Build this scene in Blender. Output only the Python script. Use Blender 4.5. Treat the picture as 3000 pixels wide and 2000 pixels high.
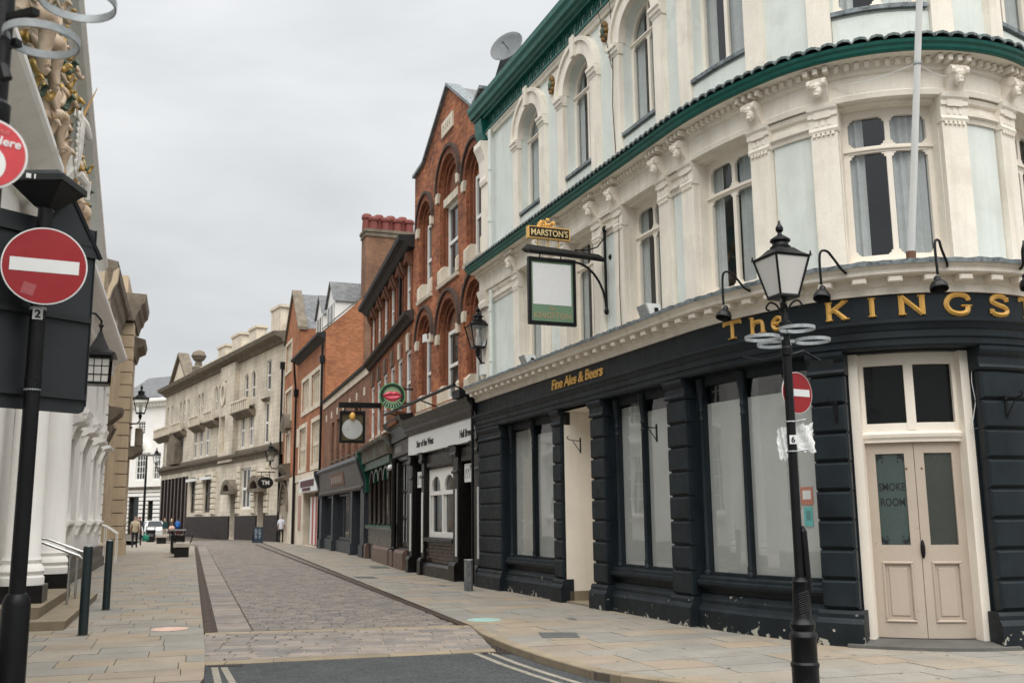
import bpy, bmesh, math, random
import numpy as np
from mathutils import Vector, Matrix
random.seed(7)
for _o in list(bpy.data.objects): bpy.data.objects.remove(_o)
SC = bpy.context.scene
COL = SC.collection
# ------------------------------------------------------------ camera
FPX = 2900.0; PITCH = math.radians(10); ROLL = 0.0103; EYE = 1.6
_F = np.array([0, math.cos(PITCH), math.sin(PITCH)]); _R0 = np.array([1., 0, 0]); _U0 = np.array([0, -math.sin(PITCH), math.cos(PITCH)])
_R = _R0*math.cos(ROLL)-_U0*math.sin(ROLL); _U = _U0*math.cos(ROLL)+_R0*math.sin(ROLL)
CAM = np.array([0, 0, EYE])
_cd = bpy.data.cameras.new('camera'); _cd.lens = FPX/3000*36; _cd.sensor_width = 36; _cd.clip_end = 3000; _cd.clip_start = 0.05
_cd.dof.use_dof = True; _cd.dof.focus_distance = 14.0; _cd.dof.aperture_fstop = 2.8
camera = bpy.data.objects.new('camera', _cd); COL.objects.link(camera)
camera.matrix_world = Matrix(((_R[0], _U[0], -_F[0], CAM[0]), (_R[1], _U[1], -_F[1], CAM[1]), (_R[2], _U[2], -_F[2], CAM[2]), (0, 0, 0, 1)))
SC.camera = camera
# ------------------------------------------------------------ sky and sun (overcast)
SUN_EL, SUN_AZ = math.radians(66), math.radians(172)      # azimuth of the sun, clockwise from +Y
w = bpy.data.worlds.new('World'); SC.world = w; w.use_nodes = True
nt = w.node_tree; nt.nodes.clear()
_out = nt.nodes.new('ShaderNodeOutputWorld')
_sky = nt.nodes.new('ShaderNodeTexSky'); _sky.sky_type = 'NISHITA'; _sky.sun_disc = False
_sky.sun_elevation = SUN_EL; _sky.sun_rotation = SUN_AZ; _sky.air_density = 1; _sky.dust_density = 3
_b1 = nt.nodes.new('ShaderNodeBackground'); _b1.inputs[1].default_value = 0.05
nt.links.new(_sky.outputs[0], _b1.inputs[0])
_tc = nt.nodes.new('ShaderNodeTexCoord'); _mp = nt.nodes.new('ShaderNodeMapping'); _mp.inputs['Scale'].default_value = (1.0, 1.0, 3.2)
_n1 = nt.nodes.new('ShaderNodeTexNoise'); _n1.inputs['Scale'].default_value = 2.3; _n1.inputs['Detail'].default_value = 5; _n1.inputs['Roughness'].default_value = .52
_n1.inputs['Distortion'].default_value = .35
_rp = nt.nodes.new('ShaderNodeValToRGB')
_rp.color_ramp.elements[0].position = .36; _rp.color_ramp.elements[0].color = (.170, .174, .177, 1)
_rp.color_ramp.elements[1].position = .62; _rp.color_ramp.elements[1].color = (.206, .209, .210, 1)
_b2 = nt.nodes.new('ShaderNodeBackground'); _b2.inputs[1].default_value = 1.0
_mx = nt.nodes.new('ShaderNodeMixShader'); _mx.inputs[0].default_value = .93
L = nt.links.new
L(_tc.outputs['Generated'], _mp.inputs[0]); L(_mp.outputs[0], _n1.inputs['Vector']); L(_n1.outputs[0], _rp.inputs[0])

# an overcast sky grows brighter towards the zenith (CIE overcast law, softened)
_sx = nt.nodes.new('ShaderNodeSeparateXYZ'); L(_tc.outputs['Generated'], _sx.inputs[0])
_ma = nt.nodes.new('ShaderNodeMath'); _ma.operation = 'MULTIPLY_ADD'; _ma.use_clamp = False; _ma.inputs[1].default_value = 1.25; _ma.inputs[2].default_value = 0.92
_mc = nt.nodes.new('ShaderNodeMath'); _mc.operation = 'MAXIMUM'; _mc.inputs[1].default_value = 0.0
L(_sx.outputs[2], _mc.inputs[0]); L(_mc.outputs[0], _ma.inputs[0]); L(_ma.outputs[0], _b2.inputs[1])
L(_rp.outputs[0], _b2.inputs[0])
L(_b1.outputs[0], _mx.inputs[1]); L(_b2.outputs[0], _mx.inputs[2]); L(_mx.outputs[0], _out.inputs[0])
_sl = bpy.data.lights.new('sun', 'SUN'); _sl.energy = 1.5; _sl.angle = math.radians(80); _sl.color = (1, .965, .91)
sun = bpy.data.objects.new('sun', _sl); COL.objects.link(sun)
_sd = Vector((math.sin(SUN_AZ)*math.cos(SUN_EL), math.cos(SUN_AZ)*math.cos(SUN_EL), math.sin(SUN_EL)))
sun.rotation_euler = _sd.to_track_quat('Z', 'Y').to_euler(); sun.location = (0, -20, 40)
vs_ = SC.view_settings; vs_.view_transform = 'Standard'; vs_.look = 'None'; vs_.exposure = 1.65; vs_.gamma = 1; vs_.use_curve_mapping = False
SC.render.engine = 'CYCLES'; SC.cycles.max_bounces = 6; SC.cycles.transparent_max_bounces = 8; SC.cycles.caustics_reflective = False; SC.cycles.caustics_refractive = False
SC.cycles.use_denoising = True
# ------------------------------------------------------------ pixel helpers (pixels of the 3000 px photograph)
K = 3000/2352
def ray(x, y):
    d = _F*FPX+_R*(x-1500)+_U*(1000-y); return d/np.linalg.norm(d)
def gpt(x, y, z=0.0):
    d = ray(x, y); t = (z-EYE)/d[2]; return CAM+t*d
def ydep(x, y, dist):                       # point on the pixel's ray at ground distance y = dist
    d = ray(x, y); return CAM+d*(dist/d[1])
# ------------------------------------------------------------ facades: a plan path; u along it, z up, o outwards
class Fac:
    def __init__(s, pts):
        s.p = np.array(pts, float); d = np.diff(s.p, axis=0); l = np.hypot(d[:, 0], d[:, 1])
        s.L = np.concatenate([[0], np.cumsum(l)]); s.len = float(s.L[-1])
        t = d/l[:, None]; s.t = t; n = np.stack([t[:, 1], -t[:, 0]], 1); s.n = n
        vn = [n[0]]
        for i in range(1, len(n)):
            m = n[i-1]+n[i]; m /= np.linalg.norm(m); vn.append(m/max(.5, m.dot(n[i])))
        vn.append(n[-1]); s.vn = np.array(vn)
    def seg(s, u): return int(min(max(np.searchsorted(s.L, u)-1, 0), len(s.n)-1))
    def P(s, u, z, o=0.0):
        i = s.seg(u); a = (u-s.L[i])/(s.L[i+1]-s.L[i]); b = min(max(a, 0), 1)
        q = s.p[i]+s.t[i]*(u-s.L[i])+(s.vn[i]*(1-b)+s.vn[i+1]*b)*o
        return (float(q[0]), float(q[1]), float(z))
    def us(s, u0, u1):
        return [u0]+[float(x) for x in s.L[1:-1] if u0+1e-3 < x < u1-1e-3]+[u1]
    def rot(s, u):
        i = s.seg(u); return math.atan2(s.t[i][1], s.t[i][0])
    def pix(s, x, y, o=0.0):                # pixel -> (u, z) on the facade moved out by o
        d = ray(x*K, y*K); best = None; m = len(s.n)
        for i in range(m):
            a = s.p[i]+s.vn[i]*o; b = s.p[i+1]+s.vn[i+1]*o; e = b-a
            M_ = np.array([[d[0], -e[0]], [d[1], -e[1]]])
            if abs(np.linalg.det(M_)) < 1e-9: continue
            r, q = np.linalg.solve(M_, a-CAM[:2])
            if r > 0 and (q >= 0 or i == 0) and (q <= 1 or i == m-1) and (best is None or r < best[0]):
                best = (r, s.L[i]+q*(s.L[i+1]-s.L[i]), EYE+r*d[2])
        return best[1], best[2]
# ------------------------------------------------------------ mesh builder
class MB:
    def __init__(s): s.v = []; s.f = []; s.m = []; s.cm = 0
    def add(s, vs, fs):
        b = len(s.v); s.v += [tuple(map(float, q)) for q in vs]; s.f += [tuple(b+i for i in f) for f in fs]; s.m += [s.cm]*len(fs); return s
    def quad(s, a, b, c, d): return s.add([a, b, c, d], [(0, 1, 2, 3)])
    def rings(s, R, cap=True, close=False):
        n = len(R[0]); vs = [q for r in R for q in r]; fs = []; m = len(R)
        for i in range(m if close else m-1):
            for j in range(n):
                k = (j+1) % n; i2 = (i+1) % m
                fs.append((i*n+j, i*n+k, i2*n+k, i2*n+j))
        if cap and not close: fs += [tuple(range(n-1, -1, -1)), tuple((m-1)*n+j for j in range(n))]
        return s.add(vs, fs)
    def box(s, x0, x1, y0, y1, z0, z1):
        return s.rings([[(x0, y0, z0), (x1, y0, z0), (x1, y1, z0), (x0, y1, z0)], [(x0, y0, z1), (x1, y0, z1), (x1, y1, z1), (x0, y1, z1)]])
    def cbox(s, cx, cy, z0, sx, sy, h, taper=1.0):
        a, b = sx/2, sy/2; c, d = a*taper, b*taper
        return s.rings([[(cx-a, cy-b, z0), (cx+a, cy-b, z0), (cx+a, cy+b, z0), (cx-a, cy+b, z0)], [(cx-c, cy-d, z0+h), (cx+c, cy-d, z0+h), (cx+c, cy+d, z0+h), (cx-c, cy+d, z0+h)]])
    # --- on a facade
    def fprof(s, F, u0, u1, prof):          # prof: (o, z) closed outline, anticlockwise seen looking towards +u
        return s.rings([[F.P(u, z, o) for o, z in prof] for u in F.us(u0, u1)])
    def fbox(s, F, u0, u1, z0, z1, o0, o1): return s.fprof(F, u0, u1, [(o0, z0), (o1, z0), (o1, z1), (o0, z1)])
    def fprism(s, F, pts, o0, o1):          # outline in (u, z)
        n = len(pts); vs = [F.P(u, z, o1) for u, z in pts]+[F.P(u, z, o0) for u, z in pts]
        fs = [tuple(range(n)), tuple(range(2*n-1, n-1, -1))]+[(i, i+n, (i+1) % n+n, (i+1) % n) for i in range(n)]
        return s.add(vs, fs)
    def fblock(s, F, u0, u1, z0, z1, o0, o1, c=.02):
        R = []
        us = F.us(u0+c, u1-c)
        full = [u0]+us[1:-1]+[u1]
        o2 = o1-c
        R = [[F.P(u, z0, o0), F.P(u, z0, o2), F.P(v, z0+c, o1), F.P(v, z1-c, o1), F.P(u, z1, o2), F.P(u, z1, o0)] for u, v in zip(full, us)]
        s.rings(R, cap=False)
        for r, sg in ((R[0], 1), (R[-1], -1)):
            s.add(r, [(0, 1, 4, 5)[::sg], (1, 2, 3, 4)[::sg]])
        return s
    def farc(s, F, uc, zc, r0, r1, a0, a1, o0, o1, n=12, ky=1.0):   # ring sector, angles from +u towards +z
        R = []
        for i in range(n+1):
            a = a0+(a1-a0)*i/n; c, q = math.cos(a), math.sin(a)*ky
            R.append([F.P(uc+r0*c, zc+r0*q, o0), F.P(uc+r1*c, zc+r1*q, o0), F.P(uc+r1*c, zc+r1*q, o1), F.P(uc+r0*c, zc+r0*q, o1)])
        return s.rings(R)
    def fspan(s, F, arc, zt, o0, o1):       # wall between an arch (list of (u,z)) and a level line zt
        for (ua, za), (ub, zb) in zip(arc[:-1], arc[1:]):
            s.quad(F.P(ua, za, o1), F.P(ub, zb, o1), F.P(ub, zt, o1), F.P(ua, zt, o1))
            s.quad(F.P(ua, za, o0), F.P(ub, zb, o0), F.P(ub, zb, o1), F.P(ua, za, o1))
        return s
    # --- free shapes
    def lathe(s, prof, c=(0, 0, 0), n=16, axis=None, ang=0):
        R = []
        for r, z in prof:
            R.append([(r*math.cos(2*math.pi*i/n+ang), r*math.sin(2*math.pi*i/n+ang), z) for i in range(n)])
        if axis is not None:
            q = Vector((0, 0, 1)).rotation_difference(Vector(axis))
            R = [[tuple(q @ Vector(p)) for p in r] for r in R]
        R = [[(p[0]+c[0], p[1]+c[1], p[2]+c[2]) for p in r] for r in R]
        return s.rings(R)
    def tube(s, pts, r, n=8, close=False):
        P = [Vector(p) for p in pts]; m = len(P); rs = r if isinstance(r, (list, tuple)) else [r]*m; R = []; up = None
        for i in range(m):
            if close: t = P[(i+1) % m]-P[i-1]
            else: t = P[min(i+1, m-1)]-P[max(i-1, 0)]
            t.normalize()
            if up is None: up = Vector((0, 0, 1)) if abs(t.z) < .9 else Vector((1, 0, 0))
            a = t.cross(up); a.normalize(); b = a.cross(t); b.normalize(); up = b
            R.append([tuple(P[i]+(a*math.cos(2*math.pi*k/n)+b*math.sin(2*math.pi*k/n))*rs[i]) for k in range(n)])
        return s.rings(R, close=close)
    def bar(s, a, b, w, h): # rectangular bar between two points
        a, b = Vector(a), Vector(b); t = (b-a).normalized(); up = Vector((0, 0, 1)) if abs(t.z) < .95 else Vector((1, 0, 0))
        x = t.cross(up).normalized()*w/2; y = x.cross(t).normalized()*h/2
        return s.rings([[tuple(p-x-y), tuple(p+x-y), tuple(p+x+y), tuple(p-x+y)] for p in (a, b)])
    def ell(s, c, rx, ry, rz, n=12, m=8, q=None):
        R = []
        for i in range(m+1):
            t = math.pi*i/m; rr = max(math.sin(t), .02)
            R.append([(rr*math.cos(2*math.pi*j/n)*rx, rr*math.sin(2*math.pi*j/n)*ry, -math.cos(t)*rz) for j in range(n)])
        if q is not None: R = [[tuple(q @ Vector(p)) for p in r] for r in R]
        return s.rings([[(p[0]+c[0], p[1]+c[1], p[2]+c[2]) for p in r] for r in R])
    def join(s, o, mat=None):
        b = len(s.v); vv = o.v if mat is None else [tuple(mat @ Vector(p)) for p in o.v]
        s.v += vv; s.f += [tuple(b+i for i in f) for f in o.f]; s.m += o.m; return s
BASE = {}
def _mesh(name, mb, mats, base, smooth):
    me = bpy.data.meshes.new(name)
    me.from_pydata([(x-base[0], y-base[1], z-base[2]) for x, y, z in mb.v], [], mb.f)
    for m in (mats if isinstance(mats, (list, tuple)) else [mats]): me.materials.append(m)
    if isinstance(mats, (list, tuple)): me.polygons.foreach_set('material_index', mb.m)
    me.validate()
    bm = bmesh.new(); bm.from_mesh(me)
    bmesh.ops.recalc_face_normals(bm, faces=bm.faces) if smooth != 'keep' else None
    uv = bm.loops.layers.uv.new('UVMap')
    for f in bm.faces:
        n = f.normal
        if abs(n.z) > .75:
            for l in f.loops: l[uv].uv = (l.vert.co.x+base[0], l.vert.co.y+base[1])
        else:
            h = math.hypot(n.x, n.y) or 1; tx, ty = -n.y/h, n.x/h
            for l in f.loops: c = l.vert.co; l[uv].uv = ((c.x+base[0])*tx+(c.y+base[1])*ty, c.z+base[2])
    bm.to_mesh(me); bm.free()
    if smooth and smooth != 'keep':
        me.shade_smooth(); me.set_sharp_from_angle(angle=smooth if isinstance(smooth, float) else .6)
    return me
def tag(o, label=None, cat=None, group=None, kind=None):
    if label: o['label'] = label
    if cat: o['category'] = cat
    if group: o['group'] = group
    if kind: o['kind'] = kind
    return o
def thing(name, label, cat, loc=(0, 0, 0), group=None, rotz=0.0):
    o = bpy.data.objects.new(name, None); COL.objects.link(o); o.location = loc; o.empty_display_size = .2
    o.rotation_euler = (0, 0, rotz); BASE[o.name] = tuple(loc); return tag(o, label, cat, group)
def part(name, mb, mat, parent=None, smooth=False, local=False, kind=None, label=None, loc=None):
    """mesh object; geometry in world coordinates unless local=True (then in the parent's own frame)"""
    base = (0, 0, 0) if (local or parent is None) else BASE[parent.name]
    if parent is None and loc is not None: base = loc
    me = _mesh(name, mb, mat, base, smooth); o = bpy.data.objects.new(name, me); COL.objects.link(o)
    if parent is not None: o.parent = parent; BASE[o.name] = base
    elif loc is not None: o.location = loc; BASE[o.name] = tuple(loc)
    else: BASE[o.name] = (0, 0, 0)
    return tag(o, label, None, None, kind)
def structure(name, mb, mat, smooth=False): return tag(part(name, mb, mat, None, smooth), kind='structure')
def one(name, mb, mat, label, cat, loc, group=None, smooth=False):
    return tag(part(name, mb, mat, None, smooth, loc=loc), label, cat, group)
def copy_tree(o, loc=None, rotz=None, label=None, group=None, parent=None):
    c = o.copy(); COL.objects.link(c)
    if parent is not None: c.parent = parent
    if loc is not None: c.location = loc
    if rotz is not None: c.rotation_euler = (0, 0, rotz)
    if label: c['label'] = label
    if group: c['group'] = group
    for ch in o.children: copy_tree(ch, parent=c)
    return c
# ------------------------------------------------------------ materials
def smooth_path(pts, k=4):
    P_ = [np.array(p, float) for p in pts]; Q = []
    for i in range(len(P_)-1):
        p0, p1, p2, p3 = P_[max(i-1, 0)], P_[i], P_[i+1], P_[min(i+2, len(P_)-1)]
        for j in range(k): t = j/k; Q.append(tuple(.5*((2*p1)+(-p0+p2)*t+(2*p0-5*p1+4*p2-p3)*t*t+(-p0+3*p1-3*p2+p3)*t**3)))
    return Q+[tuple(P_[-1])]
MATS = {}
def mat(name, col, rough=.7, var=.10, scale=2.5, bump=0.0, bscale=60, metal=0.0, spec=.4, streak=0.0, streakcol=None, peel=None, island=0.0, fine=.05, brick=None, mottle=None):
    if name in MATS: return MATS[name]
    m = bpy.data.materials.new(name); m.use_nodes = True; nt = m.node_tree; N = nt.nodes; lk = nt.links.new
    bs = N['Principled BSDF']; bs.inputs['Roughness'].default_value = rough; bs.inputs['Metallic'].default_value = metal
    bs.inputs['Specular IOR Level'].default_value = spec
    geo = N.new('ShaderNodeNewGeometry'); pos = geo.outputs['Position']
    def noise(sc, det=4, vec=None, rgh=.55):
        n = N.new('ShaderNodeTexNoise'); n.inputs['Scale'].default_value = sc; n.inputs['Detail'].default_value = det; n.inputs['Roughness'].default_value = rgh
        lk(vec or pos, n.inputs['Vector']); return n.outputs['Fac']
    def ramp(fac, stops):
        r = N.new('ShaderNodeValToRGB'); e = r.color_ramp.elements
        while len(e) < len(stops): e.new(.5)
        for i, (p, c) in enumerate(stops): e[i].position = p; e[i].color = (c[0], c[1], c[2], 1) if isinstance(c, (tuple, list)) else (c, c, c, 1)
        lk(fac, r.inputs[0]); return r.outputs[0]
    def mix(fac, a, b, mode='MIX'):
        x = N.new('ShaderNodeMix'); x.data_type = 'RGBA'; x.blend_type = mode
        for s, v in ((0, fac), (6, a), (7, b)):
            if hasattr(v, 'type') and not isinstance(v, (int, float)): lk(v, x.inputs[s])
            elif s == 0: x.inputs[0].default_value = v
            else: x.inputs[s].default_value = (v[0], v[1], v[2], 1)
        return x.outputs[2]
    h = None
    if brick:
        uvn = N.new('ShaderNodeUVMap'); bt = N.new('ShaderNodeTexBrick')
        bt.inputs['Scale'].default_value = 1; bt.inputs['Brick Width'].default_value = brick['w']; bt.inputs['Row Height'].default_value = brick['h']
        bt.inputs['Mortar Size'].default_value = brick.get('m', .006); bt.inputs['Mortar Smooth'].default_value = .1; bt.inputs['Bias'].default_value = 0
        bt.offset = .5
        c2 = brick.get('c2', tuple(c*.6 for c in col)); mc = brick.get('mc', (.33, .27, .21))
        bt.inputs['Color1'].default_value = (*col, 1); bt.inputs['Color2'].default_value = (*c2, 1); bt.inputs['Mortar'].default_value = (*mc, 1)
        lk(uvn.outputs[0], bt.inputs['Vector']); c = bt.outputs['Color']; h = bt.outputs['Fac']
        c = mix(1, c, ramp(noise(scale, 5), [(.25, 1-var*1.6), (.75, 1+var*.6)]), 'MULTIPLY')
    else:
        c = ramp(noise(scale, 5), [(.28, tuple(x*(1-var) for x in col)), (.72, tuple(min(1, x*(1+var*.7)) for x in col))])
    if mottle:
        c = mix(ramp(noise(mottle[1], 4), [(.5, 0.0), (.68, 1.0)]), c, mottle[0])
    if fine: c = mix(1, c, ramp(noise(38, 3), [(.3, 1-fine*1.5), (.7, 1+fine)]), 'MULTIPLY')
    if island:
        oi = N.new('ShaderNodeObjectInfo'); ad = N.new('ShaderNodeMath'); ad.operation = 'ADD'; fr = N.new('ShaderNodeMath'); fr.operation = 'FRACT'
        lk(oi.outputs['Random'], ad.inputs[0]); lk(geo.outputs['Random Per Island'], ad.inputs[1]); lk(ad.outputs[0], fr.inputs[0])
        if isinstance(island, (list, tuple)):
            c = mix(1, c, ramp(fr.outputs[0], island), 'MULTIPLY')
        else: c = mix(1, c, ramp(fr.outputs[0], [(0, 1-island), (1, 1+island)]), 'MULTIPLY')
    if streak:
        mp = N.new('ShaderNodeMapping'); mp.inputs['Scale'].default_value = (5, 5, .45); lk(pos, mp.inputs[0])
        s = ramp(noise(1.0, 4, mp.outputs[0], .6), [(.50, 0.0), (.78, 1.0)])
        sm = N.new('ShaderNodeMath'); sm.operation = 'MULTIPLY'; lk(s, sm.inputs[0]); sm.inputs[1].default_value = streak
        c = mix(sm.outputs[0], c, streakcol or tuple(x*.45 for x in col))
    if peel:
        pc, lo, hi, sc = peel[:4]; pf = noise(sc, 5, None, .65)
        if len(peel) > 4:      # flaking is worst along the foot of the wall, where rain splashes
            sz = N.new('ShaderNodeSeparateXYZ'); lk(pos, sz.inputs[0]); mr = N.new('ShaderNodeMapRange'); mr.inputs[1].default_value = 0; mr.inputs[2].default_value = peel[4]; mr.inputs[3].default_value = .12; mr.inputs[4].default_value = 0
            lk(sz.outputs[2], mr.inputs[0]); ad2 = N.new('ShaderNodeMath'); ad2.operation = 'ADD'; lk(pf, ad2.inputs[0]); lk(mr.outputs[0], ad2.inputs[1]); pf = ad2.outputs[0]
        c = mix(ramp(pf, [(lo, 0.0), (hi, 1.0)]), c, pc)
    lk(c, bs.inputs['Base Color'])
    rr = ramp(noise(7, 3), [(.3, max(0, rough-.08)), (.7, min(1, rough+.08))]); lk(rr, bs.inputs['Roughness'])
    if bump or h is not None:
        b = N.new('ShaderNodeBump'); b.inputs['Distance'].default_value = .01
        if h is not None:
            iv = N.new('ShaderNodeMath'); iv.operation = 'SUBTRACT'; iv.inputs[0].default_value = 1; lk(h, iv.inputs[1]); ht = iv.outputs[0]; b.inputs['Strength'].default_value = brick.get('b', .5)
        else: ht = noise(bscale, 4); b.inputs['Strength'].default_value = bump
        lk(ht, b.inputs['Height']); lk(b.outputs[0], bs.inputs['Normal'])
    MATS[name] = m; return m
def glassmat(name, tint=(.9, .95, .93), refl=.12, rough=.02, ior=1.52):
    m = bpy.data.materials.new(name); m.use_nodes = True; nt = m.node_tree; N = nt.nodes; N.clear(); lk = nt.links.new
    o = N.new('ShaderNodeOutputMaterial'); t = N.new('ShaderNodeBsdfTransparent'); t.inputs[0].default_value = (*tint, 1)
    g = N.new('ShaderNodeBsdfGlossy'); g.inputs['Roughness'].default_value = rough; g.inputs['Color'].default_value = (.95, .97, 1, 1)
    gm = N.new('ShaderNodeNewGeometry'); dt = N.new('ShaderNodeVectorMath'); dt.operation = 'DOT_PRODUCT'; lk(gm.outputs['Incoming'], dt.inputs[0]); lk(gm.outputs['Normal'], dt.inputs[1])
    def mth(op, a, b=None, c_=None):
        q = N.new('ShaderNodeMath'); q.operation = op
        for i_, v_ in enumerate((a, b, c_)):
            if v_ is None: continue
            if isinstance(v_, (int, float)): q.inputs[i_].default_value = v_
            else: lk(v_, q.inputs[i_])
        return q
    f0 = ((ior-1)/(ior+1))**2; fr = mth('MULTIPLY_ADD', mth('POWER', mth('SUBTRACT', 1.0, mth('ABSOLUTE', dt.outputs['Value']).outputs[0]).outputs[0], 5.0).outputs[0], 1-f0, f0)   # Fresnel of a thin sheet, the same from both sides
    ad = N.new('ShaderNodeMath'); ad.operation = 'ADD'; ad.use_clamp = True; ad.inputs[1].default_value = refl
    tc = N.new('ShaderNodeNewGeometry'); nz = N.new('ShaderNodeTexNoise'); nz.inputs['Scale'].default_value = 1.3; nz.inputs['Detail'].default_value = 1
    lk(tc.outputs['Position'], nz.inputs['Vector']); bp = N.new('ShaderNodeBump'); bp.inputs['Strength'].default_value = .06; bp.inputs['Distance'].default_value = .05
    lk(nz.outputs[0], bp.inputs['Height']); lk(bp.outputs[0], g.inputs['Normal'])
    mx = N.new('ShaderNodeMixShader'); lk(fr.outputs[0], ad.inputs[0]); lk(ad.outputs[0], mx.inputs[0]); lk(t.outputs[0], mx.inputs[1]); lk(g.outputs[0], mx.inputs[2]); lk(mx.outputs[0], o.inputs[0])
    return m
def pane_mat(name, col=(.02, .024, .026), rough=.04, spec=.6):
    m = mat(name, col, rough, .3, 1.5, spec=spec, fine=0); return m
G_CLEAR = glassmat('clear_glass', (.93, .96, .96), .03)
G_SHOP = glassmat('shop_glass', (.97, .985, .98), .10, .02, 1.5)
PANE = pane_mat('dark_window_glass', (.022, .026, .028), .03, .7)
CREAM = mat('cream_stucco', (.85, .795, .70), .75, .10, 1.1, bump=.2, bscale=70, streak=.42, streakcol=(.47, .41, .32), fine=.04, mottle=((.76, .70, .61), 2.3))
CREAM2 = mat('cream_joinery', (.85, .785, .69), .55, .06, 2.0, streak=.12, streakcol=(.4, .33, .25), fine=.02)
PALE = mat('pale_blue_stucco', (.71, .755, .72), .8, .08, 1.0, bump=.15, bscale=70, streak=.35, streakcol=(.44, .46, .40), fine=.03, mottle=((.64, .68, .64), 1.9))
NAVY = mat('navy_paint', (.012, .0175, .022), .46, .4, 1.6, bump=.12, bscale=22, spec=.22, streak=.3, streakcol=(.024, .03, .034), fine=.05)
NAVYP = mat('navy_paint_peeling', (.012, .017, .021), .5, .35, 3, bump=.25, bscale=25, spec=.22, peel=((.40, .39, .34), .66, .69, 7, .15))
GREEN = mat('green_paint', (.005, .105, .084), .4, .18, 3, streak=.3, streakcol=(.01, .2, .17))
LEAD = mat('weathered_lead', (.20, .23, .245), .5, .4, 9, bump=.3, bscale=40, mottle=((.05, .06, .065), 14))
SLATE = mat('roof_slate', (.12, .125, .135), .6, .25, 3, brick=dict(w=.3, h=.2, m=.006, c2=(.17, .175, .18), mc=(.05, .05, .05)))
GOLD = mat('gold_leaf', (.74, .43, .105), .42, .12, 6, metal=.0, spec=.5)
IRON = mat('black_iron', (.0055, .006, .007), .38, .3, 8, bump=.12, bscale=50, spec=.25)
GALV = mat('galvanised_steel', (.36, .39, .40), .5, .25, 18, metal=.25, bump=.1)
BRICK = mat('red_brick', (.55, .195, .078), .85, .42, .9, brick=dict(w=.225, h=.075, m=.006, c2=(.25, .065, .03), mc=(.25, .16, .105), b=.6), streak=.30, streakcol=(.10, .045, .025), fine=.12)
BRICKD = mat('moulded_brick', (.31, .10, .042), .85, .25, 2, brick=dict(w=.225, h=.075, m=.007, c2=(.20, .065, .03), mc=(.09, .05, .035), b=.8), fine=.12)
BRICKB = mat('brown_brick', (.30, .125, .062), .85, .25, 1.2, brick=dict(w=.225, h=.075, m=.007, c2=(.17, .075, .045), mc=(.26, .2, .15), b=.5), fine=.1)
BRICKO = mat('orange_brick', (.49, .185, .08), .85, .25, .7, brick=dict(w=.225, h=.075, m=.006, c2=(.31, .105, .045), mc=(.3, .19, .12), b=.4), streak=.15, streakcol=(.14, .07, .04), fine=.1)
STONE = mat('pale_ashlar', (.74, .67, .555), .85, .25, .5, brick=dict(w=.75, h=.36, m=.006, c2=(.68, .605, .49), mc=(.3, .25, .19), b=.3), streak=.5, streakcol=(.14, .115, .085), fine=.08)
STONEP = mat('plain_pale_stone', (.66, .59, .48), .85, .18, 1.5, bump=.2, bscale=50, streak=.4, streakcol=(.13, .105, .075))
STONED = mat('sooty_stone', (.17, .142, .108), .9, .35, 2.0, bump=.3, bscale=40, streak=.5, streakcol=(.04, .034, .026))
TAN = mat('tan_stone', (.46, .37, .26), .85, .14, 1.3, bump=.2, bscale=50, streak=.25, streakcol=(.2, .15, .1))
WHITE = mat('white_stucco', (.85, .84, .81), .8, .05, 1.2, bump=.12, bscale=70, streak=.2, streakcol=(.45, .42, .36), fine=.02)
WHITEP = mat('white_joinery', (.78, .77, .74), .5, .06, 3, fine=.02)
BLACKP = mat('black_gloss_paint', (.0065, .006, .0058), .34, .3, 5, bump=.06, bscale=30, spec=.35)
BROWNP = mat('dark_brown_paint', (.030, .021, .016), .4, .25, 4, spec=.4)
PINKD = mat('dusty_pink_paint', (.44, .372, .308), .5, .05, 2.5, bump=.06, bscale=60, fine=.02, peel=((.30, .25, .20), .66, .70, 11))
FROST = mat('frosted_green_glass', (.05, .075, .07), .25, .25, .9, spec=.6, fine=0)
FROST2 = mat('frosted_dark_glass', (.036, .042, .035), .25, .3, .9, spec=.6, fine=0)
BLIND = mat('pale_window_screen', (.43, .435, .425), .8, .14, .7, fine=.03)
CURTAIN = mat('net_curtain', (.48, .49, .49), .9, .1, 6)
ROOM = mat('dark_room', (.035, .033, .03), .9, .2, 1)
BLK = mat('flat_black', (.006, .006, .006), .6, .2, 5)
SIGNW = mat('sign_white', (.74, .75, .74), .45, .04, 3, fine=.01)
SIGNR = mat('sign_red', (.30, .012, .016), .35, .12, 2.5, fine=.03)
SIGNBK = mat('sign_back_grey', (.020, .024, .027), .45, .2, 2, fine=.03)
PINE = mat('grey_cast_iron', (.10, .11, .115), .5, .2, 10)
# ------------------------------------------------------------ lettering
def text_mesh(txt, size=1.0, bold=0.0, extrude=0.0, spacing=1.0, align='LEFT'):
    cu = bpy.data.curves.new('lettering', 'FONT'); cu.body = txt; cu.size = size; cu.offset = bold; cu.extrude = extrude; cu.space_character = spacing; cu.align_x = align; cu.resolution_u = 4
    ob = bpy.data.objects.new('lettering', cu); COL.objects.link(ob); dg = bpy.context.evaluated_depsgraph_get()
    me = bpy.data.meshes.new_from_object(ob.evaluated_get(dg)); mb = MB()
    mb.add([tuple(v.co) for v in me.vertices], [tuple(p.vertices) for p in me.polygons])
    bpy.data.objects.remove(ob); bpy.data.curves.remove(cu); bpy.data.meshes.remove(me); return mb
def text_on(F, txt, u, z, o, size, bold=0.0, ext=.01, spacing=1.0, shear=0.0, sx=1.0, align='LEFT'):
    """lettering on a facade; x runs towards +u"""
    t = text_mesh(txt, size, bold, ext, spacing, align); t.v = [F.P(u+(x*sx+y*shear), z+y, o+ext+d) for x, y, d in t.v]; return t
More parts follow.
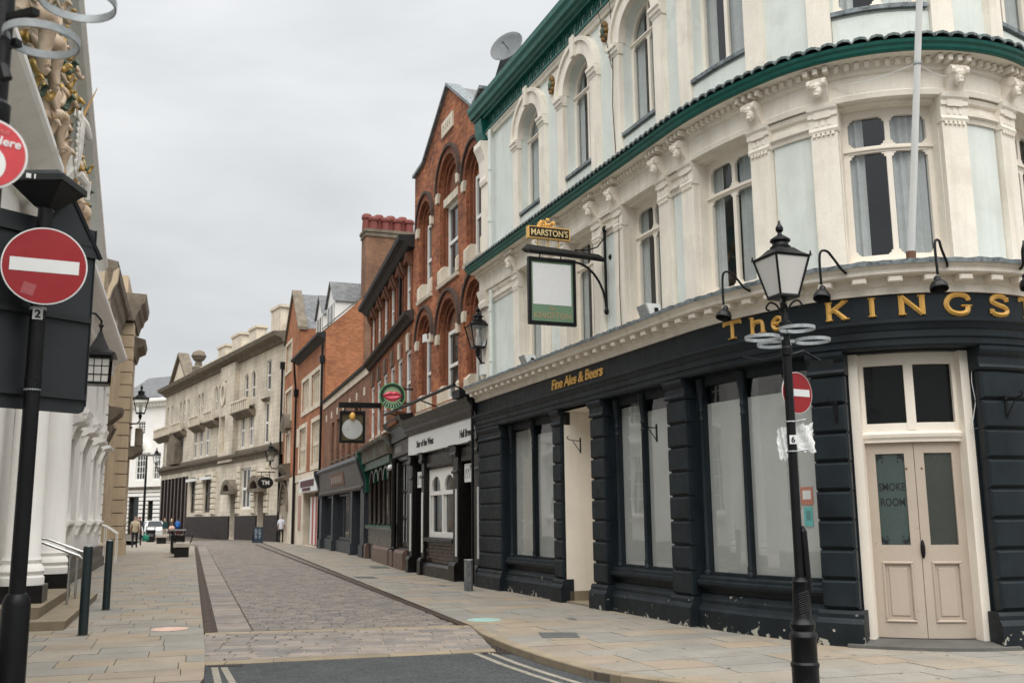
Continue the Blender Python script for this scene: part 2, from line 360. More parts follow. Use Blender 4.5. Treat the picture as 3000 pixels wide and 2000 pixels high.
def text_at(txt, M_, size, bold=0.0, ext=.004, spacing=1.0, align='CENTER', sx=1.0):
    """lettering in the local frame M_ (x right, y up, z towards the reader)"""
    t = text_mesh(txt, size, bold, ext, spacing, align); t.v = [tuple(M_ @ Vector((x*sx, y, d))) for x, y, d in t.v]; return t
# ------------------------------------------------------------ walls and windows
def wall(F, u0, u1, z0, z1, holes, o=0.0, depth=.22, mb=None, arches=()):
    """front sheet with real openings: holes (ua,ub,za,zb); reveals run back by depth; arches: (ua,ub,zspring,zapex)"""
    mb = mb or MB()
    U = sorted(set([u0, u1]+[h[0] for h in holes]+[h[1] for h in holes])); Z = sorted(set([z0, z1]+[h[2] for h in holes]+[h[3] for h in holes]))
    U = [u for u in U if u0-1e-6 <= u <= u1+1e-6]; Z = [z for z in Z if z0-1e-6 <= z <= z1+1e-6]
    for ua, ub in zip(U[:-1], U[1:]):
        for za, zb in zip(Z[:-1], Z[1:]):
            cu, cz = (ua+ub)/2, (za+zb)/2
            if any(h[0] < cu < h[1] and h[2] < cz < h[3] for h in holes): continue
            s = F.us(ua, ub)
            for a, b in zip(s[:-1], s[1:]): mb.quad(F.P(a, za, o), F.P(b, za, o), F.P(b, zb, o), F.P(a, zb, o))
    for ua, ub, za, zb in holes:
        arched = [a for a in arches if abs(a[0]-ua) < 1e-6 and abs(a[3]-zb) < 1e-6]
        zt = arched[0][2] if arched else zb
        mb.quad(F.P(ua, za, o), F.P(ua, zt, o), F.P(ua, zt, o-depth), F.P(ua, za, o-depth)); mb.quad(F.P(ub, za, o), F.P(ub, zt, o), F.P(ub, zt, o-depth), F.P(ub, za, o-depth))
        s = F.us(ua, ub)
        for a, b in zip(s[:-1], s[1:]):
            mb.quad(F.P(a, za, o), F.P(b, za, o), F.P(b, za, o-depth), F.P(a, za, o-depth))
            if not arched: mb.quad(F.P(a, zb, o), F.P(b, zb, o), F.P(b, zb, o-depth), F.P(a, zb, o-depth))
        for a in arched: mb.fspan(F, arcpts(*a), zb, o-depth, o)
    return mb
def arcpts(ua, ub, zs, za, n=12):
    c = (ua+ub)/2; r = (ub-ua)/2; return [(c-r*math.cos(math.pi*i/n), zs+(za-zs)*math.sin(math.pi*i/n)) for i in range(n+1)]
def window(F, u0, u1, z0, z1, o, parent, fm, pm, nu=1, nz=2, w=.06, d=.06, bar=.03, arch=None, sill=None, sm=None, name='window'):
    """a framed window: the frame is the part, its pane and sill are sub-parts"""
    f = MB(); zt = arch if arch is not None else z1
    f.fbox(F, u0, u0+w, z0, zt, o-d, o); f.fbox(F, u1-w, u1, z0, zt, o-d, o); f.fbox(F, u0+w, u1-w, z0, z0+w*1.3, o-d, o-.002)
    if arch is None: f.fbox(F, u0+w, u1-w, z1-w, z1, o-d, o-.002)
    else:
        A_, B_ = arcpts(u0, u1, arch, z1), arcpts(u0+w, u1-w, arch, z1-w)
        f.rings([[F.P(*a, o-d), F.P(*a, o), F.P(*b, o), F.P(*b, o-d)] for a, b in zip(A_, B_)])
    def ztop(u):
        if arch is None: return z1-w
        c = (u0+u1)/2; r = (u1-u0)/2-w; q = max(0, 1-((u-c)/r)**2); return arch+(z1-w-arch)*math.sqrt(q)
    for i in range(1, nu):
        u = u0+w+(u1-u0-2*w)*i/nu; f.fbox(F, u-bar/2, u+bar/2, z0+w, ztop(u), o-d*.8, o-.006)
    for j in range(1, nz):
        z = z0+w+(zt-w*(arch is None)-z0-w)*j/nz; bb = bar*1.5 if nz == 2 else bar
        f.fbox(F, u0+w, u1-w, z-bb/2, z+bb/2, o-d*.85, o-.004)
    wo = part(name, f, fm, parent)
    g = MB(); og = o-d*.5
    if arch is None: 
        s = F.us(u0+w/2, u1-w/2)
        for a, b in zip(s[:-1], s[1:]): g.quad(F.P(a, z0, og), F.P(b, z0, og), F.P(b, z1-w/2, og), F.P(a, z1-w/2, og))
    else: g.add([F.P(u0+w/2, z0, og), F.P(u1-w/2, z0, og)]+[F.P(a, b, og) for a, b in reversed(arcpts(u0+w/2, u1-w/2, arch, z1-w/2))], [tuple(range(15))])
    part('pane', g, pm, wo, smooth='keep')
    if sill is not None:
        s = MB(); s.fprof(F, u0-.08, u1+.08, [(o-.02, z0-.10), (sill, z0-.11), (sill, z0-.02), (o-.02, z0+.005)]); part('sill', s, sm or fm, wo)
    return wo
def roombox(F, u0, u1, z0, z1, o, depth=1.6):
    r = MB(); a, b = o, o-depth
    for q in ([(u0, z0, a), (u0, z0, b), (u0, z1, b), (u0, z1, a)], [(u1, z0, a), (u1, z0, b), (u1, z1, b), (u1, z1, a)], [(u0, z0, b), (u1, z0, b), (u1, z1, b), (u0, z1, b)],
              [(u0, z0, a), (u1, z0, a), (u1, z0, b), (u0, z0, b)], [(u0, z1, a), (u1, z1, a), (u1, z1, b), (u0, z1, b)]): r.quad(*[F.P(*t) for t in q])
    return r
def curtain(F, u0, u1, z0, z1, o, amp=.02, n=None):
    c = MB(); n = n or max(6, int((u1-u0)/.022)); R = []
    ph = random.random()*6
    for i in range(n+1):
        u = u0+(u1-u0)*i/n; d = o+amp*math.sin(i*1.25+ph)+amp*.5*math.sin(i*.53+ph*2); R.append((F.P(u, z0, d), F.P(u, z1, d)))
    for a, b in zip(R[:-1], R[1:]): c.quad(a[0], b[0], b[1], a[1])
    return c
# ------------------------------------------------------------ the plan of the street
def pubpath():
    p = np.array([-.68, 23.8]); h = -1.2; P = [p.copy()]
    def adv(Ln, k, n):
        nonlocal p, h
        for i in range(n):
            ds = Ln/n; hm = h+k*ds/2; p = p+ds*np.array([math.cos(hm), math.sin(hm)]); h += k*ds; P.append(p.copy())
    adv(9.64, 0, 1); adv(2.1, .32/2.1, 10); adv(2.0*1.5, 1/2.0, 24); adv(9, 0, 1)
    return P
PUB = Fac(pubpath())
def hit(a, tan, px):
    d = ray(px*K, 1187*K); t = np.array([-tan, 1.]); t /= np.linalg.norm(t)
    r, u = np.linalg.solve(np.array([[d[0], -t[0]], [d[1], -t[1]]]), np.array(a)-CAM[:2]); return np.array(a)+u*t
PA = np.array([-.68, 23.8]); P1 = hit(PA, .370, 948); P2 = hit(P1, .27, 845); P3 = hit(P2, .325, 739); P4 = hit(P3, .375, 677); P5 = hit(P4, .375, 645); P6 = hit(P5, .611, 368)
STAR = Fac([P1, PA]); LIPS = Fac([P2, P1]); WED = Fac([P3, P2]); BRF = Fac([P4, P3]); GAB = Fac([P5, P4]); BANK = Fac([P6, P5])
TL = np.array([-.331, 1.]); TL /= np.linalg.norm(TL); LW0 = np.array([-15.5, 37.7])
LEFT = Fac([LW0-TL*42, LW0-TL*30, LW0, LW0+TL*80])      # u = 12 where the measured u was 0
def LU(u): return u+12.0
# ============================================================ GROUND
FLAG = mat('sandstone_flag', (.275, .256, .224), .82, .2, 2.2, bump=.25, bscale=45, fine=.1, mottle=((.22, .205, .18), 1.1),
           island=[(0, (.86, .90, .94)), (.35, (.98, .98, .97)), (.6, (1.04, 1.0, .94)), (.8, (1.14, 1.0, .84)), (.9, (1.06, .94, .84)), (1, (.92, .96, 1.0))])
SETT = mat('granite_sett', (.182, .163, .147), .58, .25, 4, bump=.35, bscale=60, fine=.15, island=[(0, (.70, .72, .78)), (.5, (1, .98, .96)), (1, (1.32, 1.25, 1.18))])
SETT2 = mat('smooth_sett', (.225, .205, .186), .7, .22, 3, bump=.25, bscale=60, fine=.12, island=[(0, (.78, .8, .84)), (.5, (1, .97, .95)), (1, (1.25, 1.17, 1.1))])
MORTAR = mat('pale_mortar', (.27, .235, .19), .9, .2, 6, bump=.3)
JOINT = mat('dark_joint', (.10, .085, .065), .9, .3, 5)
ASPH = mat('asphalt', (.056, .062, .066), .85, .25, 1.4, bump=.7, bscale=160, fine=.45, mottle=((.085, .09, .09), 70))
KERB = mat('kerb_stone', (.26, .215, .15), .8, .2, 3, bump=.3, bscale=40, island=.14)
DRAIN = mat('rusty_channel', (.055, .036, .027), .7, .3, 8, spec=.3)
YEL = mat('faded_cream_paint', (.27, .25, .205), .8, .18, 7, peel=((.13, .125, .12),   .54, .68, 9))
GRD = mat('plain_ground', (.2, .18, .15), .9, .2, 1)
g_ = MB(); g_.box(-700, 700, -500, 900, -.6, -.3); structure('ground', g_, GRD)
def clip(poly, rect):
    out = poly
    for i in range(len(rect)):
        a, b = rect[i], rect[(i+1) % len(rect)]; ex, ey = b[0]-a[0], b[1]-a[1]; inp = out; out = []
        if not inp: return []
        d = [ex*(p[1]-a[1])-ey*(p[0]-a[0]) for p in inp]
        for j in range(len(inp)):
            p, q, dp, dq = inp[j-1], inp[j], d[j-1], d[j]
            if (dp >= 0) != (dq >= 0): t = dp/(dp-dq); out.append((p[0]+(q[0]-p[0])*t, p[1]+(q[1]-p[1])*t))
            if dq >= 0: out.append(q)
    return out
def area(p): return abs(sum(p[i-1][0]*p[i][1]-p[i][0]*p[i-1][1] for i in range(len(p))))/2
def slabs(poly, ang, row, ln, joint, seed, stag=True):
    """rows across direction ang; rectangles clipped by the polygon"""
    rnd = random.Random(seed); t = (math.cos(ang), math.sin(ang)); n = (-t[1], t[0])
    S = [p[0]*t[0]+p[1]*t[1] for p in poly]; W = [p[0]*n[0]+p[1]*n[1] for p in poly]; res = []; s = min(S)-rnd.random()*.3
    while s < max(S):
        r = rnd.uniform(*row); wv = min(W)-rnd.random()*ln[1]
        # limits of the polygon in this row
        strip = clip(poly, [(s*t[0]+a*n[0], s*t[1]+a*n[1]) for a in (-400, )]+[((s+r)*t[0]-400*n[0], (s+r)*t[1]-400*n[1]), ((s+r)*t[0]+400*n[0], (s+r)*t[1]+400*n[1]), (s*t[0]+400*n[0], s*t[1]+400*n[1])])
        if strip:
            w0 = min(p[0]*n[0]+p[1]*n[1] for p in strip); w1 = max(p[0]*n[0]+p[1]*n[1] for p in strip); wv = w0-(rnd.random()*ln[0] if stag else .002)
            while wv < w1:
                l = rnd.uniform(*ln); j = joint/2
                rc = [(a*t[0]+b*n[0], a*t[1]+b*n[1]) for a, b in ((s+j, wv+j), (s+r-j, wv+j), (s+r-j, wv+l-j), (s+j, wv+l-j))]
                c = clip(poly, rc)
                if len(c) > 2 and area(c) > .006: res.append(c)
                wv += l
        s += r
    return res
def slab_mesh(mb, poly, z, h, c=0.0, zf=None):
    n = len(poly); cx = sum(p[0] for p in poly)/n; cy = sum(p[1] for p in poly)/n
    zz = (lambda p: z+(zf(p) if zf else 0))
    if c:
        k = lambda p: (p[0]+(cx-p[0])*c, p[1]+(cy-p[1])*c)
        R = [[(p[0], p[1], zz(p)-h) for p in poly], [(p[0], p[1], zz(p)-.008) for p in poly], [(*k(p), zz(p)) for p in poly]]
    else: R = [[(p[0], p[1], zz(p)-h) for p in poly], [(p[0], p[1], zz(p)) for p in poly]]
    m = len(R); vs = [q for r in R for q in r]; fs = [((i*n+j), i*n+(j+1) % n, (i+1)*n+(j+1) % n, (i+1)*n+j) for i in range(m-1) for j in range(n)]+[tuple((m-1)*n+j for j in range(n))]
    mb.add(vs, fs)
def paving(parent, polys, m, z, h, name, stuffname, limit, c=0.0, jit=.0025, zf=None, seed=1):
    rnd = random.Random(seed); polys = sorted(polys, key=lambda p: min(math.hypot(q[0], q[1]) for q in p) if max(q[1] for q in p) > 9.3 else 1e6)
    for p in polys[:limit]:
        mb = MB(); slab_mesh(mb, p, z+rnd.uniform(-jit, jit), h, c, zf); part(name, mb, m, parent)
    if len(polys) > limit:
        mb = MB()
        for p in polys[limit:]: slab_mesh(mb, p, z+rnd.uniform(-jit, jit), h, c, zf)
        part(stuffname, mb, m, parent, kind='stuff')
def sheet(poly, z0, z1):
    mb = MB(); n = len(poly); mb.add([(p[0], p[1], z1) for p in poly]+[(p[0], p[1], z0) for p in poly], [tuple(range(n))]+[(i, i+n, (i+1) % n+n, (i+1) % n) for i in range(n)]); return mb
xy = lambda p: (float(p[0]), float(p[1]))
ts = np.array([-.3055, .9522]); RL0 = np.array([-4.42, 14.56]); RR0 = np.array([-.63, 15.22])
far = 62.0
RLf = RL0+ts*50; RRf = RR0+np.array([-.294, .9557])*56.5
kc = [xy(gpt(x, y)) for x, y in ((1406, 1851), (1488, 1886), (1575, 1916), (1662, 1942), (1749, 1966), (1835, 1979), (1987, 1996))]
kerbR = [xy(RRf), xy(RR0)]+kc+[(3.2, 8.75), (5.2, 8.0), (8.5, 7.6), (14, 7.6), (30, 7.6)]
leftEdge = [(-2.2, 2.0), (-2.75, 8.0), (-3.2, 10.6), (-3.64, 12.08), xy(RL0-ts*.0)]
# far pavement area in front of the bank
facR = [xy(PUB.P(u, 0, .1)[:2]) for u in (20, 16, 14.6, 13.9, 13.2, 12.4, 11.6, 10.6, 9.6, 5, 0)]+[xy(p) for p in (P1, P2, P3, P4, P5, P6)]
pavR = [p for p in kerbR]+[(30, 13.5)]+facR+[(-60, 132), (-62, 128)]
pavR = kerbR[::-1]                                   # from the far right along the kerb up the street
pavR = pavR+[(-24.5, 84), (-58, 132)]+[xy(P6+np.array([-3, 9]))]+[xy(p) for p in (P6, P5, P4, P3, P2, P1)]+[xy(PUB.P(u, 0, 0)[:2]) for u in (0, 5, 9.6, 10.6, 11.6, 12.4, 13.2, 13.9, 14.6, 20)]+[(30, 13.5)]
wl = lambda u, o=0: xy(LEFT.P(LU(u), 0, o)[:2])
pavL = leftEdge+[xy(RLf), (-27.5, 76), (-62, 122), (-75, 118)]+[wl(75), wl(30), wl(0), wl(-9), (-3.3, 0)]
base = MB()
sr = tag(part('pavement', sheet(pavR, -.28, -.012), JOINT), kind='structure')
sl = tag(part('pavement', sheet(pavL, -.28, -.012), JOINT), kind='structure')
angs = math.atan2(ts[1], ts[0])
# kerb line stones along the near right curve are separate; keep flags 0.13 m back there
fr = slabs(pavR, angs, (.42, .62), (.5, 1.05), .011, 3); fl = slabs(pavL, angs, (.40, .60), (.5, 1.0), .011, 5)
fr = [p for p in fr if max(q[1] for q in p) < 95 and min(q[1] for q in p) > 6 and min(q[0] for q in p) < 16]; fl = [p for p in fl if max(q[1] for q in p) < 95 and min(q[1] for q in p) > 3.0]
paving(sr, fr, FLAG, .0, .012, 'flag', 'flags', 290, seed=4); paving(sl, fl, FLAG, .0, .012, 'flag', 'flags', 290, seed=6)
# kerb stones of the near curve
kk = kerbR[1:-3]
def along(pts, step):
    out = []; i = 0; rem = 0; P_ = [np.array(p) for p in pts]; d = 0; tot = 0; acc = [P_[0]]
    L_ = [0]
    for a, b in zip(P_[:-1], P_[1:]): L_.append(L_[-1]+np.linalg.norm(b-a))
    s = 0
    while s < L_[-1]:
        j = max(0, np.searchsorted(L_, s)-1); j = min(j, len(P_)-2); t = (s-L_[j])/(L_[j+1]-L_[j]); out.append(P_[j]+(P_[j+1]-P_[j])*t); s += step
    return out
ks = along(kk, .46)
for a, b in zip(ks[:-1], ks[1:]):
    t = (b-a)/np.linalg.norm(b-a); n = np.array([t[1], -t[0]])
    if n @ (np.array([3., 14.])-a) < 0: n = -n
    a2, b2 = a+t*.004, b-t*.004
    mb = MB(); q = [a2-n*.012, b2-n*.012, b2+n*.13, a2+n*.13]
    mb.rings([[(*xy(p), -.13) for p in q], [(*xy(p), -.006) for p in q], [(*xy(p+(n*.012 if i < 2 else 0)), .006) for i, p in enumerate(q)]]); part('kerb_stone', mb, KERB, sr)
# ---- sett road
road = [xy(RL0), xy(RR0), xy(RRf), (-24.5, 84), (-58, 132), (-62, 122), (-27.5, 76), xy(RLf)]
ro = tag(part('sett_road', sheet(road, -.28, -.034), JOINT), kind='structure')
nr = np.array([ts[1], -ts[0]])
inner = [xy(RL0+nr*.70+ts*.32), xy(RR0-nr*.14+ts*.34), xy(RRf-nr*.14), (-24.7, 84), (-58, 132), (-62, 122), (-27, 76), xy(RLf+nr*.70)]
st = [p for p in slabs(inner, angs, (.115, .155), (.19, .29), .012, 11) if max(q[1] for q in p) < 78]
paving(ro, st, SETT, -.016, .018, 'sett', 'setts', 290, c=.10, jit=.004, seed=8)
border = [xy(RL0+nr*.20+ts*.30), xy(RL0+nr*.68+ts*.32), xy(RLf+nr*.68), xy(RLf+nr*.2)]
paving(ro, slabs(border, angs, (.42, .5), (1, 1.01), .008, 12, False), SETT2, -.016, .018, 'border_stone', 'border_stones', 120, seed=9)
cross = [xy(RL0+nr*.02), xy(RR0), xy(RR0+ts*.30), xy(RL0+ts*.28+nr*.02)]
ca = math.atan2(RR0[1]-RL0[1], RR0[0]-RL0[0])
paving(ro, slabs(cross, ca, (.55, .8), (1, 1.01), .008, 13, False), KERB, -.012, .02, 'strip_stone', 'strip_stones', 60, seed=3)
# slot channels
def channel(name, a, b, w_, label=None):
    a, b = np.array(a), np.array(b); t = (b-a)/np.linalg.norm(b-a); n = np.array([t[1], -t[0]])*w_/2
    q = [a-n, a+n, b+n, b-n]; c = part(name, sheet([xy(p) for p in q], -.05, -.020), BLK, ro)
    for k in (-.86, -.5, -.16, .16, .5, .86):
        m = MB(); o = n*k; e = n*.16; m.rings([[(*xy(p), -.03) for p in (a+o-e, a+o+e, b+o+e, b+o-e)], [(*xy(p), -.006) for p in (a+o-e, a+o+e, b+o+e, b+o-e)]]); part('channel_bar', m, DRAIN, c)
channel('slot_channel', RL0+nr*.09+ts*.25, RL0+nr*.09+ts*47, .19); channel('slot_channel', RR0-nr*.06+ts*.3, RR0-nr*.06+ts*52, .12)
# ---- ramp of larger setts, asphalt, strips
F0 = np.array([-3.64, 12.08]); F1 = np.array([-.24, 13.02])
rv = np.array([-(F1-F0)[1], (F1-F0)[0]]); 
def zr(p):     # ramp height: -.012 at the upper strip, -.085 at the lower
    d0 = ((p[0]-F0[0])*(-(F1[1]-F0[1]))+(p[1]-F0[1])*(F1[0]-F0[0]))/np.linalg.norm(F1-F0); return -.085+.073*min(max((d0-.1)/2.05, 0), 1.05)
def zmesh(poly, off):
    mb = MB(); mb.add([(p[0], p[1], zr(p)+off) for p in poly], [tuple(range(len(poly)))]); return mb
rampq = [xy(F0), xy(F1), xy(RR0), xy(RL0)]
rp = tag(part('sett_ramp', zmesh(rampq, -.014), MORTAR), kind='structure')
e = (RL0-F0)/np.linalg.norm(RL0-F0)
band = [xy(F0+e*.30), xy(F1+(RR0-F1)*.12), xy(RR0), xy(RL0)]
band2 = [xy(F0+e*.32), xy(F1+(RR0-F1)*.13), xy(RR0-e*.02), xy(RL0-e*.02)]
paving(rp, slabs(band2, ca+math.pi/2, (.21, .27), (.26, .46), .024, 21), SETT2, 0, .012, 'sett', 'setts', 250, c=.04, jit=.002, zf=zr, seed=5)
low = [xy(F0), xy(F1), xy(F1+(RR0-F1)*.115), xy(F0+e*.29)]
paving(rp, slabs(low, ca, (.5, .8), (1, 1.01), .008, 22, False), KERB, .002, .014, 'strip_stone', 'strip_stones', 40, zf=zr, seed=5)
asp = [xy(F0), xy(F1)]+[(p[0], p[1]) for p in kerbR[2:]]+[(30, -40), (-2.0, -40), (-2.2, 2), (-2.75, 8), (-3.2, 10.6)]
tag(part('road', sheet(asp, -.29, -.088), ASPH), kind='structure')
def line(name, pts, w_, z, m, kind=True):
    P_ = [np.array(p) for p in pts]; mb = MB(); Lr = []
    for i, p in enumerate(P_):
        t = P_[min(i+1, len(P_)-1)]-P_[max(i-1, 0)]; t = t/np.linalg.norm(t); n = np.array([t[1], -t[0]])*w_/2; Lr.append(((*xy(p-n), z), (*xy(p+n), z)))
    for a, b in zip(Lr[:-1], Lr[1:]): mb.quad(a[0], a[1], b[1], b[0])
    return tag(part(name, mb, m), kind='structure')
def offs(pts, d):
    P_ = [np.array(p) for p in pts]; o = []
    for i, p in enumerate(P_):
        t = P_[min(i+1, len(P_)-1)]-P_[max(i-1, 0)]; t = t/np.linalg.norm(t); o.append(p+np.array([t[1], -t[0]])*d)
    return o
kline = along(kerbR[3:-1], .25)
for d in (.26, .44): line('road_marking', offs(kline, d), .075, -.084, YEL)
for xa, xb in ((628, 640), (656, 684)): line('road_marking', [xy(gpt(xa, 1955, -.09)), xy(gpt(xb, 2005, -.09)), xy(gpt(xb, 2005, -.09)+1.6*(gpt(xb, 2005, -.09)-gpt(xa, 1955, -.09)))], .075, -.084, YEL)
# gullies and covers
def grate(x0, x1, y0, y1, n, z, ang=None):
    a, b, c, d = [gpt(x, y, z) for x, y in ((x0, y1), (x1, y1), (x1, y0), (x0, y0))]
    b_ = part('gully_grate', sheet([xy(p) for p in (a, b, c, d)], z-.03, z+.003), BLK, None); tag(b_, kind='structure')
    for i in range(n):
        k0, k1 = (i+.18)/n, (i+.62)/n; m = MB(); q = [a+(b-a)*k0, a+(b-a)*k1, d+(c-d)*k1, d+(c-d)*k0]; m.rings([[(*xy(p), z) for p in q], [(*xy(p), z+.006) for p in q]]); part('grate_bar', m, DRAIN, b_)
grate(606, 713, 1929, 1951, 9, -.088); grate(1412, 1523, 1893, 1915, 10, -.088)
COV = mat('cover_plate', (.10, .105, .105), .6, .2, 6, bump=.3, bscale=80)
for x0, x1, y0, y1 in ((1577, 1701, 1852, 1868), (1657, 1692, 1809, 1814), (1080, 1145, 1658, 1664), (1035, 1108, 1688, 1694), (1282, 1312, 1713, 1717)):
    q = [xy(gpt(x, y)) for x, y in ((x0+12, y1), (x1, y1), (x1-14, y0), (x0, y0))]; part('access_cover', sheet(q, -.01, .005), COV, sr)
def disc(name, x, y, r, m, label, cat):
    c = gpt(x, y); mb = MB(); n = 40; mb.add([(c[0]+r*math.cos(2*math.pi*i/n), c[1]+r*math.sin(2*math.pi*i/n), .0055) for i in range(n)]+[(c[0]+r*math.cos(2*math.pi*i/n), c[1]+r*math.sin(2*math.pi*i/n), .001) for i in range(n)], [tuple(range(n))]+[(i, i+n, (i+1) % n+n, (i+1) % n) for i in range(n)])
    return one(name, mb, m, label, cat, (c[0], c[1], 0))
disc('floor_sticker', 497, 1842, .27, mat('worn_pink_vinyl', (.62, .42, .34), .6, .15, 4, peel=((.36, .31, .24), .56, .66, 9)), 'worn round pink sticker on the flagstones beside the slot channel', 'floor sticker')
disc('floor_sticker', 1418, 1815, .27, mat('worn_teal_vinyl', (.30, .50, .47), .6, .15, 4, peel=((.36, .31, .24), .52, .62, 8)), 'worn round turquoise sticker on the flagstones near the end of the sett road', 'floor sticker')

# trodden gum and small stains on the flags
rg = random.Random(31); GUM = mat('trodden_gum', (.17, .16, .145), .8, .3, 9)
for par, xr in ((sr, 1), (sl, -1)):
    m = MB()
    for k in range(70):
        d_ = 9.5+rg.random()**1.6*22; e_ = rg.uniform(.4, 3.6)
        p_ = np.array(gpt(1400, 1850)[:2])*0
        if xr > 0: c_ = (RR0+ts*(d_-15.2)+nr*(.3+e_*.9)) if d_ > 15.5 else np.array([rg.uniform(.9, 5.0), rg.uniform(9.9, 12.6)])
        else: c_ = RL0+ts*(d_-14.5)-nr*(.2+e_)
        if xr > 0 and d_ <= 15.5 and np.hypot(c_[0]-5.2, c_[1]-14.6) < 2.6: continue
        r_ = rg.uniform(.010, .024); n_ = 7
        m.add([(c_[0]+r_*rg.uniform(.7, 1.2)*math.cos(2*math.pi*i/n_), c_[1]+r_*rg.uniform(.7, 1.2)*math.sin(2*math.pi*i/n_), .0042) for i in range(n_)], [tuple(range(n_))])
    part('gum_spots', m, GUM, par, kind='stuff')
# ============================================================ THE CORNER PUB
pub = thing('pub_building', 'cream and pale blue corner pub with navy ground floor and green cornices', 'building', (*PUB.P(13, 0, 0)[:2], 0))
U = lambda x, o=.2: PUB.pix(x, 1300, o)[0]
UE = 19.5
# ---- ground floor levels
ZS, ZT, ZA, ZF, ZC = .72, 3.60, 3.62, 3.98, 4.30        # sill, window head, architrave, fascia, cornice
blocks = [(U(1120), U(1152)), (U(1273), U(1293)), (U(1362), U(1393)), (U(1543), U(1587)), (U(1884), U(1968)), (U(2292), U(2292)+.75), (16.6, 17.2)]
blocks[0] = (.12, blocks[0][1])
wins = [(blocks[0][1]+.05, blocks[1][0]-.02), (blocks[2][1]+.05, blocks[3][0]-.02), (blocks[3][1]+.05, blocks[4][0]-.02)]
DOOR = (blocks[4][1], blocks[5][0]); ALC = (blocks[1][1], blocks[2][0])
# wall behind everything
holes = [(a, b, ZS, ZT) for a, b in wins]+[(ALC[0], ALC[1], 0, ZT), (DOOR[0], DOOR[1], 0, ZT)]
part('ground_floor_wall', wall(PUB, 0, UE, 0, ZA, holes, 0.0, .30), NAVY, pub)
# plinth with stepped profile under the windows
for a, b in wins+[(blocks[5][1], 16.6)]:
    m = MB(); m.fprof(PUB, a-.02, b+.02, [(0, 0), (.15, 0), (.15, .25), (.12, .29), (.10, .33), (.085, .34), (.085, .39), (.06, .43), (.045, .47), (0, .47)]); part('plinth', m, NAVYP, pub)
    m = MB(); m.fprof(PUB, a-.02, b+.02, [(-.24, ZS-.13), (.10, ZS-.15), (.13, ZS-.11), (.13, ZS-.07), (.10, ZS-.05), (.10, ZS-.015), (.06, ZS+.01), (-.24, ZS+.03)]); part('window_sill', m, NAVY, pub)
# rusticated pilasters: each block a piece
nb = 8
for i, (a, b) in enumerate(blocks):
    p = MB(); p.fbox(PUB, a+.025, b-.025, 0, ZA, .0, .155); pil = part('pilaster', p, NAVY, pub)
    m = MB(); m.fprof(PUB, a-.05, b+.05, [(.0, 0), (.27, 0), (.27, .27), (.245, .31), (.225, .33), (.225, .38), (.20, .42), (.0, .42)]); part('pilaster_base', m, NAVYP if i > 1 else NAVY, pil)
    z = .43; h = (ZT-.28-z)/nb
    for k in range(nb):
        m = MB(); m.fblock(PUB, a, b, z+k*h+.012, z+(k+1)*h-.012, .10, .205, .028); part('block', m, NAVY, pil)
    m = MB(); m.fprof(PUB, a-.01, b+.01, [(.0, ZT-.27), (.20, ZT-.27), (.225, ZT-.24), (.20, ZT-.20), (.20, ZT-.11), (.24, ZT-.07), (.26, ZT-.03), (.26, ZA), (.0, ZA)]); part('pilaster_cap', m, NAVY, pil)
# windows with slim colonnettes, screened from inside
def colonnette(u, o, z0, z1, parent, name='colonnette'):
    c = PUB.P(u, 0, o); m = MB()
    m.lathe([(.055, z0), (.055, z0+.05), (.042, z0+.07), (.045, z0+.13), (.034, z0+.16), (.032, z1-.62), (.042, z1-.60), (.032, z1-.57), (.033, z1-.50), (.044, z1-.47), (.034, z1-.44), (.036, z1-.36), (.055, z1-.22), (.075, z1-.12), (.08, z1)], c, 12)
    return part(name, m, NAVY, parent, smooth=True)
for i, (a, b) in enumerate(wins):
    f = MB(); o = -.045; w_ = .07; mid = (a+b)/2-(.10 if i == 2 else .03)
    f.fbox(PUB, a, a+w_+.06, ZS, ZT, o-.05, o+.03); f.fbox(PUB, b-w_, b, ZS, ZT, o-.05, o+.03); f.fbox(PUB, a, b, ZT-.12, ZT, o-.05, o+.035); f.fbox(PUB, a, b, ZS+.0, ZS+.06, o-.05, o+.04); f.fbox(PUB, mid-.02, mid+.02, ZS, ZT, o-.05, o+.02)
    wn = part('shop_window', f, NAVY, pub)
    for u in (a+.10, mid): colonnette(u, .0, ZS+.02, ZT-.01, wn)
    for ua, ub in ((a+.1, mid-.015), (mid+.015, b-.06)):
        g = MB(); s = PUB.us(ua, ub)
        for q, r in zip(s[:-1], s[1:]): g.quad(PUB.P(q, ZS+.03, o-.02), PUB.P(r, ZS+.03, o-.02), PUB.P(r, ZT-.1, o-.02), PUB.P(q, ZT-.1, o-.02))
        part('pane', g, G_SHOP, wn, smooth='keep')
        c = MB(); cs = MB()
        zt = ZT-.38 if i == 2 else (ZT-.30 if ua > a+.2 else ZT-.16)
        if i == 0: cs = curtain(PUB, ua-.15, ub+.02, ZS, zt, o-.07, .014)
        else:
            for q, r in zip([ua-.12]+s[:-1], s): cs.quad(PUB.P(q, ZS, o-.045), PUB.P(r, ZS, o-.045), PUB.P(r, zt, o-.045), PUB.P(q, zt, o-.045))
        part('window_screen', cs, BLIND, wn)
        fb = MB(); fb.fbox(PUB, ua-.012, ua+.0, ZS+.06, ZT-.45, o-.004, o+.006) if i else None
        if i: part('bead', fb, SIGNW, wn)
    part('interior', roombox(PUB, a-.1, b+.1, ZS-.1, ZT+.05, o-.30, 1.2), ROOM, wn)
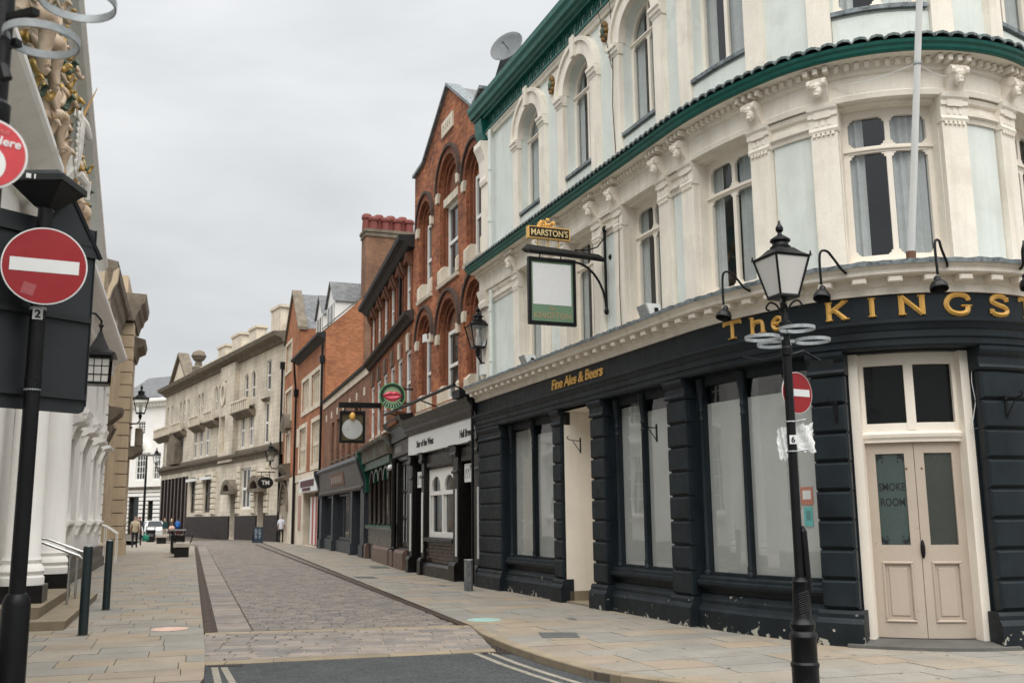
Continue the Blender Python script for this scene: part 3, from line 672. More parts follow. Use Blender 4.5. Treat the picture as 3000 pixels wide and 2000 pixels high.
# cream alcove with side door
m = MB(); a, b = ALC
m.quad(PUB.P(a+.01, 0, .13), PUB.P(a+.01, ZT, .13), PUB.P(a+.01, ZT, -.75), PUB.P(a+.01, 0, -.75)); m.quad(PUB.P(b-.01, 0, .13), PUB.P(b-.01, ZT, .13), PUB.P(b-.01, ZT, -.75), PUB.P(b-.01, 0, -.75))
m.quad(PUB.P(a, 0, -.74), PUB.P(b, 0, -.74), PUB.P(b, ZT, -.74), PUB.P(a, ZT, -.74)); m.quad(PUB.P(a, ZT-.02, .13), PUB.P(b, ZT-.02, .13), PUB.P(b, ZT-.02, -.75), PUB.P(a, ZT-.02, -.75))
part('alcove_lining', m, CREAM2, pub)
m = MB(); m.fprof(PUB, a+.02, a+.05, [(-.7, .0), (.08, .0), (.08, .2), (-.7, .2)]); m.fbox(PUB, a, b, .0, .03, -.74, .16); part('alcove_step', m, KERB, pub)
d = MB(); d.fbox(PUB, a+.08, b-.08, .04, 2.45, -.74, -.69); dr = part('side_door', d, CREAM2, pub)
for za, zb in ((.25, 1.0), (1.2, 2.3)):
    m = MB(); m.fblock(PUB, a+.2, b-.2, za, zb, -.70, -.665, .025); part('door_panel', m, CREAM2, dr)
m = MB(); m.fprof(PUB, a+.02, b-.02, [(-.74, 2.47), (-.62, 2.49), (-.60, 2.56), (-.66, 2.60), (-.74, 2.60)]); part('transom', m, CREAM2, pub)
# ---- corner doorway: cream frame, fanlight, double doors
a, b = DOOR; dm = (a+b)/2; DO = -.16
f = MB(); fw = .115
f.fbox(PUB, a-.01, a+fw, 0.02, ZT, DO-.12, DO+.14); f.fbox(PUB, b-fw, b+.01, 0.02, ZT, DO-.12, DO+.14); f.fbox(PUB, a+fw, b-fw, ZT-.15, ZT, DO-.10, DO+.03); f.fbox(PUB, dm-.06, dm+.06, 2.62, ZT-.15, DO-.1, DO+.02)
f.fbox(PUB, a+fw, a+fw+.05, 2.6, ZT-.15, DO-.1, DO+.015); f.fbox(PUB, b-fw-.05, b-fw, 2.6, ZT-.15, DO-.1, DO+.015); f.fbox(PUB, a+fw, b-fw, 2.60, 2.71, DO-.1, DO+.012)
f.fprof(PUB, a+fw-.03, b-fw+.03, [(DO-.1, 2.46), (DO+.03, 2.47), (DO+.035, 2.50), (DO+.06, 2.53), (DO+.07, 2.57), (DO+.04, 2.60), (DO-.1, 2.60)])
dfm = part('door_frame', f, CREAM2, pub)
for ua, ub in ((a+fw+.03, dm-.05), (dm+.05, b-fw-.03)):
    g = MB(); s = PUB.us(ua, ub)
    for q, r in zip(s[:-1], s[1:]): g.quad(PUB.P(q, 2.68, DO-.03), PUB.P(r, 2.68, DO-.03), PUB.P(r, ZT-.12, DO-.03), PUB.P(q, ZT-.12, DO-.03))
    part('fanlight_pane', g, mat('black_backed_glass', (.006, .007, .007), .12, .1, 2, spec=.25, fine=0), dfm, smooth=1.2)
ZD0, ZD1 = .085, 2.46
for s_, (ua, ub) in enumerate(((a+fw, dm-.004), (dm+.004, b-fw))):
    l = MB(); st_ = .125
    l.fbox(PUB, ua, ua+st_, ZD0, ZD1, DO-.09, DO-.03); l.fbox(PUB, ub-st_, ub, ZD0, ZD1, DO-.09, DO-.03)
    for za, zb in ((ZD0, ZD0+.20), (.98, 1.20), (ZD1-.13, ZD1)): l.fbox(PUB, ua+st_, ub-st_, za, zb, DO-.09, DO-.031)
    l.fbox(PUB, ua+st_, ub-st_, ZD0+.2, .98, DO-.085, DO-.052)
    lf = part('door_leaf', l, PINKD, pub)
    for q, (x0, x1, z0, z1) in enumerate(((ua+st_-.01, ub-st_+.01, ZD0+.18, 1.0),)):
        m = MB(); t_ = .035
        for A_, B_, C_, D_ in ((x0, x1, z0, z0+t_), (x0, x1, z1-t_, z1), (x0, x0+t_, z0+t_, z1-t_), (x1-t_, x1, z0+t_, z1-t_)): m.fblock(PUB, A_, B_, C_, D_, DO-.06, DO-.012, .012)
        m.fblock(PUB, x0+.075, x1-.075, z0+.075, z1-.075, DO-.06, DO-.038, .012); part('door_panel', m, PINKD, lf)
    g = MB(); g.fbox(PUB, ua+st_, ub-st_, 1.2, ZD1-.13, DO-.07, DO-.055); gl = part('door_glass', g, FROST if s_ == 0 else FROST2, lf)
    # etched corner sprigs
    m = MB(); ga, gb, gz0, gz1 = ua+st_, ub-st_, 1.2, ZD1-.13
    for cx, cz, sx, sz in ((ga, gz1, 1, -1), (gb, gz1, -1, -1), (ga, gz0, 1, 1), (gb, gz0, -1, 1)):
        for k in range(5):
            ang = .25+k*.27; r0, r1 = .03, .11+.03*math.sin(k*1.6); ux, uz = math.cos(ang)*sx, math.sin(ang)*sz; px, pz = -uz*.006, ux*.006
            m.fprism(PUB, [(cx+ux*r0, cz+uz*r0), (cx+ux*(r0+r1)/2+px*2, cz+uz*(r0+r1)/2+pz*2), (cx+ux*r1, cz+uz*r1), (cx+ux*(r0+r1)/2-px*2, cz+uz*(r0+r1)/2-pz*2)], DO-.056, DO-.053)
        x, z = cx+sx*.085, cz+sz*.1
        m.fprism(PUB, [(x+.018*math.cos(k*math.pi/4)*(1 if k % 2 else .45), z+.02*math.sin(k*math.pi/4)*(1 if k % 2 else .45)) for k in range(8)], DO-.056, DO-.0525)
    part('etching', m, mat('etched_motif', (.012, .016, .016), .4) if s_ == 0 else mat('faint_etching', (.045, .05, .043), .4), gl)
    if s_ == 0:
        for t_, z in (('SMOKE', 1.87), ('ROOM', 1.68)):
            tm = text_on(PUB, t_, (ga+gb)/2, z, DO-.055, .135, .002, .001, 1.0, 0, .82, 'CENTER'); part('lettering', tm, MATS['etched_motif'], gl)
m = MB(); c = PUB.P(dm+.02, 1.15, DO+.0); m.ell(c, .022, .018, .09, 10, 8); m.ell(PUB.P(dm+.02, 1.15, DO-.02), .03, .012, .115, 10, 8); part('door_handle', m, IRON, pub, smooth=True)
m = MB()
for u in (dm-.11, dm+.09): m.ell(PUB.P(u, 2.14, DO-.03), .014, .014, .014, 8, 6)
part('door_studs', m, mat('rusty_brown', (.2, .09, .05), .7), pub, smooth=True)
m = MB(); m.fprof(PUB, a-.12, b+.12, [(-.35, 0), (.33, 0), (.33, .035), (.0, .07), (-.35, .075)]); part('door_step', m, mat('door_step_stone', (.11, .108, .10), .7, .3, 2, bump=.3), pub)
# white cable loop by the door frame
m = MB(); m.tube([PUB.P(b+.02, 3.55, .04), PUB.P(b+.0, 3.2, .02), PUB.P(b+.03, 2.95, .02), PUB.P(b-.02, 2.75, .02), PUB.P(b-.06, 2.6, .02), PUB.P(b+.04, 2.62, .03), PUB.P(b+.06, 2.9, .03)], .006, 5); part('cable', m, SIGNW, pub)
# ---- entablature over the ground floor
m = MB(); m.fprof(PUB, 0, UE, [(-.05, ZA), (.22, ZA), (.24, ZA+.03), (.24, ZA+.10), (.265, ZA+.12), (.265, ZA+.20), (.285, ZA+.22), (.30, ZA+.27), (.33, ZA+.30), (.33, ZA+.335), (.23, ZF), (-.05, ZF)]); part('architrave', m, NAVY, pub)
m = MB(); m.fbox(PUB, 0, UE, ZF-.02, ZC, -.05, .19); part('fascia_board', m, NAVY, pub)
m = MB(); m.fprof(PUB, -.05, UE, [(.0, ZC), (.23, ZC), (.235, ZC+.09), (.27, ZC+.11), (.27, ZC+.20), (.0, ZC+.20)]); part('cornice_bed', m, CREAM, pub)
m = MB(); m.fprof(PUB, -.05, UE, [(.0, ZC+.20), (.44, ZC+.20), (.46, ZC+.215), (.46, ZC+.27), (.50, ZC+.30), (.52, ZC+.335), (.0, ZC+.37)]); part('cornice', m, CREAM, pub)
u = .10
while u < UE-.2:
    m = MB(); m.fblock(PUB, u, u+.145, ZC+.115, ZC+.198, .22, .42, .014); part('modillion', m, CREAM2, pub); u += .355
R = []; n = 0; us = np.arange(-.05, UE, .06)
for i, u in enumerate(us):
    e = .008*math.sin(i*1.7)+.006*math.sin(i*.63); wv = .012*math.sin(i*.9)
    R.append([PUB.P(u, ZC+.31+e*.3, .535), PUB.P(u, ZC+.365+e, .54), PUB.P(u, ZC+.395+wv*.5, .40), PUB.P(u, ZC+.44+wv*.4, .02), PUB.P(u, ZC+.36, .02), PUB.P(u, ZC+.345, .40)])
m = MB(); m.rings(R); part('lead_flashing', m, LEAD, pub)
# ---- gilt lettering: prismatic strokes on the fascia
GL = {'T': [[(.5, 0), (.5, 1)], [(0.05, .97), (.95, .97)], [(.3, .03), (.7, .03)], [(.06, .8), (.06, 1)], [(.94, .8), (.94, 1)]],
      'h': [[(.15, 0), (.15, 1.3)], [(.15, .55), (.3, .85), (.55, .9), (.75, .75), (.78, 0)], [(0, .03), (.32, .03)], [(.6, .03), (.95, .03)], [(.0, 1.27), (.15, 1.27)]],
      'e': [[(.12, .48), (.85, .5), (.8, .78), (.5, .92), (.2, .75), (.08, .42), (.25, .1), (.55, .03), (.85, .2)]],
      'K': [[(.14, 0), (.14, 1)], [(.14, .42), (.86, .98)], [(.36, .60), (.86, .02)], [(0, .03), (.3, .03)], [(0, .97), (.3, .97)], [(.68, .97), (1, .97)], [(.68, .03), (1.02, .03)]],
      'I': [[(.5, 0), (.5, 1)], [(.2, .03), (.8, .03)], [(.2, .97), (.8, .97)]],
      'N': [[(.12, 0), (.12, 1)], [(.12, .98), (.88, .02)], [(.88, 0), (.88, 1)], [(0, .97), (.2, .97)], [(0, .03), (.28, .03)], [(.72, .97), (1, .97)]],
      'G': [[(.9, .72), (.8, .92), (.5, 1.0), (.2, .87), (.06, .5), (.2, .14), (.5, 0), (.8, .1), (.86, .42)], [(.6, .42), (1.0, .42)], [(.9, .68), (.9, .95)]],
      'S': [[(.86, .76), (.72, .95), (.45, 1.0), (.2, .88), (.16, .68), (.4, .54), (.68, .44), (.86, .28), (.75, .07), (.48, 0), (.22, .06), (.1, .26)], [(.88, .72), (.88, .95)], [(.08, .06), (.08, .3)]],
      'O': [[(.5, 1.0), (.2, .87), (.06, .5), (.2, .14), (.5, 0), (.8, .14), (.94, .5), (.8, .87), (.5, 1.0)]]}
def gilt(ch, u, z, w_, h, o, sw=.058, deep=.035):
    mb = MB()
    for k, st_ in enumerate(GL[ch]):
        ser = len(st_) == 2 and (abs(st_[0][0]-st_[1][0])+abs(st_[0][1]-st_[1][1])) < .42 and ch not in 'I' or (ch == 'I' and k > 0) or (ch == 'T' and k > 1)
        hw = sw*(.45 if ser else 1)/2*(1.0 if len(st_) > 2 or abs(st_[0][0]-st_[1][0]) < .3 else .92)
        P_ = [np.array((x*w_, y*h)) for x, y in st_]
        if len(P_) > 2:      # smooth the curve
            Q = []; 
            for i in range(len(P_)-1):
                p0, p1, p2, p3 = P_[max(i-1, 0)], P_[i], P_[i+1], P_[min(i+2, len(P_)-1)]
                for t in (0, .33, .67): Q.append(.5*((2*p1)+(-p0+p2)*t+(2*p0-5*p1+4*p2-p3)*t*t+(-p0+3*p1-3*p2+p3)*t**3))
            P_ = Q+[P_[-1]]
        Rr = []
        for i, p in enumerate(P_):
            t = P_[min(i+1, len(P_)-1)]-P_[max(i-1, 0)]; t = t/(np.linalg.norm(t)+1e-9); n = np.array([-t[1], t[0]])*hw
            A_, B_ = p-n, p+n; dz = deep*(.9 if ser else 1)
            Rr.append([PUB.P(u+A_[0], z+A_[1], o), PUB.P(u+A_[0], z+A_[1], o+dz*.35), PUB.P(u+p[0], z+p[1], o+dz), PUB.P(u+B_[0], z+B_[1], o+dz*.35), PUB.P(u+B_[0], z+B_[1], o)])
        mb.rings(Rr)
    return mb
def zpix(x, y, o=.2): return PUB.pix(x, y, o)
for ch, xl, xr, yb, yt in (('T', 1660, 1704, 774, 733), ('h', 1722, 1760, 768, 733), ('e', 1772, 1800, 758, 727), ('K', 1896, 1949, 738, 693), ('I', 1994, 2012, 734, 686), ('N', 2063, 2126, 728, 681), ('G', 2170, 2232, 725, 681), ('S', 2272, 2320, 728, 684)):
    ua, ub = zpix(xl, (yb+yt)/2)[0], zpix(xr, (yb+yt)/2)[0]; z0 = ZF+.045 if True else 0; hh = .245
    if ch == 'I': c = (ua+ub)/2; ua, ub = c-.07, c+.07
    if ch in 'he': hh = .185
    part('letter', gilt(ch, ua, z0, ub-ua, hh, .19, .062 if ub-ua > .2 else .055), GOLD, pub, label='gilt letter %s on the navy fascia' % ch)
u = zpix(2340, 705)[0]
for ch in 'TON': part('letter', gilt(ch, u, ZF+.045, .27, .245, .19), GOLD, pub, label='gilt letter %s on the navy fascia' % ch); u += .46
ua = zpix(1267, 880)[0]; ub = zpix(1384, 855)[0]
t = text_on(PUB, 'Fine Ales & Beers', 0, 0, 0, 1.0, 0, 0); 
tm = text_mesh('Fine Ales & Beers', .26, .004, .012, .95); wd = max(v[0] for v in tm.v); k = (ub-ua)/wd
tm.v = [PUB.P(ua+x*k+y*.18, ZF+.065+y*1.08, .20+d) for x, y, d in tm.v]; part('lettering', tm, GOLD, pub, label='gilt words Fine Ales & Beers on the navy fascia')
# ---- first floor

CEN = [3.2, 5.72, 8.18, 10.5, 13.07, 15.6, 18.1]; HW = .62; Z1a, Z1b = 4.80, 6.92
holes = [(c-HW, c+HW, Z1a, Z1b) for c in CEN]
m = wall(PUB, 0, UE, ZC+.3, 7.55, holes, 0.0, .34); part('first_floor_wall', m, CREAM, pub)
for a_, b_ in zip([.55]+[c+.97 for c in CEN[:-1]], [CEN[0]-.97]+[c-.97 for c in CEN[1:]]):
    m = MB(); m.fbox(PUB, a_+.02, b_-.02, ZC+.4, 6.62, -.02, .022); part('blue_panel', m, PALE, pub)
    m = MB(); m.fprof(PUB, a_, b_, [(0, 6.62), (.05, 6.62), (.06, 6.68), (.10, 6.70), (.10, 6.74), (.04, 6.76), (.04, 6.86), (.08, 6.88), (.10, 6.94), (0, 6.96)]); part('panel_moulding', m, CREAM, pub)
def headbracket(u, parent):
    """console with a carved head under the main cornice"""
    m = MB(); m.fprof(PUB, u-.105, u+.105, [(.10, 6.80), (.145, 6.80), (.15, 6.94), (.18, 7.04), (.25, 7.13), (.29, 7.20), (.29, 7.30), (.10, 7.30)])
    for s_ in (-.09, .09):
        c = PUB.P(u+s_, 7.235, .27); ax = Vector((*PUB.t[PUB.seg(u)], 0)); m.lathe([(.0, -.025), (.06, -.025), (.06, .025), (.0, .025)], c, 10, tuple(ax))
    br = part('bracket', m, CREAM2, parent, smooth=.5)
    m = MB(); c = PUB.P(u, 7.13, .255); q = Vector((0, 1, 0)).rotation_difference(Vector((*PUB.n[PUB.seg(u)], 0)))
    m.ell(c, .062, .075, .088, 10, 8); m.ell(PUB.P(u, 7.125, .318), .014, .02, .028, 6, 5); m.ell(PUB.P(u, 7.165, .305), .05, .03, .016, 8, 5); m.ell(PUB.P(u, 7.075, .295), .04, .035, .03, 8, 5); m.ell(PUB.P(u, 7.205, .265), .075, .06, .05, 8, 6)
    part('carved_head', m, CREAM2, br, smooth=True)
for c in CEN:
    for sg in (-1, 1):
        a_, b_ = sorted((c+sg*.63, c+sg*.97))
        m = MB(); m.fbox(PUB, a_, b_, ZC+.36, 6.62, -.02, .10); pl = part('pilaster', m, CREAM, pub)
        m = MB(); m.fprof(PUB, a_-.015, b_+.015, [(0, 6.60), (.115, 6.60), (.13, 6.64), (.115, 6.68), (.115, 6.80), (.14, 6.82), (.14, 6.88), (.17, 6.92), (.18, 6.98), (0, 6.98)]); part('capital', m, CREAM, pl)
        for k in range(5): m = MB(); m.fbox(PUB, a_+.03+k*.06, a_+.065+k*.06, 6.56, 6.60, .09, .125); part('guttae_drop', m, CREAM2, pl)
        for k in range(3): m = MB(); m.fbox(PUB, a_+.07+k*.08, a_+.105+k*.08, 6.70, 6.79, .11, .122); part('triglyph_bar', m, CREAM2, pl)
        headbracket((a_+b_)/2, pl)
def pubwindow(c, z0, z1, o, arch=None):
    a_, b_ = c-HW, c+HW; f = MB(); w_ = .075; d = .06; zt = 6.36 if arch is None else arch; mw = .075
    top = z1 if arch is None else z1
    f.fbox(PUB, a_, a_+w_, z0, zt, o-d, o); f.fbox(PUB, b_-w_, b_, z0, zt, o-d, o); f.fbox(PUB, a_+w_, b_-w_, z0, z0+.11, o-d, o-.002)
    f.fbox(PUB, a_+w_, b_-w_, zt-.045, zt+.045, o-d, o+.004)
    f.fprof(PUB, a_, b_, [(o-.02, zt-.012), (o+.03, zt-.012), (o+.03, zt+.012), (o-.02, zt+.02)])
    if arch is None:
        f.fbox(PUB, a_, a_+w_, zt, z1, o-d, o); f.fbox(PUB, b_-w_, b_, zt, z1, o-d, o); f.fbox(PUB, a_+w_, b_-w_, z1-.11, z1, o-d, o-.002); ztm = z1
    else:
        A_, B_ = arcpts(a_, b_, arch, z1), arcpts(a_+w_, b_-w_, arch, z1-w_)
        f.rings([[PUB.P(*x, o-d), PUB.P(*x, o), PUB.P(*y, o), PUB.P(*y, o-d)] for x, y in zip(A_, B_)]); ztm = z1-.03
    f.fbox(PUB, c-mw/2, c+mw/2, z0+.1, ztm-.05, o-d*.9, o-.003)
    # shouldered corners of each light
    def corner(u, z, su, sz, r=.055):
        f.fprism(PUB, [(u, z), (u+su*r*1.25, z), (u+su*r*1.05, z+sz*r*.42), (u+su*r*.55, z+sz*r*.5), (u+su*r*.5, z+sz*r*1.05), (u, z+sz*r*1.25)] if su*sz < 0 else [(u, z+sz*r*1.25), (u+su*r*.5, z+sz*r*1.05), (u+su*r*.55, z+sz*r*.5), (u+su*r*1.05, z+sz*r*.42), (u+su*r*1.25, z), (u, z)], o-.045, o-.006)
    for ua, ub in ((a_+w_, c-mw/2), (c+mw/2, b_-w_)):
        for su, u in ((1, ua), (-1, ub)):
            corner(u, zt-.045, su, -1); corner(u, z0+.11, su, 1)
            if arch is None: corner(u, zt+.045, su, 1); corner(u, z1-.11, su, -1)
    wn = part('window', f, CREAM2, pub)
    for ua, ub in ((a_+w_*.8, c-mw*.4), (c+mw*.4, b_-w_*.8)):
        for za, zb in ((z0+.08, zt-.04), (zt+.04, z1-.05)):
            g = MB(); og = o-.035
            if arch is not None and zb > zt:
                s_ = [ua+(ub-ua)*k/8 for k in range(9)]; r = HW-w_*.6
                tp = [(u, arch+(z1-w_*.6-arch)*math.sqrt(max(0, 1-((u-c)/r)**2))) for u in s_]; g.add([PUB.P(ua, za, og), PUB.P(ub, za, og)]+[PUB.P(u, max(z, za+.01), og) for u, z in reversed(tp)], [tuple(range(11))])
            else: g.quad(PUB.P(ua, za, og), PUB.P(ub, za, og), PUB.P(ub, zb, og), PUB.P(ua, zb, og))
            part('pane', g, G_CLEAR, wn, smooth='keep')
    part('interior', roombox(PUB, a_-.25, b_+.25, z0-.1, z1+.15, o-.05, 1.3), ROOM, wn)
    kk_ = random.random()
    for ua, ub in (((a_-.05, a_+.28), (b_-.62, b_-.02)) if kk_ < .6 else ((a_-.05, a_+.50), (b_-.26, b_-.02))):
        part('curtain', curtain(PUB, ua, ub, z0+.02, z1-.05, o-.10, .018), CURTAIN, wn)
    return wn
for c in CEN[:-1]: pubwindow(c, Z1a, Z1b, -.17)
# head of the bays: frieze, dentils, green gutter cornice and scalloped tiles
m = MB(); m.fprof(PUB, 0, UE, [(0, 6.96), (.13, 6.96), (.14, 7.03), (.12, 7.05), (.12, 7.28), (.16, 7.30), (.16, 7.36), (0, 7.36)]); part('frieze', m, CREAM, pub)
u = .05
while u < UE-.1:
    near = min(abs(u+.03-(c+sg*.80)) for c in CEN for sg in (-1, 1)) < .22
    m = MB(); m.fbox(PUB, u, u+.055, 7.36, 7.43, .12, .32 if near else .24); part('dentil', m, CREAM2, pub); u += .115
m = MB(); m.fprof(PUB, -.05, UE, [(0, 7.35), (.17, 7.35), (.19, 7.44), (.36, 7.455), (0, 7.47)]); part('cornice_soffit', m, CREAM, pub)
m = MB(); m.fprof(PUB, -.08, UE, [(0, 7.455), (.40, 7.455), (.42, 7.48), (.43, 7.52), (.46, 7.545), (.47, 7.585), (.0, 7.62)]); part('green_cornice', m, GREEN, pub)
TILE = mat('green_grey_tile', (.075, .105, .105), .5, .35, 12, bump=.2, mottle=((.22, .25, .25), 18), island=.25)
u = .0
while u < UE-.1:
    m = MB(); R = []
    for k in range(5):
        a_ = math.pi*k/4; x = .075*math.cos(math.pi-a_); h = .065*math.sin(a_); R.append([PUB.P(u+.08+x, 7.578+h*.8, .50), PUB.P(u+.08+x, 7.612+h*.8, .50), PUB.P(u+.08+x, 7.80+h*.4, .04), PUB.P(u+.08+x, 7.76+h*.4, .04)])
    m.rings(R); part('scallop_tile', m, TILE, pub, smooth=.9); u += .165
m = MB(); m.fprof(PUB, -.05, UE, [(0, 7.58), (.46, 7.58), (.03, 7.77), (0, 7.77)]); part('cornice_top', m, TILE, pub)
# ---- second floor: arched windows
Z2a, Z2s, Z2t = 8.30, 9.97, 10.59
arcs = [(c-HW, c+HW, Z2s, Z2t) for c in CEN[:-1]]
m = wall(PUB, 0, UE, 7.5, 11.5, [(c-HW, c+HW, Z2a, Z2t) for c in CEN[:-1]], 0.0, .34, arches=arcs); part('second_floor_wall', m, PALE, pub)
for i, c in enumerate(CEN[:-1]):
    pubwindow(c, Z2a, Z2t, -.18, arch=Z2s)
    for sg in (-1, 1):
        a_, b_ = sorted((c+sg*.625, c+sg*.93)); m = MB(); m.fbox(PUB, a_, b_, 7.72, Z2s-.14, -.02, .09); pl = part('pilaster', m, CREAM, pub)
        m = MB(); m.fprof(PUB, a_-.02, b_+.02, [(0, Z2s-.16), (.10, Z2s-.16), (.11, Z2s-.12), (.14, Z2s-.09), (.14, Z2s-.04), (.17, Z2s-.01), (.17, Z2s+.04), (0, Z2s+.05)]); part('impost', m, CREAM, pl)
    m = MB(); m.farc(PUB, c, Z2s+.05, .60, .90, 0, math.pi, -.05, .10, 20, .96); m.farc(PUB, c, Z2s+.05, .86, .95, 0, math.pi, -.02, .145, 20, .96); part('archivolt', m, CREAM, pub, smooth=.5)
    m = MB(); m.fprism(PUB, [(c-.07, Z2t-.02), (c+.07, Z2t-.02), (c+.11, Z2t+.42), (c-.11, Z2t+.42)], 0, .17); part('keystone', m, CREAM, pub)
    m = MB(); m.fprof(PUB, c-.68, c+.60, [(-.05, Z2a-.07), (.07, Z2a-.07), (.07, Z2a-.01), (-.05, Z2a+.01)]); part('sill', m, LEAD, pub)
    m = MB(); m.fbox(PUB, c-.62, c+.62, 7.74, Z2a-.12, 0, .03); part('blue_panel', m, PALE, pub)
for a_, b_ in zip(CEN[:-2], CEN[1:-1]):
    c = (a_+b_)/2; m = MB(); m.fprism(PUB, [(c-.26, 10.80), (c-.30, 10.66), (c-.06, 10.16), (c+.06, 10.16), (c+.30, 10.66), (c+.26, 10.80)], 0, .02); part('spandrel_panel', m, CREAM, pub)
    m = MB(); rz = 10.53
    for k in range(9): t_ = k*2*math.pi/9; m.ell(PUB.P(c+.085*math.cos(t_), rz+.16*math.sin(t_), .05), .05, .04, .055, 8, 6)
    pq = part('crest', m, mat('bronze_gilt', (.22, .13, .045), .5, .4, 25, metal=.4), pub, smooth=True); m = MB(); m.ell(PUB.P(c, rz, .07), .06, .05, .11, 10, 8); part('shield', m, mat('crest_green', (.09, .13, .09), .5), pq, smooth=True)
# corner pilaster with console at the party wall
m = MB(); m.fbox(PUB, .0, .52, ZC+.36, 10.75, -.02, .06); part('end_pilaster', m, CREAM, pub)
for pr in ([(0, 9.7), (.10, 9.7), (.12, 9.8), (.10, 9.9), (.13, 10.3), (.20, 10.5), (.26, 10.62), (.26, 10.75), (0, 10.78)], [(0, 6.58), (.14, 6.58), (.16, 6.7), (.13, 6.76), (.18, 6.9), (.2, 7.0), (0, 7.0)]): m = MB(); m.fprof(PUB, .02, .50, pr); part('end_console', m, CREAM2, pub)
# roof cornice: cream bed, green fret brackets, green gutter
m = MB(); m.fprof(PUB, .5, UE, [(0, 10.84), (.06, 10.84), (.08, 10.9), (.11, 10.92), (.11, 10.97), (0, 10.98)]); part('cornice_bed', m, CREAM, pub)
m = MB(); m.fbox(PUB, .5, UE, 10.98, 11.34, -.02, .03); part('fret_backing', m, CREAM2, pub)
u = .55
while u < UE-.3:
    m = MB(); m.farc(PUB, u+.2, 11.16, .125, .165, 0, 2*math.pi, .035, .065, 14); m.fprism(PUB, [(u-.015, 10.98), (u+.015, 10.98), (u+.015, 11.34), (u-.015, 11.34)], .03, .07); m.fprism(PUB, [(u+.17, 11.06), (u+.23, 11.16), (u+.21, 11.28), (u+.19, 11.28), (u+.15, 11.16)], .035, .06); part('fret_ring', m, GREEN, pub); u += .40
m = MB(); m.fprof(PUB, .5, UE, [(.02, 10.965), (.14, 10.965), (.14, 11.005), (.02, 11.01)]); part('fret_rail', m, GREEN, pub)
m = MB(); m.fprof(PUB, -.06, UE, [(0, 11.33), (.16, 11.33), (.17, 11.37), (.24, 11.39), (.26, 11.44), (.33, 11.46), (.35, 11.55), (.40, 11.62), (.41, 11.74), (0, 11.78)]); part('roof_cornice', m, GREEN, pub)
m = MB(); m.fprof(PUB, .0, .5, [(0, 10.8), (.14, 10.82), (.2, 11.0), (.24, 11.33), (0, 11.33)]); part('cornice_return', m, GREEN, pub)
m = MB(); m.add([PUB.P(u, 11.76, .2) for u in PUB.us(0, UE)]+[PUB.P(u, 11.95, -5.0) for u in (UE, 9, 0)], [tuple(range(len(PUB.us(0, UE))+3))]); part('roof', m, LEAD, pub)
m = MB(); q0, q1 = PUB.P(0, 0, 0), PUB.P(0, 0, -6); m.quad((q0[0], q0[1], 4), (q1[0], q1[1], 4), (q1[0], q1[1], 11.7), (q0[0], q0[1], 11.7)); part('party_wall', m, BRICK, pub)
# downpipe
m = MB(); m.tube([PUB.P(.86, z, .13) for z in (4.7, 6.9)], .045, 8); m.tube([PUB.P(.86, z, .13) for z in (7.9, 9.2, 10.9)], .045, 8)
for z in (5.2, 6.4, 8.6, 9.9): m.lathe([(.06, -.03), (.06, .03)], PUB.P(.86, z, .13), 10)
part('downpipe', m, PALE, pub, smooth=.6)
# cable down the facade
m = MB(); m.tube([PUB.P(7.35, z, .11+.02*math.sin(z*3)) for z in (10.9, 10.2, 9.5, 8.9, 8.4, 8.0, 7.85)], .007, 5); m.tube([PUB.P(7.42+.02*math.sin(z*2), z, .12) for z in (7.3, 7.0, 6.6, 6.0, 5.4, 4.8)], .006, 5); m.tube([PUB.P(7.0, 10.9, .2), PUB.P(7.3, 10.0, .16), PUB.P(7.38, 9.6, .14)], .007, 5); part('cable', m, IRON, pub)
# empty basket hooks on the blocks
for u, z in ((U(1340), 2.95), (U(1520), 2.95), (U(1905)+.2, 2.95), (blocks[5][0]+.3, 2.95)):
    m = MB(); m.fbox(PUB, u-.02, u+.02, z-.22, z+.06, .20, .215); m.tube([PUB.P(u, z, .21), PUB.P(u, z+.01, .36), PUB.P(u, z+.03, .46), PUB.P(u, z+.07, .48), PUB.P(u, z+.075, .44)], .009, 6); m.tube([PUB.P(u, z-.2, .21), PUB.P(u, z-.08, .30), PUB.P(u, z, .36)], .007, 6); part('basket_hook', m, IRON, pub)
# ============================================================ THE ROW BEYOND THE PUB
def cyl3(m, F, u, o, z0, z1, r, n=10): m.lathe([(r*1.5, z0), (r*1.5, z0+.06), (r, z0+.1), (r*.92, z1-.14), (r*1.45, z1-.06), (r*1.45, z1)], F.P(u, 0, o), n)
def backing(F, parent, zt, o=-6.0, m=BRICK, roof=SLATE, zr=None, u0=0, u1=None):
    """flank walls and a roof so that the building stands from other sides too"""
    u1 = F.len if u1 is None else u1; zr = zt+2.2 if zr is None else zr; b = MB()
    for u in (u0+.005, u1-.005): b.quad(F.P(u, 0, -.01), F.P(u, 0, o), F.P(u, zt, o), F.P(u, zt, -.01)); b.add([F.P(u, zt, -.01), F.P(u, zt, o), F.P(u, zr, o/2)], [(0, 1, 2)])
    b.quad(F.P(u0, 0, o), F.P(u1, 0, o), F.P(u1, zt, o), F.P(u0, zt, o)); part('side_walls', b, m, parent, smooth='keep')
    r = MB(); r.quad(F.P(u0, zt, .15), F.P(u1, zt, .15), F.P(u1, zr+.02, o/2), F.P(u0, zr+.02, o/2)); r.quad(F.P(u0, zt, o-.1), F.P(u1, zt, o-.1), F.P(u1, zr+.02, o/2), F.P(u0, zr+.02, o/2)); part('roof', r, roof, parent, smooth='keep')
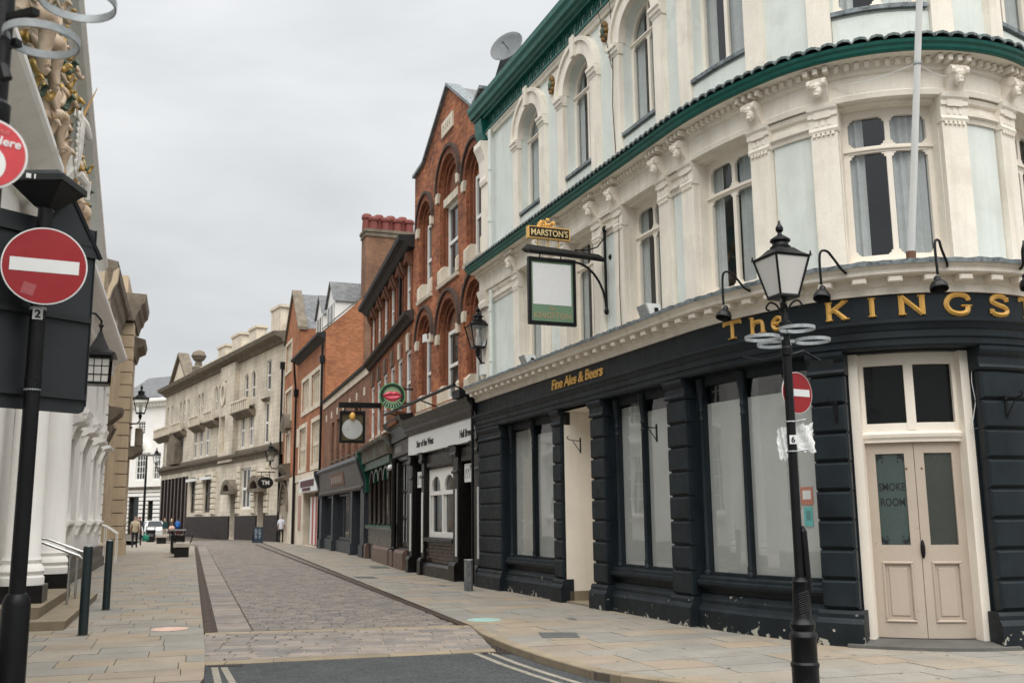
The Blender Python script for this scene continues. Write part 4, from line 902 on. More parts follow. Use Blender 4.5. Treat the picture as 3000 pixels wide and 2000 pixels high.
# ------------------------------------------------------------ gabled brick house over a black pub front
F = STAR
star = thing('gabled_brick_building', 'red brick building with a steep gable, arched windows and black pub front', 'building', (*F.P(3.4, 0, 0)[:2], 0))
ops = []
for (a, b, hf) in ((.60, 1.98, 0), (2.85, 4.62, .62), (5.35, 6.74, 0)):
    ops += [(a, b, 8.12, 11.05+hf), (a, b, 4.72, 7.52)]
arcs = [(a, b, zt-(b-a)/2, zt) for a, b, z0, zt in ops]
ZG = 4.40
w_ = wall(F, 0, F.len, ZG, 12.1, ops, 0, .07, arches=arcs)
w_.add([F.P(*p, 0) for p in ((0, 12.1), (F.len, 12.1), (F.len, 12.36), (6.1, 12.1), (3.75, 13.72), (1.1, 12.26), (.05, 12.2))], [tuple(range(7))])
part('brick_wall', w_, BRICK, star)
for (a, b, z0, zt), (_, _, zs, _) in zip(ops, arcs):
    r = (b-a)/2; c = (a+b)/2; big = zt > 11.3; up = z0 > 6
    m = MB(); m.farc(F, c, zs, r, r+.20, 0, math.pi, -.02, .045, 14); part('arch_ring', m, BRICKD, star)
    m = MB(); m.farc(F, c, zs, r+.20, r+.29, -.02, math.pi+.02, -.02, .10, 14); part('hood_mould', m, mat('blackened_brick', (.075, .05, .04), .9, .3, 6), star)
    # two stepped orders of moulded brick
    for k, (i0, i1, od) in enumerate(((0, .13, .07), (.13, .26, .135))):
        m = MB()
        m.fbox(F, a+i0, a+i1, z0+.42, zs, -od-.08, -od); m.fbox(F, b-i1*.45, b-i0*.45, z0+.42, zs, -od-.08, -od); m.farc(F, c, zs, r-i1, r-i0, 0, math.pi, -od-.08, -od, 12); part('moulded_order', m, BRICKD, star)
    for x0, x1 in ((a-.10, a+.27), (b-.11, b+.10)):
        m = MB(); m.fprof(F, x0, x1, [(-.24, z0-.02), (.05, z0-.02), (.05, z0+.34), (-.04, z0+.46), (-.24, z0+.46)]); part('jamb_stone', m, STONEP, star)
    zh = zs+(.05 if not big else -.30)
    m = MB(); m.add([F.P(a+.1, zh, -.22), F.P(b-.05, zh, -.22)]+[F.P(x, z, -.22) for x, z in reversed(arcpts(a+.1, b-.05, zs, zt-.1, 12))], [tuple(range(15))]); part('tympanum', m, BRICKB if not big else mat('carved_terracotta', (.20, .085, .045), .9, .5, 14, bump=.9, bscale=18), star)
    if big: m = MB(); m.fbox(F, a+.2, b-.06, zh-.18, zh+.05, -.26, -.05); part('lintel', m, STONEP, star)
    ww = window(F, a+.25, b-.10, z0, zh-(.18 if big else 0), -.185, star, WHITEP, PANE, 1, 2, w=.10, d=.10, bar=.06)
    m = MB(); m.fprof(F, a-.10, b+.10, [(-.3, z0-.16), (.07, z0-.16), (.09, z0-.07), (-.3, z0-.0)]); part('sill', m, STONEP, star)
    for q in (a-.12, b+.12):
        m = MB(); m.fprism(F, [(q-.10, zs-.26), (q+.10, zs-.26), (q+.14, zs+.02), (q-.14, zs+.02)], -.01, .08); part('impost_stone', m, STONEP, star)
m = MB(); m.fbox(F, 3.15, 4.25, 12.35, 12.80, -.02, .05); ds = part('date_stone', m, STONEP, star); 
for k in range(4): m = MB(); m.farc(F, 3.40+k*.2, 12.57, .035, .06, .4*k, 5.2+.3*k, .045, .056, 9, 1.5); part('worn_numeral', m, mat('worn_carving', (.33, .29, .22), .9), ds)
cop = MB()
for p, q in (((.0, 12.22), (1.15, 12.30)), ((1.1, 12.28), (3.75, 13.76)), ((3.75, 13.76), (6.12, 12.12)), ((6.08, 12.12), (F.len, 12.38))):
    cop.rings([[F.P(x, z-.02, .10), F.P(x, z+.07, .10), F.P(x, z+.07, -.32), F.P(x, z-.02, -.32)] for x, z in (p, q)])
part('gable_coping', cop, LEAD, star)
m = MB(); pk, vl, kn = (3.75, 13.74), (6.1, 12.12), (1.1, 12.28)
m.quad(F.P(*pk, -.3), F.P(*vl, -.3), F.P(vl[0], vl[1], -6), F.P(pk[0], pk[1], -6)); m.quad(F.P(*pk, -.3), F.P(*kn, -.3), F.P(kn[0], kn[1], -6), F.P(pk[0], pk[1], -6)); m.quad(F.P(*vl, -.3), F.P(7.6, 13.2, -.3), F.P(7.6, 13.2, -6), F.P(vl[0], vl[1], -6)); part('roof', m, SLATE, star, smooth='keep')
m = MB()
for u in (.01,): m.quad(F.P(u, 4, 0), F.P(u, 4, -7), F.P(u, 12.2, -7), F.P(u, 12.2, 0))
part('side_wall', m, BRICK, star)
m = MB(); m.fprof(F, 1.75, 1.98, [(.12, 6.6), (.2, 6.6), (.2, 6.83), (.12, 6.83)]); part('alarm_box', m, SIGNW, star)
# pub front
SP = [(0, .34), (1.33, 1.66), (4.46, 4.96), (6.22, 6.74)]
m = wall(F, 0, F.len, 0, ZG, [(.34, 1.33, 0, 3.3), (1.66, 4.36, 1.02, 2.95), (4.98, 6.22, 0, 3.3)], .0, .35); part('pub_front', m, BLACKP, star)
for a, b in SP:
    m = MB(); m.fbox(F, a+.03, b-.03, .45, 3.15, -.01, .10); pl = part('pilaster', m, BLACKP, star)
    m = MB(); m.fprof(F, a, b, [(0, 0), (.22, 0), (.22, .38), (.18, .45), (.16, .47), (0, .47)]); part('pilaster_base', m, BLACKP, pl)
    m = MB(); m.fprof(F, a, b, [(0, 3.12), (.16, 3.12), (.2, 3.18), (.17, 3.24), (.17, 3.36), (.24, 3.42), (0, 3.44)]); part('pilaster_cap', m, BLACKP, pl); m = MB(); m.fprof(F, a, b, [(0, 2.70), (.13, 2.70), (.15, 2.74), (.13, 2.78), (0, 2.78)]); part('pilaster_band', m, BLACKP, pl)
    m = MB(); m.fbox(F, b-.07, b-.03, .62, 2.30, .13, .165); part('light_strip', m, SIGNW, pl)
m = MB(); m.fbox(F, .06, 6.20, 3.42, 4.0, .02, .17); fs = part('fascia_board', m, SIGNW, star)
for tx, u, s_ in (('Star of the West', F.pix(957, 1026, .17)[0], .27), ('Hull Brewery', F.pix(1056, 1000, .17)[0], .27)):
    zz = F.pix(957, 1026, .17)[1]-.02 if tx[0] == 'S' else F.pix(1056, 1000, .17)[1]-.06
    ue = F.pix(996 if tx[0] == 'S' else 1093, 1010, .17)[0]; tm = text_mesh(tx, s_, .006, .003, .95); k = (ue-u)/max(v[0] for v in tm.v); tm.v = [F.P(u+x*k, zz+y, .176+d) for x, y, d in tm.v]; part('lettering', tm, BLK, fs, label='dark words %s on the white fascia' % tx)
m = MB(); m.fprof(F, 0, F.len-.02, [(0, 4.0), (.2, 4.0), (.26, 4.1), (.3, 4.14), (.3, 4.22), (.42, 4.32), (.46, 4.44), (0, 4.5)]); part('shop_cornice', m, BLACKP, star)
m = MB(); m.tube([F.P(u, 4.78, .62) for u in (-1.2, 2.5, 6.3)], .05, 8)
for u in (-.6, 3, 6.2): m.tube([F.P(u, 4.60, .1), F.P(u, 4.78, .62)], .02, 6)
m.fbox(F, 5.9, 6.5, 4.46, 4.66, .0, .55); part('awning_roller', m, IRON, star)
m = MB(); m.fblock(F, .10, 1.30, 3.05, 3.32, .0, .05, .015)
for a, b in ((1.72, 4.32), (5.05, 6.18)):
    m = MB(); m.fblock(F, a, b, 2.98, 3.34, -.02, .06, .02); part('frieze_panel', m, BLACKP, star)
wn = window(F, 1.68, 4.34, 1.04, 2.93, -.05, star, WHITEP, PANE, 2, 1, w=.12, d=.1, bar=.13)
m = MB()
for a, b in ((1.80, 2.945), (3.075, 4.22)):
    m.fbox(F, a, b, 2.20, 2.31, -.12, -.045); A_ = arcpts(a+.14, b-.14, 2.42, 2.72, 10); m.fspan(F, A_, 2.86, -.1, -.048); m.fbox(F, a, a+.14, 2.31, 2.86, -.1, -.048); m.fbox(F, b-.14, b, 2.31, 2.86, -.1, -.048)
    m.fbox(F, a+.14, a+.18, 1.15, 2.2, -.1, -.06)
part('window_tracery', m, WHITEP, wn)
m = MB(); m.fprof(F, 1.62, 4.40, [(-.1, .93), (.1, .93), (.12, 1.0), (.06, 1.05), (-.1, 1.05)]); part('window_sill', m, BLACKP, star)
TILEB = mat('brown_glazed_tile', (.035, .018, .012), .22, .3, 8, spec=.5, island=.3)
st_r = MB(); m = MB(); m.fbox(F, 1.66, 4.36, .36, .93, -.02, .01); pn = part('tile_panel', m, mat('grey_grout', (.16, .15, .14), .9), star)
for j in range(6):
    for i in range(13):
        u = 1.67+i*.207+(.1035 if j % 2 else 0); u1 = min(u+.196, 4.355)
        if u1-u > .05: m = MB(); m.fblock(F, u, u1, .372+j*.093, .372+j*.093+.083, .0, .024, .006); part('tile', m, TILEB, pn)
m = MB(); m.fprof(F, 1.62, 4.4, [(0, 0), (.16, 0), (.16, .28), (.1, .35), (0, .36)]); part('plinth', m, BLACKP, star)
for a, b in ((.36, 1.31), (5.0, 6.20)):
    d = MB(); d.fbox(F, a, b, .02, 2.42, -.34, -.28); dr = part('door', d, BROWNP, star)
    for za, zb in ((.2, .9), (1.05, 2.3)): m = MB(); m.fblock(F, a+.14, b-.14, za, zb, -.29, -.265, .03); part('door_panel', m, BROWNP, dr)
    m = MB(); m.fbox(F, a, b, 2.42, 3.3, -.36, -.26); part('overdoor', m, BLACKP, star)
    m = MB(); m.fbox(F, a+.10, b-.06, 2.46, 2.92, -.26, -.02); ps = part('white_panel', m, SIGNW, star)
    m = MB(); rr = random.Random(int(a*10))
    for k in range(5 if a > 2 else 3):
        u = a+.2+k*.17; z = 2.52+.04*rr.random(); h = .2+.12*rr.random(); m.fprism(F, [(u, z), (u+.03, z), (u+.05, z+h), (u+.09, z+h*.6), (u+.10, z+h), (u+.06, z+h+.03), (u+.02, z+h)], -.021, -.017)
    part('print', m, BLK, ps)
m = MB(); m.fbox(F, 5.3, 5.55, .86, .94, -.28, -.262); part('letter_plate', m, SIGNW, star)
m = MB(); m.tube([F.P(6.76, z, .3) for z in (0.05, 2, 4.2)]+[F.P(6.70, 4.6, .3)], .035, 8); part('drainpipe', m, IRON, star, smooth=.6)
# ------------------------------------------------------------ long brick house with the hanging lips sign
F = LIPS
lips = thing('brick_building', 'dark red brick building with tall narrow white windows above a black and green bar front', 'building', (*F.P(5.5, 0, 0)[:2], 0))
WC = [1.1, 2.95, 4.8, 6.6, 8.35, 10.15]; hw = .46
ops = [(c-hw, c+hw, 4.75, 6.85) for c in WC]+[(c-hw, c+hw, 8.0, 9.72) for c in WC]
part('brick_wall', wall(F, 0, F.len, 4.1, 10.2, ops, 0, .26), BRICK, lips)
for i, (a, b, z0, z1) in enumerate(ops):
    window(F, a, b, z0, z1, -.025, lips, WHITEP, PANE, 1, 2, w=.13, d=.10, bar=.05, sill=.06, sm=STONEP)
    up = z0 > 7; c = (a+b)/2
    m = MB()
    if up:
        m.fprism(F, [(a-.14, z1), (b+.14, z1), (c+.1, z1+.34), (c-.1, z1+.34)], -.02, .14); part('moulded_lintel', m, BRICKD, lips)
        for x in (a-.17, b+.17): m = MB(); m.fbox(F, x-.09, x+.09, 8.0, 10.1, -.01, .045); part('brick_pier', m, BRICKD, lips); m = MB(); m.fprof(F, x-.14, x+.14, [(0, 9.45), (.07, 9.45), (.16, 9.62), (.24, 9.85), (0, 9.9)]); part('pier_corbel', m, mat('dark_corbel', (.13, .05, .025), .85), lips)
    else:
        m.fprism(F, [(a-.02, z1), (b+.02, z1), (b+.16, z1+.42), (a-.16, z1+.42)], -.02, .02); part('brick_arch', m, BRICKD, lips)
        m = MB(); m.fprism(F, [(c-.15, z1-.03), (c+.15, z1-.03), (c+.23, z1+.52), (c-.23, z1+.52)], -.02, .07); part('keystone', m, STONEP if i > 3 else STONED, lips)
m = MB(); m.fprof(F, 0, F.len, [(0, 7.62), (.10, 7.62), (.16, 7.74), (.3, 7.8), (.32, 7.9), (0, 7.98)]); part('string_course', m, mat('sooty_band', (.06, .045, .038), .9, .4, 4), lips)
m = MB(); m.fprof(F, -.3, F.len, [(0, 9.95), (.2, 10.0), (.34, 10.14), (.5, 10.2), (.52, 10.34), (0, 10.38)]); part('eaves_gutter', m, BLK, lips)
backing(F, lips, 10.3, -7, BRICK, SLATE, 12.4)
m = MB(); m.tube([F.P(8.9, z, .1) for z in (7.95, 10.1)], .05, 8); part('drainpipe', m, IRON, lips, smooth=.6)
# bar front
part('bar_front', wall(F, 0, F.len, 0, 4.2, [(.5, 7.5, .62, 3.5), (8.3, 10.2, .66, 3.4)], 0, .4), BLACKP, lips)
m = MB(); m.fprof(F, 7.4, F.len, [(0, 4.0), (.2, 4.02), (.24, 4.45), (.40, 4.55), (.46, 4.68), (0, 4.76)]); fa = part('shop_cornice', m, BLACKP, lips)
m = MB(); m.fbox(F, 7.6, F.len-.1, 3.55, 4.0, -.02, .12); fa2 = part('fascia_board', m, BROWNP, lips)
m = MB(); m.fprof(F, -.2, 7.5, [(0, 3.72), (.30, 3.74), (.36, 4.18), (.48, 4.24), (.50, 4.34), (0, 4.5)]); part('shop_cornice', m, mat('weathered_board', (.12, .095, .07), .8, .4, 5, mottle=((.16, .24, .22), 3)), lips)
m = MB(); m.fbox(F, .2, 7.4, 3.45, 3.72, -.02, .2); fa3 = part('fascia_board', m, mat('bottle_green', (.012, .06, .04), .4, .2, 4), lips)
LT = mat('dull_silver_letters', (.25, .25, .24), .5)
part('lettering', text_on(F, 'HULL TAVERN'[0:4]+'  '+'1884', 8.0, 3.66, .12, .26, .004, .006), LT, fa2) if False else None
for k in range(5): m = MB(); m.fbox(F, 8.3+k*.26, 8.46+k*.26, 3.66, 3.86, .12, .13); part('letter', m, LT, fa2)
# left bar window: arcade of slim columns over a green tiled sill
GT = mat('green_tile', (.01, .075, .05), .2, .3, 10, spec=.5)
BG = mat('dark_bar_glass', (.018, .016, .014), .05, .4, 1.2, spec=.6, fine=0)
m = MB(); m.fbox(F, .5, 7.5, 1.35, 3.5, -.38, -.33); part('bar_window', m, BG, lips)
for k in range(6):
    u = .75+k*1.32; m = MB(); cyl3(m, F, u, -.02, 1.35, 3.05, .055); part('column', m, BROWNP, lips, smooth=True)
    if k < 5:
        m = MB(); m.farc(F, u+.66, 2.95, .52, .66, 0, math.pi, -.12, .05, 10, .8); part('arch_ring', m, GT if k % 2 else BROWNP, lips)
m = MB(); m.fprof(F, .35, 7.6, [(-.35, 1.18), (.12, 1.18), (.16, 1.24), (.16, 1.32), (-.35, 1.38)]); part('tiled_sill', m, GT, lips)
m = MB(); m.fbox(F, .5, 7.5, .6, 1.2, -.34, .04); part('tiled_dado', m, mat('olive_tile', (.055, .05, .03), .3, .3, 6), lips)
for a, b in ((.1, .55), (2.6, 6.9), (7.3, 8.0), (8.3, 10.2)):
    m = MB(); m.fprof(F, a, b, [(0, 0), (.16, 0), (.16, .5), (.1, .58), (0, .6)]); part('stone_base', m, mat('brown_granite', (.13, .085, .065), .45, .25, 12), lips)
window(F, 8.3, 10.2, .68, 3.38, -.08, lips, BLACKP, mat('pale_leaded_glass', (.30, .31, .30), .15, .2, 2, spec=.5), 3, 3, w=.10, d=.12, bar=.06)
for k in range(1, 6): m = MB(); u = 8.4+k*.285; m.fbox(F, u-.014, u+.014, .75, 3.3, -.15, -.12); part('glazing_bar', m, SIGNW, lips)
m = MB(); cyl3(m, F, 7.95, .1, .55, 3.5, .09); part('column', m, BLACKP, lips, smooth=True)
m = MB(); m.ell(F.P(7.7, 3.25, .2), .1, .1, .1, 10, 8); part('globe_lamp', m, SIGNW, lips, smooth=True)
m = MB(); m.fprof(F, -.15, .25, [(.0, 2.6), (.15, 2.6), (.12, 3.0), (.3, 3.6), (.55, 4.2), (0, 4.3)]); part('console', m, GT, lips)
# ------------------------------------------------------------ low two-storey brick shop
F = WED
wed = thing('low_brick_shop', 'low two storey brown brick shop with pale coping and dark timber shopfront', 'building', (*F.P(7, 0, 0)[:2], 0))
ops = [(3.2+k*1.9, 4.2+k*1.9, 4.5, 6.5) for k in range(5)]
part('brick_wall', wall(F, 0, F.len, 3.9, 7.9, ops, 0, .3), BRICKB, wed)
for a, b, z0, z1 in ops: window(F, a, b, z0, z1, -.12, wed, BROWNP, PANE, 1, 2, w=.07, d=.1, bar=.05, sill=.06, sm=STONED)
m = MB(); m.fprof(F, 0, F.len, [(-.05, 7.55), (.06, 7.55), (.06, 7.88), (-.05, 7.9)]); part('pale_band', m, STONEP, wed)
m = MB(); m.fprof(F, 0, F.len, [(-.3, 7.9), (.12, 7.9), (.16, 8.02), (-.3, 8.1)]); part('coping', m, BLK, wed)
for k in range(7): m = MB(); u = 1.2+k*2.05; m.fbox(F, u-.16, u+.16, 6.75, 7.1, -.01, .03); part('pale_block', m, STONEP, wed)
backing(F, wed, 7.9, -7, BRICKB, LEAD, 8.3)
part('shopfront', wall(F, 0, F.len, 0, 3.9, [(1.0, 4.9, .55, 2.75), (5.4, 10.9, .55, 2.75), (11.5, 13.6, 0.05, 2.75)], .0, .3), mat('slate_blue_paint', (.028, .034, .042), .45, .2, 4), wed)
NB = MATS['slate_blue_paint']
for a, b in ((0, .9), (4.95, 5.35), (10.95, 11.45), (13.7, 14.6)):
    m = MB(); m.fbox(F, a, b, .5, 2.75, -.01, .14); pl = part('pilaster', m, NB, wed); m = MB(); m.fbox(F, a-.03, b+.03, 0, .5, -.01, .2); part('pilaster_base', m, NB, pl)
window(F, 1.0, 4.9, .57, 2.74, -.12, wed, NB, PANE, 2, 1, w=.1, d=.1, bar=.1); window(F, 5.4, 10.9, .57, 2.74, -.12, wed, NB, PANE, 3, 1, w=.1, d=.1, bar=.1)
m = MB(); m.fbox(F, 11.5, 13.6, .05, 2.7, -.3, -.24); part('shop_door', m, NB, wed)
m = MB(); m.fprof(F, .3, F.len-.3, [(0, 2.75), (.2, 2.75), (.26, 2.85), (.18, 2.95), (.30, 3.9), (0, 3.95)]); fb = part('fascia_board', m, BROWNP, wed)
m = MB(); m.fprof(F, 5.0, 9.6, [(.18, 3.1), (.235, 3.1), (.30, 3.7), (.2, 3.7)]); part('sign_panel', m, mat('brown_sign', (.17, .085, .055), .6, .3, 3), fb)
for k in range(5): m = MB(); m.fbox(F, 5.5+k*.75, 6.0+k*.75, 3.22, 3.58, .26, .285); part('letter', m, mat('worn_letters', (.24, .2, .18), .6), fb)
m = MB(); m.fprof(F, 0, F.len, [(0, 3.9), (.36, 3.9), (.42, 4.0), (.36, 4.1), (0, 4.3)]); part('fascia_cap', m, mat('lead_grey', (.07, .08, .09), .5, .3, 6), wed)
for u in (.12, F.len-.35): m = MB(); m.fprof(F, u-.12, u+.22, [(0, 2.6), (.2, 2.6), (.18, 3.0), (.32, 3.4), (.5, 3.9), (.5, 4.15), (0, 4.2)]); part('console', m, NB, wed)
# ------------------------------------------------------------ brick house with stone mullioned windows
F = BRF
brf = thing('orange_brick_building', 'orange brick building with stone mullioned windows and white dormers on its roof', 'building', (*F.P(5, 0, 0)[:2], 0))
ops = [(2.0, 4.7, 8.15, 10.05), (5.6, 8.6, 8.15, 10.05), (1.3, 3.9, 4.62, 7.15), (6.1, 8.9, 4.62, 7.15)]
part('brick_wall', wall(F, 0, F.len, 3.9, 11.75, ops, 0, .2), BRICKO, brf)
CREAMW = mat('cream_leaded_window', (.40, .36, .26), .4, .2, 3, spec=.5)
for a, b, z0, z1 in ops:
    m = MB(); m.fbox(F, a-.26, a, z0-.25, z1+.25, -.02, .05); m.fbox(F, b, b+.26, z0-.25, z1+.25, -.02, .05); m.fbox(F, a, b, z1, z1+.25, -.02, .048); m.fbox(F, a, b, z0-.25, z0, -.02, .06); part('stone_surround', m, STONEP, brf)
    window(F, a, b, z0, z1, -.06, brf, STONEP, CREAMW, 4, 2 if z0 < 7 else 1, w=.12, d=.12, bar=.14)
m = MB(); m.fbox(F, 4.75, 5.55, 7.9, 10.3, -.01, .045); part('stone_panel', m, STONEP, brf); m = MB(); m.fbox(F, .1, 1.0, 6.1, 7.3, -.01, .045); part('stone_panel', m, STONEP, brf)
m = MB(); m.fbox(F, 0, F.len, 3.85, 4.3, -.02, .06); part('stone_band', m, STONEP, brf)
m = MB(); m.fprof(F, -.3, F.len, [(0, 11.5), (.35, 11.72), (.5, 11.75), (.5, 11.9), (0, 11.98)]); part('eaves_gutter', m, BLK, brf)
ZR, OR = 16.2, -4.6
r = MB(); r.quad(F.P(0, 11.9, .3), F.P(F.len, 11.9, .3), F.P(F.len, ZR, OR), F.P(0, ZR, OR)); r.quad(F.P(0, 11.9, 2*OR), F.P(F.len, 11.9, 2*OR), F.P(F.len, ZR, OR), F.P(0, ZR, OR)); part('roof', r, SLATE, brf, smooth='keep')
s_ = MB(); u = F.len-.005; s_.add([F.P(u, 0, -.01), F.P(u, 0, 2*OR), F.P(u, 11.9, 2*OR), F.P(u, ZR+.25, OR), F.P(u, 12.0, .1), F.P(u, 11.5, -.01)], [tuple(range(6))]); part('flank_wall', s_, BRICKO, brf, smooth='keep')
m = MB(); m.rings([[F.P(u+.02, z+.22, o), F.P(u-.3, z+.22, o), F.P(u-.3, z+.30, o), F.P(u+.02, z+.30, o)] for z, o in ((11.9, .15), (ZR, OR))]); part('verge_coping', m, STONED, brf)
for ua, ub in ((2.2, 4.6), (6.0, 8.6)):          # dormers
    m = MB(); o0, o1 = -.75, -4.0; z0, z1 = 12.3, 14.2; c = (ua+ub)/2
    m.quad(F.P(ua, z0, o0), F.P(ub, z0, o0), F.P(ub, z1, o0), F.P(ua, z1, o0))
    for u_ in (ua, ub): m.quad(F.P(u_, z0, o0), F.P(u_, z1, o0), F.P(u_, z1, o1), F.P(u_, z0, o1))
    m.add([F.P(ua, z1, o0), F.P(ub, z1, o0), F.P(c, z1+1.3, o0)], [(0, 1, 2)]); dm_ = part('dormer', m, WHITEP, brf, smooth='keep')
    m = MB()
    for x in (ua-.15, ub+.15): m.quad(F.P(x, z1-.1, o0+.15), F.P(c, z1+1.35, o0+.15), F.P(c, z1+1.35, o1), F.P(x, z1-.1, o1))
    part('dormer_roof', m, SLATE, dm_, smooth='keep')
    m = MB(); m.fbox(F, ua+.3, ub-.3, z0+.3, z1-.15, o0, o0+.03); part('dormer_window', m, PANE, dm_)
    for u_ in (ua+.3, c, ub-.3): m = MB(); m.fbox(F, u_-.06, u_+.06, z0+.3, z1-.15, o0+.03, o0+.07); part('glazing_bar', m, WHITEP, dm_)
def stack(u, o, z0, z1, su, so, npots, parent, m_=BRICKO, F=F, ph=.55):
    m = MB(); m.fbox(F, u-su/2, u+su/2, z0, z1, o-so/2, o+so/2); m.fbox(F, u-su/2-.06, u+su/2+.06, z1-.35, z1-.15, o-so/2-.06, o+so/2+.06); m.fbox(F, u-su/2-.04, u+su/2+.04, z1, z1+.08, o-so/2-.04, o+so/2+.04); c = part('chimney', m, m_, parent)
    for k in range(npots):
        t_ = (k+.5)/npots-.5; uu, oo = (u+su*.92*t_, o) if su > so else (u, o+so*.92*t_); h = ph*(1 if k % 2 else .86)
        m = MB(); m.lathe([(.15, z1+.05), (.15, z1+h*.8), (.18, z1+h*.82), (.18, z1+h*.95), (.14, z1+h)], F.P(uu, 0, oo), 10); part('chimney_pot', m, mat('terracotta_pot', (.17, .042, .034), .7, .2, 5), c, smooth=.6)
stack(7.2, -4.6, 14, 17.6, .9, .9, 1, brf, ph=1.0)
# shop below
part('shopfront', wall(F, 0, F.len, 0, 3.9, [(3.4, 9.3, 0, 3.1)], 0, .8), STONEP, brf)
m = MB(); m.fbox(F, 3.2, 9.6, 3.12, 3.92, .0, .25); fb = part('fascia_board', m, SIGNW, brf)
for k in range(8): m = MB(); m.fbox(F, 3.8+k*.62, 4.3+k*.62, 3.42, 3.8, .25, .28); part('letter', m, mat('maroon_letters', (.07, .01, .016), .5), fb)
for k in range(6): m = MB(); m.fbox(F, 4.6+k*.5, 4.95+k*.5, 3.18, 3.36, .25, .28); part('letter', m, MATS['maroon_letters'], fb)
m = MB(); m.fbox(F, 3.4, 9.3, 0, 3.1, -.8, -.75); part('shop_recess', m, BROWNP, brf)
for k in range(5): m = MB(); m.fbox(F, 4.6+k*.62, 5.2+k*.62, .1, 2.85, -.3, -.24); part('striped_panel', m, mat('coral_red', (.42, .06, .04), .5) if k % 2 else SIGNW, brf)
m = MB(); m.fbox(F, 1.5, 2.5, .9, 3.0, .0, .04); part('notice_board', m, mat('pink_board', (.42, .25, .2), .6, .3, 6), brf)
m = MB(); m.tube([F.P(F.len-.15, z, .15) for z in (0, 6, 11.4)], .07, 8); m.fbox(F, F.len-.32, F.len, 10.2, 10.6, .02, .3); part('drainpipe', m, IRON, brf, smooth=.6)
m = MB(); m.tube([F.P(.1, 0, .15), F.P(.1, 9.6, .15), F.P(.4, 10.6, .3), F.P(.9, 11.6, .45)], .07, 8); m.fbox(F, -.05, .25, 9.4, 9.9, .02, .3); part('drainpipe', m, IRON, brf, smooth=.6)
# ------------------------------------------------------------ narrow gabled house with carved doorway
F = GAB
gab = thing('narrow_gabled_house', 'narrow orange brick house with steep gable, stone oriel and arched stone doorway', 'building', (*F.P(3.3, 0, 0)[:2], 0))
ops = [(.5, 3.2, 11.8, 13.7), (1.0, 3.8, 8.3, 10.3), (1.6, 3.6, 5.3, 7.3)]
w_ = wall(F, 0, F.len, 4.2, 13.9, ops, 0, .2); w_.add([F.P(*p, 0) for p in ((0, 13.9), (F.len, 13.9), (F.len, 14.0), (3.5, 17.0), (0, 14.0))], [tuple(range(5))]); part('brick_wall', w_, BRICKO, gab)
for a, b, z0, z1 in ops:
    m = MB(); m.fbox(F, a-.22, a, z0-.2, z1+.2, -.02, .05); m.fbox(F, b, b+.22, z0-.2, z1+.2, -.02, .05); m.fbox(F, a, b, z1, z1+.2, -.02, .048); m.fbox(F, a, b, z0-.2, z0, -.02, .06); part('stone_surround', m, STONEP, gab)
    window(F, a, b, z0, z1, -.06, gab, STONEP, CREAMW if z0 > 6 else mat('bright_lace', (.5, .52, .52), .5), 4, 1, w=.1, d=.12, bar=.12)
m = MB(); m.farc(F, 2.6, 7.5, .9, 1.5, .1, math.pi-.1, .0, .4, 12, .8); m.fprism(F, [(2.35, 7.4), (2.85, 7.4), (2.75, 8.7), (2.45, 8.7)], 0, .45); part('carved_pediment', m, STONED, gab)
m = MB(); m.fprof(F, 1.3, 3.9, [(0, 4.5), (.15, 4.5), (.5, 5.0), (.55, 5.2), (0, 5.3)]); part('oriel_corbel', m, STONED, gab)
cop = MB()
for p, q in (((-.1, 13.9), (3.5, 17.05)), ((3.5, 17.05), (F.len+.1, 13.9))): cop.rings([[F.P(x, z, .15), F.P(x, z+.22, .15), F.P(x, z+.22, -.5), F.P(x, z, -.5)] for x, z in (p, q)])
part('gable_coping', cop, STONED, gab)
m = MB(); m.quad(F.P(3.5, 17, -.2), F.P(F.len, 14, -.2), F.P(F.len, 14, -7), F.P(3.5, 17, -7)); m.quad(F.P(3.5, 17, -.2), F.P(0, 14, -.2), F.P(0, 14, -7), F.P(3.5, 17, -7)); part('roof', m, SLATE, gab, smooth='keep')
s_ = MB()
for u in (.01, F.len-.01): s_.quad(F.P(u, 0, -.02), F.P(u, 0, -7), F.P(u, 14, -7), F.P(u, 14, -.02))
part('side_walls', s_, BRICKO, gab, smooth='keep')
A0, A1 = .5, 4.2
w_ = wall(F, 0, F.len, 0, 4.25, [(A0, A1, 0, 3.9)], .12, .9, arches=[(A0, A1, 2.05, 3.9)]); part('stone_base', w_, STONEP, gab)
m = MB(); m.farc(F, (A0+A1)/2, 2.05, 1.85, 2.15, 0, math.pi, .0, .25, 14); part('arch_ring', m, STONED, gab)
m = MB(); m.fprof(F, A0-.3, A1+.3, [(0, 4.1), (.5, 4.15), (.6, 4.3), (0, 4.6)]); part('doorway_hood', m, STONED, gab)
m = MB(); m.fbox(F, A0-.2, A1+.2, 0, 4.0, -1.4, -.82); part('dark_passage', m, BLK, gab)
m = MB(); m.tube([F.P(.0, z, .2) for z in (0, 5, 12.6)], .08, 8); m.fbox(F, -.2, .2, 12.2, 12.7, .02, .36); part('drainpipe', m, IRON, gab, smooth=.6)
